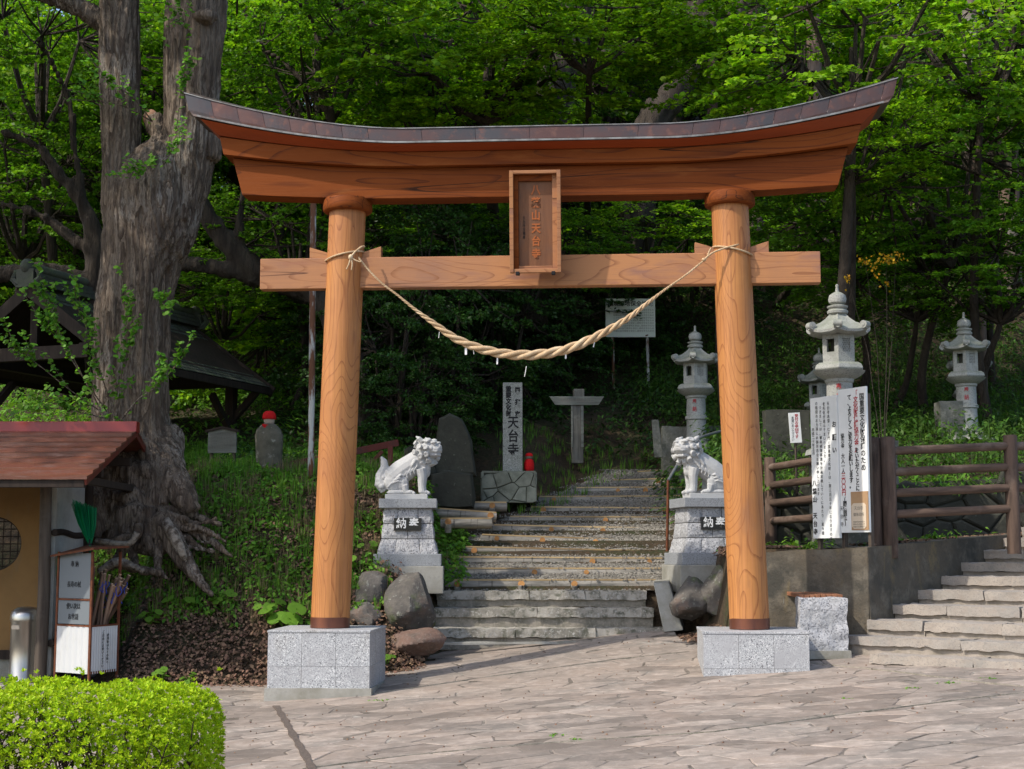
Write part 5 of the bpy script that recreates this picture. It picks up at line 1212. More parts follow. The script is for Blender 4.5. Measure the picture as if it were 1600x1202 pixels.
for za, zb_2, words in ((z_b - (z_b - z_a) * 1.0, z_b, ('奉納', '長寿の杖')), (zt_ + .02, z_a - .03, ('使い次は', 'お世話'))):
    pn_ = M().hexa([(ps[0].x, ps[0].y, za), (ps[1].x, ps[1].y, za), (ps[1].x + .01, ps[1].y + .02, za), (ps[0].x + .01, ps[0].y + .02, za), (ps[0].x, ps[0].y, zb_2), (ps[1].x, ps[1].y, zb_2), (ps[1].x + .01, ps[1].y + .02, zb_2), (ps[0].x + .01, ps[0].y + .02, zb_2)]).build('sign_panel', MT['panel_grey'], sd)
    mid = (ps[0] + ps[1]) / 2; n2 = Vector((d1.y, -d1.x)).normalized() * .006
    for i, w_ in enumerate(words): text(' '.join(w_) if len(w_) == 2 else w_, .082, MT['ink'], pn_, (mid.x + n2.x, mid.y + n2.y, lerp(zb_2, za, .25 + .45 * i)), rz=math.atan2(d1.y, d1.x), vert=False, sx=.85)
M().tube([(A1.x, A1.y, z_a - .015), (0, 0, z_a - .015)], .014, 4).build('frame_rail', MT['rust'], sd)
cc = A3 / 2; e = 1.28
rfp = [cc + (q - cc) * e for q in Q]; 
M().hexa([(rfp[0].x, rfp[0].y, ztop + .02), (rfp[1].x, rfp[1].y, ztop + .05), (rfp[2].x, rfp[2].y, ztop + .06), (rfp[3].x, rfp[3].y, ztop - .07)] + [(rfp[0].x, rfp[0].y, ztop + .045), (rfp[1].x, rfp[1].y, ztop + .075), (rfp[2].x, rfp[2].y, ztop + .085), (rfp[3].x, rfp[3].y, ztop - .045)]).build('roof', MT['rust'], sd)
rr = random.Random(12); SW = Vector((cs.x, cs.y, .12))
for k in range(32):
    lean = Vector((rr.uniform(.02, .62), rr.uniform(-.12, .10))); sl_ = lean * .55; base = Q[0] + A1 * rr.uniform(.08, .55) + A2 * rr.uniform(min(.9, .25 + abs(lean.x)), .95) - sl_; h_ = rr.uniform(1.02, 1.30) - .20 * abs(lean.x); r_ = rr.uniform(.017, .026)
    t_ = T('walking_stick', 'brown wooden walking stick with a blue cord standing in the white box stand', 'walking stick', SW + Vector((base.x, base.y, zbm + .05)), 0, 'walking sticks crowded in the white box stand')
    top = Vector((lean.x, lean.y, h_)); M().tube([(0, 0, 0), top * .5 + Vector((rr.uniform(-.02, .02), 0, 0)), top], [r_ * .8, r_ * .9, r_], 8).build('shaft', MT['stick'], t_, smooth=50)
    M().tube([top, top + top.normalized() * .006], r_ * .95, 8).build('end_grain', MT['stick_end'], t_)
    if k % 2 == 0:
        q = top * .93; cord('wrist_cord', [q, q + Vector((.03, -.03, -.03)), q + Vector((rr.uniform(-.05, .07), -.03, -.10)), q + Vector((.0, -.03, -.15)), q + Vector((-.02, -.025, -.06)), q], .005, t_, MT['blue_cord'], 4)
br = T('green_broom', 'green-bristled broom standing upside down against the kiosk side wall', 'broom', (X(142, 19.2), 19.2, .12))
zt_ = at(128, 787, 19.2).z - .12; zm_ = at(146, 846, 19.2).z - .12
M().tube([(.05, .0, .0), (.02, 0, zm_)], .014, 8).build('handle', MT['green_tape'], br, smooth=True)
g = M()
for i in range(170):
    a = rr.uniform(-1, 1); b = rr.uniform(-1, 1); p0 = Vector((.02 + a * .018, b * .018, zm_ - .03)); p1 = Vector((-.07 + a * .15, b * .08, zt_ - a * .05 + rr.uniform(-.06, .01)))
    g.tube([p0, p0.lerp(p1, .5) + Vector((a * .02, 0, 0)), p1], [.004, .005, .003], 3, caps=False)
g.build('bristles', MT['green_plastic'], br); M().tube([(.02, 0, zm_ - .05), (.018, 0, zm_ + .03)], .026, 8).build('binding', MT['ink'], br)
bt = T('hanging_brush', 'green-handled brush hanging on the white side wall of the kiosk', 'brush', (X(88, 19.2), 19.2, at(88, 862, 19.2).z))
cord('grip', [(0, 0, 0), (.04, 0, -.01), (.05, 0, -.08), (.03, 0, -.16), (-.0, 0, -.15), (-.04, 0, -.07), (-.03, 0, -.01), (0, 0, 0)], .018, bt, MT['green_tape'], 6); cord('shaft', [(.03, 0, -.15), (.06, 0, -.26), (.085, 0, -.42)], .02, bt, MT['green_tape'], 6)

# ------------------------------------------------------------------ tiled pavilion behind the great tree
pa = T('wooden_pavilion', 'dark open wooden pavilion with a mossy tiled gable roof behind the great tree', 'pavilion', (-7.81, 24.0, 2.6))
RN, RF = at(48, 448, 24.0), at(300, 512, 28.5); RF.z = RN.z
ax = (RF - RN).normalized(); wv = Vector((ax.y, -ax.x, 0)).normalized()
er = at(425, 607, 27.9); half = 1.75; drop = RN.z - er.z; Lr = (RF - RN).length
for sgn in (1, -1):
    nr, nc = 15, 34; tiles = M()
    for i in range(nr):
        for j in range(nc):
            u0, u1 = j / nc, (j + 1) / nc; t0, t1 = i / nr, (i + 1) / nr
            def S_(u, t, up): 
                p = RN + ax * (u * Lr) + wv * sgn * half * t; p.z -= drop * (t * .82 + .18 * t ** .5) if False else drop * (1.15 * t - .15 * t * t); p.z += up; return p - pa.location
            lift_ = .03 + .004 * ((i * 7 + j * 3) % 3)
            P = [S_(u0 + .002, t0, .004), S_(u1 - .002, t0, .004), S_(u1 - .002, t1 + .012, lift_ - .012), S_(u0 + .002, t1 + .012, lift_ - .012), S_(u0 + .002, t0, .016), S_(u1 - .002, t0, .016), S_(u1 - .002, t1 + .012, lift_), S_(u0 + .002, t1 + .012, lift_)]
            tiles.hexa(P)
    tag(tiles.build('roof_tiles', MT['roof_old'], pa), kind='stuff')
    g = M(); P = []
    for d in (-.06, .0):
        P += [S_(0, 0, d), S_(1, 0, d), S_(1, 1, d), S_(0, 1, d)]
    g.hexa(P).build('roof_deck', MT['dark_wood'], pa)
    for u in (-.012, 1.012):
        a, b = S_(u, 0, -.06) + pa.location, S_(u, 1.02, -.06) + pa.location; bar3(pa, a, b, .05, .20, 'barge_board', MT['dark_wood'])
    a, b = S_(-.01, 1.0, -.07) + pa.location, S_(1.01, 1.0, -.07) + pa.location; bar3(pa, a, b, .06, .12, 'eave_fascia', MT['dark_wood'])
    for u in (.08, .92):
        p = RN + ax * u * Lr + wv * sgn * 1.15; M().box((0, 0, 0), (.17, .17, RN.z - 3.4)).build('post', MT['dark_wood'], pa, loc=Vector((p.x, p.y, (RN.z - 1.05 + 2.4) / 2)) - pa.location, rot=(0, 0, math.atan2(ax.y, ax.x)))
        q = p + ax * Lr * (.14 if u < .5 else -.14); bar3(pa, (p.x, p.y, RN.z - 2.1), (q.x, q.y, RN.z - 1.45), .1, .12, 'brace', MT['dark_wood'])
        q = p + wv * sgn * .55; bar3(pa, (p.x, p.y, RN.z - 1.9), (q.x, q.y, RN.z - 1.35), .1, .12, 'brace', MT['dark_wood'])
    a = RN + ax * -.1 + wv * sgn * 1.15; b = RF + ax * .1 + wv * sgn * 1.15; bar3(pa, (a.x, a.y, RN.z - 1.12), (b.x, b.y, RN.z - 1.12), .16, .24, 'beam', MT['dark_wood'])
for i in range(3): bar3(pa, RN + Vector((0, 0, .05 + .075 * i)) - ax * .05, RF + Vector((0, 0, .05 + .075 * i)) + ax * .05, .34 - .05 * i, .065, 'ridge_tile_course', MT['roof_old'])
M().tube([RN + Vector((0, 0, .32)) - ax * .06 - pa.location, RF + Vector((0, 0, .32)) + ax * .06 - pa.location], .075, 10).build('ridge_roll', MT['roof_old'], pa, smooth=40)
for P_, s in ((RN, -1), (RF, 1)):
    g = M(); c = P_ + ax * s * .10 + Vector((0, 0, .12)) - pa.location
    g.box(c, (.34, .12, .30), rz=math.atan2(wv.y, wv.x)); g.ell(c + Vector((0, 0, .2)), (.12, .12, .13)); 
    for q in (-1, 1): g.tube([c + wv * q * .15 + Vector((0, 0, -.1)), c + wv * q * .27, c + wv * q * .22 + Vector((0, 0, .12)), c + wv * q * .12 + Vector((0, 0, .12))], [.07, .06, .045, .02], 8)
    g.build('ridge_end_ornament', MT['roof_old'], pa, smooth=40)
for u in (.03, .97):
    a = RN + ax * u * Lr; bar3(pa, a - wv * 1.3 + Vector((0, 0, -1.1)), a + wv * 1.3 + Vector((0, 0, -1.1)), .14, .22, 'cross_beam', MT['dark_wood'])
    bar3(pa, a + Vector((0, 0, -1.0)), a + Vector((0, .001, -.1)), .12, .12, 'king_post', MT['dark_wood'])

# ------------------------------------------------------------------ the great tree
GT = Vector((X(205, 21.6), 21.6, 2.2))
gt = T('great_tree', 'huge old forked ginkgo trunk with knotted roots standing at the left', 'tree', GT)
def pp(x, y, Y=21.6): return at(x, y, Y) - GT
def k_(w, Y=21.6): return w / 2 / FPX * Y
g = M()
def rf_n(sd, a=.10):
    return lambda gg, i: 1 + a * noise.noise(Vector((math.cos(gg) * 1.7 + sd, math.sin(gg) * 1.7, i * .22))) + .05 * math.sin(gg * 5 + sd + i * .1)
g.tube(cr([tuple(pp(x, y)) + (k_(w),) for x, y, w in ((204, 790, 60), (206, 768, 105), (210, 730, 136), (206, 680, 118), (203, 600, 108), (206, 500, 108), (216, 420, 116), (234, 350, 134), (248, 300, 132), (254, 255, 92), (260, 215, 36))], 5) and [p[:3] for p in cr([tuple(pp(x, y)) + (k_(w),) for x, y, w in ((204, 790, 60), (206, 768, 105), (210, 730, 136), (206, 680, 118), (203, 600, 108), (206, 500, 108), (216, 420, 116), (234, 350, 134), (248, 300, 132), (254, 255, 92), (260, 215, 36))], 5)],
       [p[3] for p in cr([tuple(pp(x, y)) + (k_(w),) for x, y, w in ((204, 790, 60), (206, 768, 105), (210, 730, 136), (206, 680, 118), (203, 600, 108), (206, 500, 108), (216, 420, 116), (234, 350, 134), (248, 300, 132), (254, 255, 92), (260, 215, 36))], 5)], 28, fn=rf_n(1))
def limb(pts, sd=2, n=20, G=None):
    C_ = cr([tuple(pp(*(p[:2]), *(p[3:] or (21.6,)))) + (k_(p[2]),) for p in pts], 5); (G or g).tube([c[:3] for c in C_], [c[3] for c in C_], n, fn=rf_n(sd))
limb(((206, 420, 62), (194, 330, 62), (188, 250, 56), (188, 150, 57), (187, 60, 58), (185, -60, 54), (180, -260, 44), (170, -480, 30)), 2)
limb(((262, 340, 92), (286, 262, 84), (298, 190, 78), (300, 100, 85), (306, 10, 88), (312, -90, 80), (320, -300, 60), (330, -520, 40)), 3, 24)
limb(((180, 40, 30), (158, 32, 30), (120, 10, 25), (60, -12, 22), (-30, -40, 16)), 4, 12)
limb(((268, 235, 34), (250, 205, 30), (238, 186, 26)), 5, 12)
limb(((322, 250, 40), (318, 220, 50), (300, 190, 50)), 6, 10); limb(((240, 300, 60), (225, 330, 50), (215, 380, 40)), 7, 12)
g.ell(pp(322, 26, 21.2), (.14, .12, .10))
RTS = [((165, 690, 60), (150, 740, 50), (152, 790, 42), (150, 840, 26, 21.0)), ((200, 700, 70), (175, 745, 60, 21.0), (178, 790, 44, 20.9), (210, 812, 34, 20.8), (245, 815, 30, 20.7)),
       ((225, 700, 70), (215, 750, 46, 20.9), (212, 790, 34, 20.8)), ((250, 690, 70), (262, 740, 50, 21.0), (285, 775, 40, 20.8), (300, 800, 24, 20.7)),
       ((195, 760, 50, 21.2), (160, 800, 34, 20.8), (200, 830, 30, 20.6), (240, 822, 26, 20.6), (262, 812, 34, 20.5)),
       ((254, 808, 28, 20.5), (268, 842, 30, 20.35), (286, 872, 24, 20.2), (306, 900, 14, 20.05), (330, 930, 5, 19.9)), ((262, 812, 22, 20.6), (300, 826, 18, 20.6), (330, 845, 10, 20.55), (362, 870, 4, 20.45)), ((250, 800, 16, 20.7), (285, 800, 13, 20.75), (318, 812, 8, 20.8), (345, 820, 4, 20.8)), ((240, 815, 14, 20.5), (250, 850, 12, 20.35), (246, 885, 8, 20.15), (262, 905, 3, 20.0)),
       ((140, 760, 40, 20.8), (150, 800, 20, 20.5), (148, 840, 16, 20.4)), ((150, 852, 8, 20.3), (180, 845, 9, 20.2), (208, 838, 10, 20.2), (216, 828, 11, 20.2), (214, 820, 8, 20.2)),
       ((160, 890, 10, 20.2), (185, 880, 12, 20.1), (205, 888, 10, 20.1), (250, 895, 7, 20.0)), ((175, 730, 34, 20.95), (200, 742, 26, 20.8), (228, 735, 24, 20.8), (245, 752, 26, 20.8), (250, 790, 22, 20.7)),
       ((232, 700, 30, 21.0), (240, 745, 26, 20.8), (236, 785, 24, 20.7), (222, 800, 16, 20.7)), ((130, 780, 14, 20.6), (146, 778, 12, 20.5), (154, 786, 9, 20.5)), ((215, 855, 14, 20.5), (248, 860, 16, 20.4), (268, 850, 10, 20.3))]
for i, r in enumerate(RTS): limb(r, 10 + i, 12)
kr = random.Random(44)
for i in range(46):      # knotted surface roots over the base
    x, y, dx = kr.uniform(140, 236), kr.uniform(725, 795), kr.uniform(-16, 16); Y0 = 20.98 - (y - 725) * .006; w0 = kr.uniform(8, 22)
    pts = []
    for q in range(5): pts.append((x, y, w0 * (1 - .12 * q), Y0 + kr.uniform(-.05, .05))); x += dx + kr.uniform(-12, 12); y += kr.uniform(6, 26); dx *= .8; Y0 -= .05
    limb(pts, 60 + i, 9)
for i in range(16):
    x, y = kr.uniform(150, 250), kr.uniform(800, 850); w0 = kr.uniform(7, 15); pts = []; dx = kr.uniform(12, 30)
    for q in range(5): pts.append((x, y, w0 * (1 - .17 * q), 20.62 + kr.uniform(-.06, .06) - q * .05)); x += dx; y += kr.uniform(-10, 18)
    limb(pts, 120 + i, 8)
def barkd(p, n):
    w = .25 * noise.noise(p * 1.1); q = Vector((p.x * 9 + w * 3, p.y * 9, p.z * 1.0 + w)); a = 1 - abs(noise.noise(q)) * 2.2; b = 1 - abs(noise.noise(q * 2.1 + Vector((5, 0, 0)))) * 2
    f = 1 if p.z > .6 else .6
    return f * (.030 * max(a, -.6) + .020 * b) + .006 * noise.noise(p * 9)
me = remesh(g, .022, 1, barkd); mo('trunk', me, MT['bark'], gt, smooth=True)
M().ell(pp(235, 184, 21.55), (.115, .05, .13), 14, 8).build('cut_stub', MT['cutwood'], gt, smooth=True)
M().tube([pp(258, 812, 20.28), pp(270, 835, 20.2), pp(282, 858, 20.1), pp(290, 876, 20.05)], [.06, .085, .07, .03], 10).build('bare_wood', MT['bark_root'], gt, smooth=True)
g = M(); 
limb(((150, 845, 8, 20.2), (200, 850, 9, 20.1), (214, 832, 10, 20.1)), 3, 8, g); limb(((155, 895, 11, 20.0), (185, 878, 13, 20.0), (225, 893, 8, 19.95)), 4, 8, g); g.build('exposed_root', MT['bark_root'], gt, smooth=True)

# ------------------------------------------------------------------ leaves
def leafmesh(name, c, n, d, L, Wd, six=False, fold=0):
    """c centres, n normals, d directions (N,3); L, Wd sizes (N,)"""
    n = n / np.linalg.norm(n, axis=1)[:, None]; d = d - n * (d * n).sum(1)[:, None]; d /= np.linalg.norm(d, axis=1)[:, None] + 1e-9
    s = np.cross(n, d); L = L[:, None]; Wd = Wd[:, None]; N = len(c)
    if six: K = [(0, 0), (.28, .5), (.72, .46), (1.0, 0), (.72, -.46), (.28, -.5)]
    else: K = [(0, 0), (.45, .5), (1.0, 0), (.45, -.5)]
    m = len(K); v = np.empty((N, m, 3))
    for i, (a, b) in enumerate(K): v[:, i] = c + d * L * (a - .3) + s * Wd * b - n * L * (.22 * (a - .3) ** 2 + fold * abs(b))
    me = bpy.data.meshes.new(name); me.vertices.add(N * m); me.vertices.foreach_set('co', v.ravel())
    me.loops.add(N * m); me.loops.foreach_set('vertex_index', np.arange(N * m, dtype=np.int32))
    me.polygons.add(N); me.polygons.foreach_set('loop_start', np.arange(0, N * m, m, dtype=np.int32)); me.update(calc_edges=True); me.validate(); return me
def crown_arrays(R, nspray, K, rng, llen=.9, leaf=.085, shell=.55, flat=.5, tilt=.55, layer=.55, gap=.0):
    C, Nn, D, S = [], [], [], []; tw = []
    for s in range(nspray):
        u = rng.normal(size=3); u /= np.linalg.norm(u); r = shell + (1 - shell) * rng.random() ** .6; p = u * r * np.array(R)
        if layer: p[2] = round(p[2] / layer) * layer + rng.normal() * .10
        if gap and noise.noise(Vector(p) * 1.1) < -gap: continue
        h = np.array([u[0], u[1], 0]) + rng.normal(size=3) * .35; h[2] = rng.normal() * .12 - .05; h /= np.linalg.norm(h)
        sd = np.cross([0, 0, 1], h); sd /= np.linalg.norm(sd); l = llen * rng.uniform(.7, 1.35)
        t = rng.random(K) ** .8; w = rng.uniform(-1, 1, K) * (1.08 - t) * .48
        c = p + h * (t * l)[:, None] + sd * (w * l)[:, None]; c[:, 2] += -.20 * l * t ** 2 - .16 * l * w ** 2 + rng.normal(size=K) * .030
        n = np.array([0, 0, 1.0]) + rng.normal(size=(K, 3)) * tilt + np.array([0, -.25, 0]); d = h[None] + sd[None] * np.sign(w)[:, None] * .8 + rng.normal(size=(K, 3)) * .3
        C.append(c); Nn.append(n); D.append(d); S.append(leaf * rng.uniform(.65, 1.25, K)); tw.append((p, p + h * l * .5 + np.array([0, 0, -.05 * l]), p + h * l + np.array([0, 0, -.2 * l])))
    return np.concatenate(C), np.concatenate(Nn), np.concatenate(D), np.concatenate(S), tw
def make_crown(name, seed, R, nspray, K, base=(0, 0, -1.0), twr=.012, **kw):
    rng = np.random.default_rng(seed); wid = kw.pop('wid', .85); six = kw.pop('six', False)
    c, n, d, s, tw = crown_arrays(R, nspray, K, rng, **kw); me = leafmesh(name, c, n, d, s, s * wid, six)
    g = M(); b0 = Vector((0, 0, -R[2] * .9)); hub = [Vector((rng.uniform(-.5, .5) * R[0], rng.uniform(-.5, .5) * R[1], rng.uniform(-.4, .5) * R[2])) for _ in range(9)]
    for h in hub: m_ = b0.lerp(h, .5) + Vector((0, 0, -.15 * R[2])) ; g.tube([b0, m_, h], [.075, .05, .03], 5, caps=False)
    for i, (a, b, e) in enumerate(tw):
        h = min(hub, key=lambda q: (q - Vector(a)).length)
        if i % 2 == 0: g.tube([h, h.lerp(Vector(a), .55) + Vector((0, 0, -.08)), Vector(a)], [.028, .018, twr], 4, caps=False)
        g.tube([Vector(a), Vector(b), Vector(e)], [twr, twr * .7, twr * .3], 3, caps=False)
    return me, g.mesh('branches')
CR = {'a': [make_crown('crown', 20 + i, (2.5, 2.2, 1.5), 190, 105, leaf=.100, six=True, layer=.5, gap=.12) for i in range(2)],
      'b': [make_crown('crown', 30 + i, (2.7, 2.4, 1.9), 210, 110, leaf=.095, layer=.6, tilt=.6, gap=.15) for i in range(2)],
      'c': [make_crown('crown', 40 + i, (3.2, 2.8, 2.6), 260, 80, leaf=.14, layer=.7, tilt=.7, llen=1.2, gap=.12) for i in range(2)],
      'd': [make_crown('crown', 50 + i, (1.6, 1.5, 2.2), 190, 95, leaf=.085, layer=0, tilt=.9, llen=.6, shell=.5, wid=.5) for i in range(2)],
      'n': [make_crown('crown', 60, (1.9, 1.9, 4.2), 220, 70, leaf=.13, layer=.7, tilt=.5, llen=1.3, shell=.3, wid=.3)]}
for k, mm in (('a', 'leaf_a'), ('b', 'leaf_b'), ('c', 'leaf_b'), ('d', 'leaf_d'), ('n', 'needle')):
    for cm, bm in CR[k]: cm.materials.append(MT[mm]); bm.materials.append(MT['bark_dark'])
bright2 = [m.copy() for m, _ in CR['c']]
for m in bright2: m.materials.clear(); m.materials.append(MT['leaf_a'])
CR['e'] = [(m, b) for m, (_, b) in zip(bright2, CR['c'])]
tr_ = random.Random(21)
def tree(kind, cpos, scale, label, group=None, base=None, trunk=.085, name='tree', cat='tree', tm='bark_dark', var=None, bend=.6, extra=()):
    """cpos: crown centre in the world; the trunk grows from the ground below it"""
    c = Vector(cpos); bx, by = base if base else (c.x + tr_.uniform(-bend, bend), c.y + tr_.uniform(.6, 2.0)); bz = Hz(bx, by) - .25
    t = T(name, label, cat, (bx, by, bz), 0, group); b = Vector((bx, by, bz)); top = c - b
    R2 = .9 * (scale[2] if hasattr(scale, '__len__') else scale) * {'a': 1.5, 'b': 1.9, 'c': 2.6, 'e': 2.6, 'd': 2.2, 'n': 4.2}[kind]
    e = top - Vector((0, 0, R2 * .95)); 
    if e.z < .8: e.z = .8
    side = Vector((tr_.uniform(-.3, .3), tr_.uniform(-.2, .2), 0))
    pts = [Vector((0, 0, 0)), e * .35 + side, e * .72 + side * .6, e, top]; C_ = cr([tuple(p) + (r,) for p, r in zip(pts, (trunk * 1.25, trunk, trunk * .8, trunk * .62, trunk * .3))], 4)
    M().tube([q[:3] for q in C_], [q[3] for q in C_], 9).build('trunk', MT[tm], t, smooth=50)
    cm, bm = CR[kind][var if var is not None else tr_.randrange(len(CR[kind]))]; rz = tr_.uniform(0, 6.28)
    for nm, me in (('crown', cm), ('branches', bm)):
        o = mo(nm, me, None, t, loc=top); o.rotation_euler = (0, 0, rz); o.scale = scale if hasattr(scale, '__len__') else (scale,) * 3
    return t
def tp(kind, px, py, Y, scale, label, group=None, **kw): return tree(kind, at(px, py, Y), scale, label, group, **kw)
G1 = 'bright broadleaf trees over the gate'; G2 = 'layered broadleaf trees on the right slope'; G3 = 'broadleaf trees behind the great tree'
# upper right, nearest and brightest
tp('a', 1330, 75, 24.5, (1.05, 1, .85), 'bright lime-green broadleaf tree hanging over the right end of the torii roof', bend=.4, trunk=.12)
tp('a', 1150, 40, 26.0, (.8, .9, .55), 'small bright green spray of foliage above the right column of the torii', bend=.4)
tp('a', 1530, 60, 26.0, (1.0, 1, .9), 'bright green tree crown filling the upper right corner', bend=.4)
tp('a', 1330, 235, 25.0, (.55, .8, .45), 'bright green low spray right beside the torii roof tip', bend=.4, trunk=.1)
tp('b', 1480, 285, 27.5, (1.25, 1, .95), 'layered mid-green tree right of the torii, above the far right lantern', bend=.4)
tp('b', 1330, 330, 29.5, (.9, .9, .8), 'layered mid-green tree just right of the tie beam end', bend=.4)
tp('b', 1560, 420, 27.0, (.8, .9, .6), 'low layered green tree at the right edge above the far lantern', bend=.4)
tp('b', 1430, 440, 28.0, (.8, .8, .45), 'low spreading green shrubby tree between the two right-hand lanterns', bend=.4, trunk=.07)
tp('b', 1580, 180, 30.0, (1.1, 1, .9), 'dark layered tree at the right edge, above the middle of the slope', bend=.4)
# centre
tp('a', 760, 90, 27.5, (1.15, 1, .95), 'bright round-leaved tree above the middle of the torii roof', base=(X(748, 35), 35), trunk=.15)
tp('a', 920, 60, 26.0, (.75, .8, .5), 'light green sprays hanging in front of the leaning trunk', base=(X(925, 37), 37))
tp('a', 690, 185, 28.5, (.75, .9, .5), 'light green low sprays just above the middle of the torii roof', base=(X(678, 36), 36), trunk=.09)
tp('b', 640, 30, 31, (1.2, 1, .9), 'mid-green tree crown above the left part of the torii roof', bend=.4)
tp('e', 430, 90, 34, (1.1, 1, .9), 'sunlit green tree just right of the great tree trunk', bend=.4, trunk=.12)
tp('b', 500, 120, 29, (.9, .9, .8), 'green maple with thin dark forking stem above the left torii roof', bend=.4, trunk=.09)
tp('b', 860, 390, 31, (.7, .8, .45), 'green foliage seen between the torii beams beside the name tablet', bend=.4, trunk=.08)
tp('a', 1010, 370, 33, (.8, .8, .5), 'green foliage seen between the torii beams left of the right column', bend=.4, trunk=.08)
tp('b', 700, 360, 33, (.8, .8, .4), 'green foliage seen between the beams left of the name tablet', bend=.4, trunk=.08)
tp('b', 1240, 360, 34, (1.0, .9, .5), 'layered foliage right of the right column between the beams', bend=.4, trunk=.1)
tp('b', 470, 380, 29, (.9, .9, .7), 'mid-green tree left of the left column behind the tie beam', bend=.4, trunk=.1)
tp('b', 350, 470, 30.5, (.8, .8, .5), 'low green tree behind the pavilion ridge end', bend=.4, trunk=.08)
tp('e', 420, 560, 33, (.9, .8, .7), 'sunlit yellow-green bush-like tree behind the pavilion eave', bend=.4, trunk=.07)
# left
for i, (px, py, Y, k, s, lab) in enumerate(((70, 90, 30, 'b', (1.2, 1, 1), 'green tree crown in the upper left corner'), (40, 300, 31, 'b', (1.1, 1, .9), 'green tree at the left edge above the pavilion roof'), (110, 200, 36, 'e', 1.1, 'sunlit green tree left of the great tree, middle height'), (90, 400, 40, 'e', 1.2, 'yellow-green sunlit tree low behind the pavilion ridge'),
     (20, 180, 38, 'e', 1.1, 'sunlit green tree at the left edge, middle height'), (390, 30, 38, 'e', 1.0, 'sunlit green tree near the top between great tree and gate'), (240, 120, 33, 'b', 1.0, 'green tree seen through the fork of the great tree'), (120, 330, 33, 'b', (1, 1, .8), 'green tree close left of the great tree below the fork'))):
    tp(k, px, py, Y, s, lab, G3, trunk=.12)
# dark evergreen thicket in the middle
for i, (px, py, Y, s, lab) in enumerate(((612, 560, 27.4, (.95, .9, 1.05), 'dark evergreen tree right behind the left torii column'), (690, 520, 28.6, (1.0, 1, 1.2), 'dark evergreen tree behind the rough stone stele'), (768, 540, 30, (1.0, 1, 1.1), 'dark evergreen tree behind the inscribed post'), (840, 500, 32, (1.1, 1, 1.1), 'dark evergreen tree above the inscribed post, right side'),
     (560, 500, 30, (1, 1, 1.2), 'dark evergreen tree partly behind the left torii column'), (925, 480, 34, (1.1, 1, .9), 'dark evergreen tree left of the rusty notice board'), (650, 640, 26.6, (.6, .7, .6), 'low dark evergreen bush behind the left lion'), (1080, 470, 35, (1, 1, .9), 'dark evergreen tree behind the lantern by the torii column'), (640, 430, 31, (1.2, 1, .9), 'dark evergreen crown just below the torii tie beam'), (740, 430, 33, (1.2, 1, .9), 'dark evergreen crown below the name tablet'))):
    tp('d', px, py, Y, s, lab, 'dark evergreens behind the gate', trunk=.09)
# conifer trunks
def conifer(px, Y, r, label, lean=0, crown=True, top=24):
    x = X(px, Y); z = Hz(x, Y) - .3; t = T('conifer_tree', label, 'conifer tree', (x, Y, z), 0, 'straight conifers on the slope'); H = top
    M().tube([(0, 0, 0), (lean * .3, 0, H * .3), (lean, 0, H)], [r * 1.15, r * .95, r * .35], 10).build('trunk', MT['bark_con'], t, smooth=50)
    g = M()
    for i in range(14):
        h = tr_.uniform(3, H * .5); a = tr_.uniform(0, 6.28); l = tr_.uniform(.4, 1.5); d = Vector((math.cos(a), math.sin(a), 0)); b = Vector((lean * h / H, 0, h)) + d * r * .6
        g.tube([b, b + d * l * .6 + Vector((0, 0, -.05)), b + d * l + Vector((0, 0, -.35 * l))], [.022, .015, .006], 4, caps=False)
    g.build('dead_branches', MT['bark_dark'], t)
    if crown:
        cm, bm = CR['n'][0]
        for zc, s in ((H - 3.5, .9), (H - 9, 1.15)):
            o = mo('crown', cm, None, t, loc=(lean * zc / H, 0, zc)); o.rotation_euler = (0, 0, tr_.uniform(0, 6)); o.scale = (s, s, s)
CON = [(1118, 41, .15, 'thin reddish conifer trunk above the right half of the torii roof'), (1150, 47, .22, 'conifer trunk in shade second right of the curved limb'), (1187, 36, .22, 'dark conifer trunk right of the thin reddish one'), (1214, 42, .15, 'thin sunlit conifer trunk above the right torii column'),
       (1292, 36, .185, 'straight grey conifer trunk standing right of the tie beam end'), (1246, 52, .28, 'far conifer trunk right of the thin sunlit one'), (1265, 44, .18, 'slender dark conifer trunk left of the grey one'), (1335, 52, .25, 'far conifer trunk just left of the torii roof tip'), (1404, 45, .2, 'conifer trunk beside the right roof tip'),
       (1531, 31, .19, 'pale conifer trunk above the far right lantern'), (1490, 44, .25, 'shaded conifer trunk left of the pale one'), (1590, 36, .24, 'conifer trunk at the right edge'), (1060, 48, .3, 'shaded conifer trunk under the curved limb'), (1010, 52, .28, 'far conifer trunk right of the leaning tree'), (960, 44, .22, 'dark conifer trunk close right of the leaning tree'),
       (645, 39, .40, 'thick shaded trunk left of centre seen between the beams'), (690, 45, .35, 'shaded trunk right of the thick one, left of the name tablet'), (610, 42, .30, 'furrowed trunk above the torii roof left of centre'), (752, 48, .3, 'shaded trunk left of the leaning tree'), (570, 50, .3, 'shaded trunk behind the left torii column'), (530, 44, .22, 'dark trunk above the left part of the roof'), (285, 34, .16, 'slim trunk just right of the great tree'), (385, 46, .25, 'far trunk left of the left column'), (1445, 38, .16, 'slim conifer trunk on the right slope'), (905, 56, .3, 'far trunk behind the leaning tree'), (820, 52, .3, 'far trunk left behind the leaning tree')]
for px, Y, r, lab in CON: conifer(px, Y, r, lab, lean=tr_.uniform(-.5, .5), crown=Y > 44)
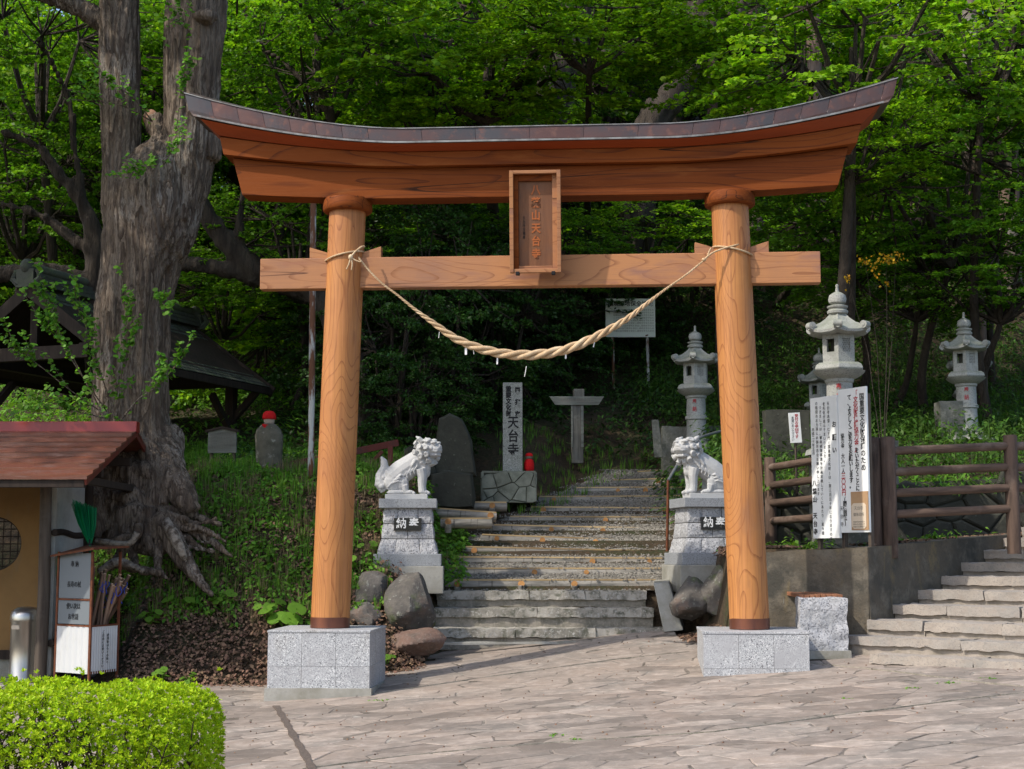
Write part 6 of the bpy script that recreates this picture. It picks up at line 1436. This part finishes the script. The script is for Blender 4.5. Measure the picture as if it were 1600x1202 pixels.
# big leaning tree and curved limb above the roof
def bigtree(pts_list, Y, label, mat, basex):
    b = Vector((X(basex, Y), Y, Hz(X(basex, Y), Y) - .4)); t = T('old_tree', label, 'tree', b); g = M()
    for i, pts in enumerate(pts_list):
        C_ = cr([tuple(at(p[0], p[1], p[3] if len(p) > 3 else Y) - b) + (p[2] / 2 / FPX * Y,) for p in pts], 6); g.tube([c[:3] for c in C_], [c[3] for c in C_], 14, fn=rf_n(i, .12))
    mo('trunk', remesh(g, .06, 1, lambda p, n: .05 * (1 - 2 * abs(noise.noise(Vector((p.x * 5, p.y * 5, p.z * .9)))))), MT[mat], t, smooth=True); return t
bigtree([((820, 520, 70), (826, 420, 62), (835, 300, 60), (850, 200, 58), (872, 120, 52), (898, 50, 40), (905, -40, 34), (900, -200, 20)), ((868, 130, 26), (900, 110, 22), (935, 90, 17), (970, 78, 13), (1000, 60, 8)), ((880, 200, 22), (888, 140, 20), (892, 90, 18), (886, 20, 14))], 31.0, 'old furrowed tree trunk leaning right behind the middle of the torii roof', 'bark_dark', 820)
bigtree([((985, 440, 60), (1000, 300, 52), (1015, 200, 46), (1040, 165, 44), (1065, 130, 44), (1080, 90, 46), (1100, 55, 50), (1125, 30, 46), (1175, 45, 30), (1225, 70, 18)), ((1100, 60, 40), (1090, 20, 34), (1100, -40, 30), (1090, -200, 18)), ((1010, 165, 26), (1040, 170, 20), (1060, 150, 16)), ((1110, 40, 30), (1160, 10, 24), (1210, -30, 18))], 34.0, 'dark tree with a thick limb arching right above the torii roof', 'bark_dark', 985)
bigtree([((575, 720, 46), (558, 610, 40), (532, 525, 38), (492, 458, 36), (432, 436, 34), (378, 405, 32), (342, 362, 28), (308, 310, 22), (284, 270, 12)), ((432, 440, 24), (380, 428, 22), (330, 417, 22), (280, 412, 20), (225, 405, 16)), ((378, 405, 16), (372, 350, 12), (380, 290, 8)), ((532, 525, 18), (545, 460, 14), (540, 400, 9))], 27.0, 'dark crooked tree leaning left with horizontal limbs between the great tree and the gate', 'bark_dark', 575)
bigtree([((150, 620, 30), (150, 500, 28), (148, 380, 24), (130, 320, 20), (95, 275, 15), (60, 230, 11), (0, 205, 8)), ((148, 450, 30), (100, 428, 26), (50, 424, 24), (-20, 432, 20)), ((150, 400, 18), (110, 370, 14), (60, 335, 11), (0, 318, 8)), ((130, 320, 12), (118, 240, 9), (105, 150, 7), (60, 60, 5)), ((148, 470, 24), (110, 450, 20), (75, 448, 16))], 25.5, 'dark many-branched tree behind the left side of the great tree', 'bark_dark', 150)
bigtree([((522, 330, 12), (520, 220, 11), (515, 170, 10), (498, 120, 9), (494, 60, 7), (478, 0, 5)), ((516, 180, 8), (470, 125, 6), (440, 95, 4), (405, 75, 3)), ((494, 70, 5), (540, 45, 4), (600, 40, 3)), ((478, 20, 4), (455, -10, 3))], 28.0, 'slender dark forked stem above the left half of the torii roof', 'bark_dark', 522)
# far forest masses, each crown its own tree
ff = random.Random(77); n_f = 0
for row, (Y, step, zup) in enumerate(((38, 3.6, 5.5), (43, 4.0, 6), (48, 4.2, 6.5), (54, 4.6, 7), (61, 5, 7.5), (70, 6, 9), (82, 7, 11))):
    xw = .40 * Y + 3; x = -xw
    while x < xw:
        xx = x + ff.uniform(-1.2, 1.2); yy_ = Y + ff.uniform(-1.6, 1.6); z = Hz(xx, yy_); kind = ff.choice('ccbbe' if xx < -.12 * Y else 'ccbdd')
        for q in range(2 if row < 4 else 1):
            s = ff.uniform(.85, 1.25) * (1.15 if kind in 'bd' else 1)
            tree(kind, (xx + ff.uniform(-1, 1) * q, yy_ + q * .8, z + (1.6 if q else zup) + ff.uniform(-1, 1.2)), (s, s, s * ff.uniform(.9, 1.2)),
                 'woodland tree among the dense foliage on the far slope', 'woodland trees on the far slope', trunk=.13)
        x += step
# trees beside the yard, beyond the left edge, that shade the steps
for x, y, z, s in ((-11.3, 18.6, 10.5, .95), (-10.8, 22.0, 12.5, 1.0)):
    tree('c', (x, y, z), s, 'tall leafy tree beyond the left edge beside the kiosk yard', 'trees beyond the left edge', trunk=.22)
# crown of the great tree itself, above the frame
for zc, dx, dy, s in ((11.8, -1.5, 1.0, 1.0), (13.5, 2.8, 2.5, 1.1)):
    o = mo('crown', CR['c'][0][0], None, gt, loc=(dx, dy, zc)); o.rotation_euler = (0, 0, dx); o.scale = (s, s, s)

# ------------------------------------------------------------------ sprouts on the great tree
def sprout(starts, K, leaf, seed, name='sprout'):
    rng = np.random.default_rng(seed); C, Nn, D, S = [], [], [], []; g = M()
    for path, side_n in starts:
        P = [pp(*q) for q in path]; C_ = cr([tuple(q) for q in P], 6); g.tube(C_, [.011 * (1 - i / len(C_) * .7) for i in range(len(C_))], 4, caps=False)
        br_ = [C_] ; 
        for k in range(side_n):
            i = int(rng.integers(len(C_) // 4, len(C_) - 1)); a = Vector(C_[i]); d = (Vector(C_[i]) - Vector(C_[i - 1])).normalized(); e = a + d * rng.uniform(.15, .35) + Vector((rng.uniform(-.2, .2), rng.uniform(-.25, .1), rng.uniform(.05, .32)))
            br_.append([tuple(a.lerp(e, q / 5)) for q in range(6)]); g.tube([a, a.lerp(e, .5), e], [.006, .005, .002], 3, caps=False)
        for B_ in br_:
            for k in range(K):
                i = rng.integers(1, len(B_)); p = np.array(B_[i]) + rng.normal(size=3) * .028; C.append(p); Nn.append([rng.normal() * .6, -.5 + rng.normal() * .5, .8]); D.append(rng.normal(size=3)); S.append(leaf * rng.uniform(.6, 1.3))
    me = leafmesh('leaves', np.array(C), np.array(Nn, float), np.array(D), np.array(S), np.array(S) * .95, True)
    o = g.build(name, MT['bark'], gt); tag(o, kind='stuff'); mo('leaves', me, MT['leaf_b2'], o); return o
MT['leaf_b2'] = leafm('sprout_leaf', (.13, .30, .03), (1.2, 1.3, .6))
sprout([(((175, 655, 20.8), (110, 610, 20.4), (60, 570, 20.2), (20, 540, 20.0)), 7), (((175, 655, 20.8), (130, 590, 20.4), (90, 530, 20.3), (55, 500, 20.2)), 9), (((180, 655, 20.8), (150, 560, 20.4), (130, 500, 20.3), (118, 480, 20.2)), 9), (((180, 660, 20.8), (190, 580, 20.5), (205, 530, 20.5)), 6),
        (((185, 662, 20.8), (215, 625, 20.4), (250, 600, 20.2), (278, 568, 20.1)), 7), (((170, 655, 20.8), (100, 640, 20.3), (50, 640, 20.1), (15, 650, 20.0)), 6), (((165, 655, 20.8), (120, 570, 20.6), (85, 500, 20.5), (80, 470, 20.4)), 7)], 26, .066, 5)
sprout([(((238, 190, 21.4), (190, 165, 21.0), (140, 158, 20.8), (100, 155, 20.7)), 5), (((238, 190, 21.4), (205, 150, 21.0), (170, 130, 20.8)), 4), (((245, 240, 21.1), (230, 265, 20.8), (210, 272, 20.7)), 4), (((275, 210, 21.1), (282, 150, 20.9), (290, 120, 20.9)), 5), (((300, 60, 21.0), (280, 30, 20.8), (255, 75, 20.8)), 4), (((255, 260, 21.0), (270, 235, 20.8), (295, 215, 20.7)), 3), (((195, 520, 20.9), (200, 460, 20.7)), 3), (((250, 460, 21.0), (262, 490, 20.7)), 3)], 22, .066, 6)

# ------------------------------------------------------------------ ground cover
def cover(name, label, pts, mat, L, Wd, up=1.0, spread=.5, blade=False, seed=1, hz=None, K=5, six=False):
    rng = np.random.default_rng(seed); C, Nn, D, S = [], [], [], []
    for (x, y, z, s) in pts:
        for k in range(K):
            a = rng.uniform(0, 2 * PI); dx, dy = math.cos(a), math.sin(a)
            if blade: C.append((x + dx * .03, y + dy * .03, z + L * s * .3)); d = (dx * .45, dy * .45, 1.0); n_ = (dx, dy, -.35)
            else:
                r = spread * s * rng.random() ** .5; hgt = s * up * (1 - (r / spread / s) ** 2 * .7) * rng.uniform(.35, 1); C.append((x + dx * r, y + dy * r, z + hgt)); d = (dx, dy, rng.normal() * .3); n_ = (dx * .5 + rng.normal() * .4, dy * .5 + rng.normal() * .4 - .2, 1)
            Nn.append(n_); D.append(d); S.append(rng.uniform(.6, 1.3) * (s if blade else 1))
    S = np.array(S); me = leafmesh(name, np.array(C), np.array(Nn, float), np.array(D, float), S * L, S * Wd, six)
    return tag(mo(name, me, mat), label, kind='stuff')
gr_ = random.Random(31)
def bankpts(n, f, s=(.5, 1.2)):
    out = []
    while len(out) < n:
        x, y = gr_.uniform(-6.5, -1.0), gr_.uniform(18.9, 27)
        if x > -1.7 and y < 21.8: continue
        if x < -4.95 and y < 20.8: continue
        d = noise.noise(Vector((x * 1.3, y * 1.3, 3)))
        if not f(x, y, d): continue
        out.append((x, y, Hz(x, y) - .02, gr_.uniform(*s)))
    return out
slope_ok = lambda x, y, d: y > 19.85 + .3 * d and d + .35 * noise.noise(Vector((x * 4, y * 4, 1))) > -.24
cover('undergrowth', 'low leafy green herbs covering the bank left of the gate', bankpts(3000, slope_ok), MT['leaf_u'], .080, .045, up=.22, spread=.15, seed=2, K=9)
cover('grass', 'green grass tufts on the bank left of the gate', bankpts(2600, lambda x, y, d: y > 19.9 and d > -.25), MT['leaf_u'], .22, .012, blade=True, seed=3, K=8)
cover('dry_grass', 'pale dry grass blades hanging on the lower bank', bankpts(1200, lambda x, y, d: 19.8 < y < 24 and d < .2, (.6, 1.1)), MT['grass_dry'], .26, .010, blade=True, seed=4, K=5)
P_ = []
while len(P_) < 12500:
    x, y = gr_.uniform(-5.0, -1.2), gr_.uniform(18.85, 25.5)
    if gr_.random() > (1 if y < 20.3 else .55): continue
    P_.append((x, y, Hz(x, y) + .0, 1))
for _ in range(1300):
    x = gr_.uniform(2.3, 3.7); P_.append((x, gr_.uniform(19.3, 20.5), Hz(x, 19.9) + .0, 1))
for _ in range(1100):
    x = gr_.uniform(4.5, 8.5); P_.append((x, gr_.uniform(wallY(x) + .3, 22.0), 1.86 + .06 * (x - 4.4), 1))
cover('leaf_litter', 'brown dead leaf litter on the ground beside the plinth', P_, MT['litter'], .055, .04, up=.02, spread=.12, seed=5, K=3)
# undergrowth over the central and right slopes
def slopepts(n, x0, x1, y0, y1, s=(.6, 1.4), f=None):
    out = []
    while len(out) < n:
        x, y = gr_.uniform(x0, x1), gr_.uniform(y0, y1)
        if f and not f(x, y): continue
        out.append((x, y, Hz(x, y) - .03, gr_.uniform(*s)))
    return out
nosteps = lambda x, y: not (-1.15 < x < 2.7 and y < 27.9)
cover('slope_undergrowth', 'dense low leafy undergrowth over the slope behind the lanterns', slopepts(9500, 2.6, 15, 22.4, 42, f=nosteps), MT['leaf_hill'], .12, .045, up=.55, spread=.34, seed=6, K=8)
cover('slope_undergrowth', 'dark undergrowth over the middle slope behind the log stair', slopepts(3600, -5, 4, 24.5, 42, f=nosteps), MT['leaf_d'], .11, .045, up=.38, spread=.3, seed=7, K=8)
cover('slope_undergrowth', 'green undergrowth over the left slope behind the pavilion', slopepts(3000, -16, -4, 27, 42), MT['leaf_u'], .14, .05, up=.6, spread=.4, seed=8, K=8)
cover('slope_grass', 'long drooping grass on the right slope', slopepts(1300, 3.0, 12, 22.4, 34, (.5, 1.2)), MT['leaf_hill'], .42, .016, blade=True, seed=9, K=6)
cover('slope_grass', 'bright grass around the foot of the inscribed post', slopepts(300, -.3, 2.6, 24.6, 28.2, (.4, .8), lambda x, y: gravel_z(y) is not None and (y > 24.9) and x < X(830 + (y - 24.6) * 62, y)), MT['leaf_u'], .30, .016, blade=True, seed=10, K=6)
cover('weeds', 'green weeds at the foot of the low stone wall and fence', [(x, y, 1.84 + .06 * (x - 4.4), s) for x, y, s in [(gr_.uniform(2.9, 8), gr_.uniform(19.6, 22.0), gr_.uniform(.4, 1)) for _ in range(260)] if y > wallY(x) + .25 and (x < 4.4 or gr_.random() < .18)], MT['leaf_u'], .09, .045, up=.2, spread=.14, seed=11, K=8)
cover('wall_weeds', 'green weeds growing along the top of the low stone wall', [(gr_.uniform(3.2, 9), gr_.uniform(22.0, 22.7), 2.62 + gr_.uniform(-.05, .1), gr_.uniform(.5, 1.2)) for _ in range(520)], MT['leaf_u'], .11, .04, up=.34, spread=.2, seed=12, K=9)
cover('moss_weeds', 'green weeds between the left lion pedestal and the log steps', slopepts(260, -1.5, -.75, 21.6, 24.0, (.5, 1.0)), MT['leaf_u'], .10, .05, up=.3, spread=.16, seed=13, K=8)
tf = [(gr_.gauss(X(x_, y_), .05), gr_.gauss(y_, .04), Pz(X(x_, y_), y_) + .01, gr_.uniform(.3, .6)) for x_, y_, m_ in ((1470, 15.3, 14), (1530, 15.45, 10), (868, 13.6, 6), (905, 13.2, 8), (1415, 15.1, 8), (502, 12.2, 8), (1320, 14.6, 4), (600, 16.9, 10)) for _ in range(m_)]
cover('joint_moss', 'tiny green weeds in the paving joints', tf, MT['leaf_u'], .03, .012, up=.03, spread=.05, seed=14, K=5)
# individual broad-leaved plants
def broadplant(x, y, s, label, z=None):
    z = Hz(x, y) if z is None else z
    t = T('broad_leaf_plant', label, 'plant', (x, y, z)); r_ = random.Random(int(x * 100))
    for k in range(r_.randint(5, 8)):
        a = r_.uniform(0, 6.28); L = s * r_.uniform(.5, 1.1); h_ = L * r_.uniform(.6, 1.1); c = Vector((math.cos(a) * L * .7, math.sin(a) * L * .5 - .02, h_)); R0 = s * r_.uniform(.26, .42)
        g = M(); nrm = Vector((math.cos(a) * .4, math.sin(a) * .4 - .35, .85)).normalized(); u = nrm.orthogonal().normalized(); v = nrm.cross(u); n = 14; off = r_.uniform(0, 6)
        vs = [c - nrm * R0 * .18]
        for ring in (.55, 1.0):
            for j in range(n): w = 2 * PI * j / n; rr_ = R0 * ring * (1 if j else .55) * (1 + .05 * math.sin(4 * w)); vs.append(c + (u * math.cos(w + off) + v * math.sin(w + off)) * rr_ + nrm * R0 * (.02 * math.sin(5 * w) - .06 * (ring > .9)))
        fs = [(0, 1 + j, 1 + (j + 1) % n) for j in range(n)] + [(1 + j, 1 + n + j, 1 + n + (j + 1) % n, 1 + (j + 1) % n) for j in range(n)]
        g.add(vs, fs).build('leaf', MT['leaf_u'], t, smooth=True); M().tube([(0, 0, 0), c * .5 + Vector((0, 0, .03)), c], .006, 4).build('stalk', MT['leaf_u'], t)
for px, Y, s, lab in ((450, 19.75, .34, 'broad round-leaved plant left of the left column base'), (420, 19.9, .26, 'small round-leaved plant at the foot of the bank'), (478, 19.7, .26, 'round-leaved plant touching the left column base'), (290, 20.0, .26, 'broad-leaved plant below the bare root of the great tree'), (262, 19.0, .17, 'lone green seedling on the brown leaf litter'), (300, 18.95, .13, 'small seedling on the leaf litter right of the lone one'),
                      (565, 20.6, .26, 'broad-leaved plant between left column and lion pedestal'), (606, 19.25, .13, 'small green plant beside the left plinth and boulders'), (575, 20.9, .2, 'green plant in front of the left lion foundation'), (355, 20.1, .22, 'round-leaved plant in the middle of the lower bank'), (240, 19.8, .2, 'broad-leaved plant right of the walking stick stand')):
    broadplant(X(px, Y), Y, s, lab)
# yellow blossoms on the right slope
yb = T('yellow_flowering_shrub', 'wild shrub with drooping yellow-orange blossoms on the right slope', 'shrub', (X(1380, 24.6), 24.6, Hz(X(1380, 24.6), 24.6) - .1))
rng = np.random.default_rng(8); C = []
for (x, y, sx_, sy_, n_) in ((1385, 405, 26, 6, 60), (1352, 407, 10, 5, 22), (1372, 420, 18, 14, 20), (1325, 438, 6, 8, 16), (1385, 445, 14, 8, 10), (1400, 398, 12, 5, 14)):
    for _ in range(n_): q = at(x + rng.normal() * sx_ * .5, y + rng.normal() * sy_ * .6, 24.6 + rng.normal() * .2); C.append(tuple(q - yb.location))
C = np.array(C); mo('blossoms', leafmesh('blossoms', C, rng.normal(size=C.shape) + np.array([0, -1, .3]), rng.normal(size=C.shape), np.full(len(C), .045), np.full(len(C), .04), True), MT['leaf_y'], yb)
g = M()
for x, y in ((1385, 405), (1352, 407), (1325, 438), (1400, 398), (1385, 445)):
    e = at(x, y, 24.6) - yb.location; g.tube([(0, 0, 0), e * .5 + Vector((.1, .2, .35)), e], [.009, .006, .003], 4, caps=False)
g.build('stems', MT['bark_dark'], yb)
sh_ = T('leafy_shrub', 'green leafy shrub growing behind the left section of the log fence', 'shrub', (X(1232, 22.6), 22.6, 1.9))
c, n, d, s, tw = crown_arrays((.42, .4, .5), 60, 40, np.random.default_rng(3), llen=.28, leaf=.075, layer=0, tilt=.7, shell=.4)
mo('leaves', leafmesh('leaves', c + np.array([0, 0, .5]), n, d, s, s * .5), MT['leaf_u'], sh_)
g = M()
for k in range(7): a = k; g.tube([(0, 0, 0), (.15 * math.cos(a), .15 * math.sin(a), .4), (.3 * math.cos(a), .3 * math.sin(a), .8)], [.012, .009, .004], 4)
g.build('stems', MT['bark_dark'], sh_)

# ------------------------------------------------------------------ clipped hedge in the foreground
HX0, HX1, HY0, HY1, HT = -4.9, -2.10, 10.15, 11.35, .80
hz0 = Pz(-3, 10.8)
he = T('clipped_hedge', 'clipped low azalea hedge with bright yellow-green leaves in the lower left corner', 'hedge', ((HX0 + HX1) / 2, (HY0 + HY1) / 2, hz0))
rng = np.random.default_rng(17); C, Nn, D, S = [], [], [], []; hw, hd = (HX1 - HX0) / 2, (HY1 - HY0) / 2; tips = []
while len(tips) < 8500:
    u = rng.uniform(-1, 1, 3); u[2] = rng.uniform(-.55, 1)
    m_ = (abs(u[0]) ** 5 + abs(u[1]) ** 4 + abs(u[2]) ** 5) ** (1 / 5) + 1e-6
    face = rng.random()
    w_ = u / m_ * (1 - .40 * rng.random() ** 2.2)
    p = np.array([w_[0] * hw, w_[1] * hd, .56 + w_[2] * .44])
    p += .045 * np.array([0, 0, noise.noise(Vector((p[0] * 3, p[1] * 3, 0)))]) + .03 * noise.noise(Vector(p) * 5) * u
    if p[2] < .10: continue
    if p[2] < .52 and rng.random() < .18 + (.52 - p[2]) * 1.2: continue
    tips.append((p, w_))
for _ in range(26):
    p = np.array([rng.uniform(-hw, hw) * .95, rng.uniform(-hd, hd) * .9, .99 + rng.uniform(.02, .08)]); tips.append((p, np.array([0, 0, 1.0])))
for p, w_ in tips:
    out = w_ / (np.linalg.norm(w_) + 1e-6) * .7 + np.array([0, 0, .75]) + rng.normal(size=3) * .30; out /= np.linalg.norm(out)
    a = np.cross(out, rng.normal(size=3)); a /= np.linalg.norm(a); b = np.cross(out, a)
    for k in range(8):
        t = 2 * PI * k / 5 + rng.uniform(-.3, .3); op = .95 if k < 5 else .45
        d = a * math.cos(t) * op + b * math.sin(t) * op + out * (1.15 - op * .55); d /= np.linalg.norm(d); n_ = np.cross(d, np.cross(out, d)) + rng.normal(size=3) * .15
        C.append(p + d * .010); Nn.append(n_ if np.dot(n_, out) > 0 else -n_); D.append(d); S.append(rng.uniform(.024, .042))
me = leafmesh('leaves', np.array(C), np.array(Nn), np.array(D), np.array(S), np.array(S) * .36, True)
mo('leaves', me, MT['leaf_h'], he)
g = M(); hr_ = random.Random(5)
for k in range(30):
    b = Vector((hr_.uniform(-hw, hw) * .92, hr_.uniform(-hd, hd) * .7, -.05))
    for q in range(4):
        e = Vector((min(hw * .95, max(-hw * .95, b.x + hr_.uniform(-.35, .35))), max(-hd * .95, min(hd * .95, b.y + hr_.uniform(-.45, .45))), hr_.uniform(.55, .92))); m_ = b.lerp(e, .45) + Vector((hr_.uniform(-.08, .08), hr_.uniform(-.08, .08), -.05))
        g.tube([b, m_, e], [.012, .008, .004], 5, caps=False)
        for w in range(5):
            s0 = m_.lerp(e, hr_.random()); e2 = s0 + Vector((hr_.uniform(-.2, .2), hr_.uniform(-.2, .2), hr_.uniform(.0, .2))); g.tube([s0, s0.lerp(e2, .5) + Vector((.01, 0, .02)), e2], [.005, .004, .002], 3, caps=False)
g.build('stems', MT['dark_wood'], he)
print('objects', len(bpy.data.objects), 'verts', sum(len(m.vertices) for m in bpy.data.meshes))
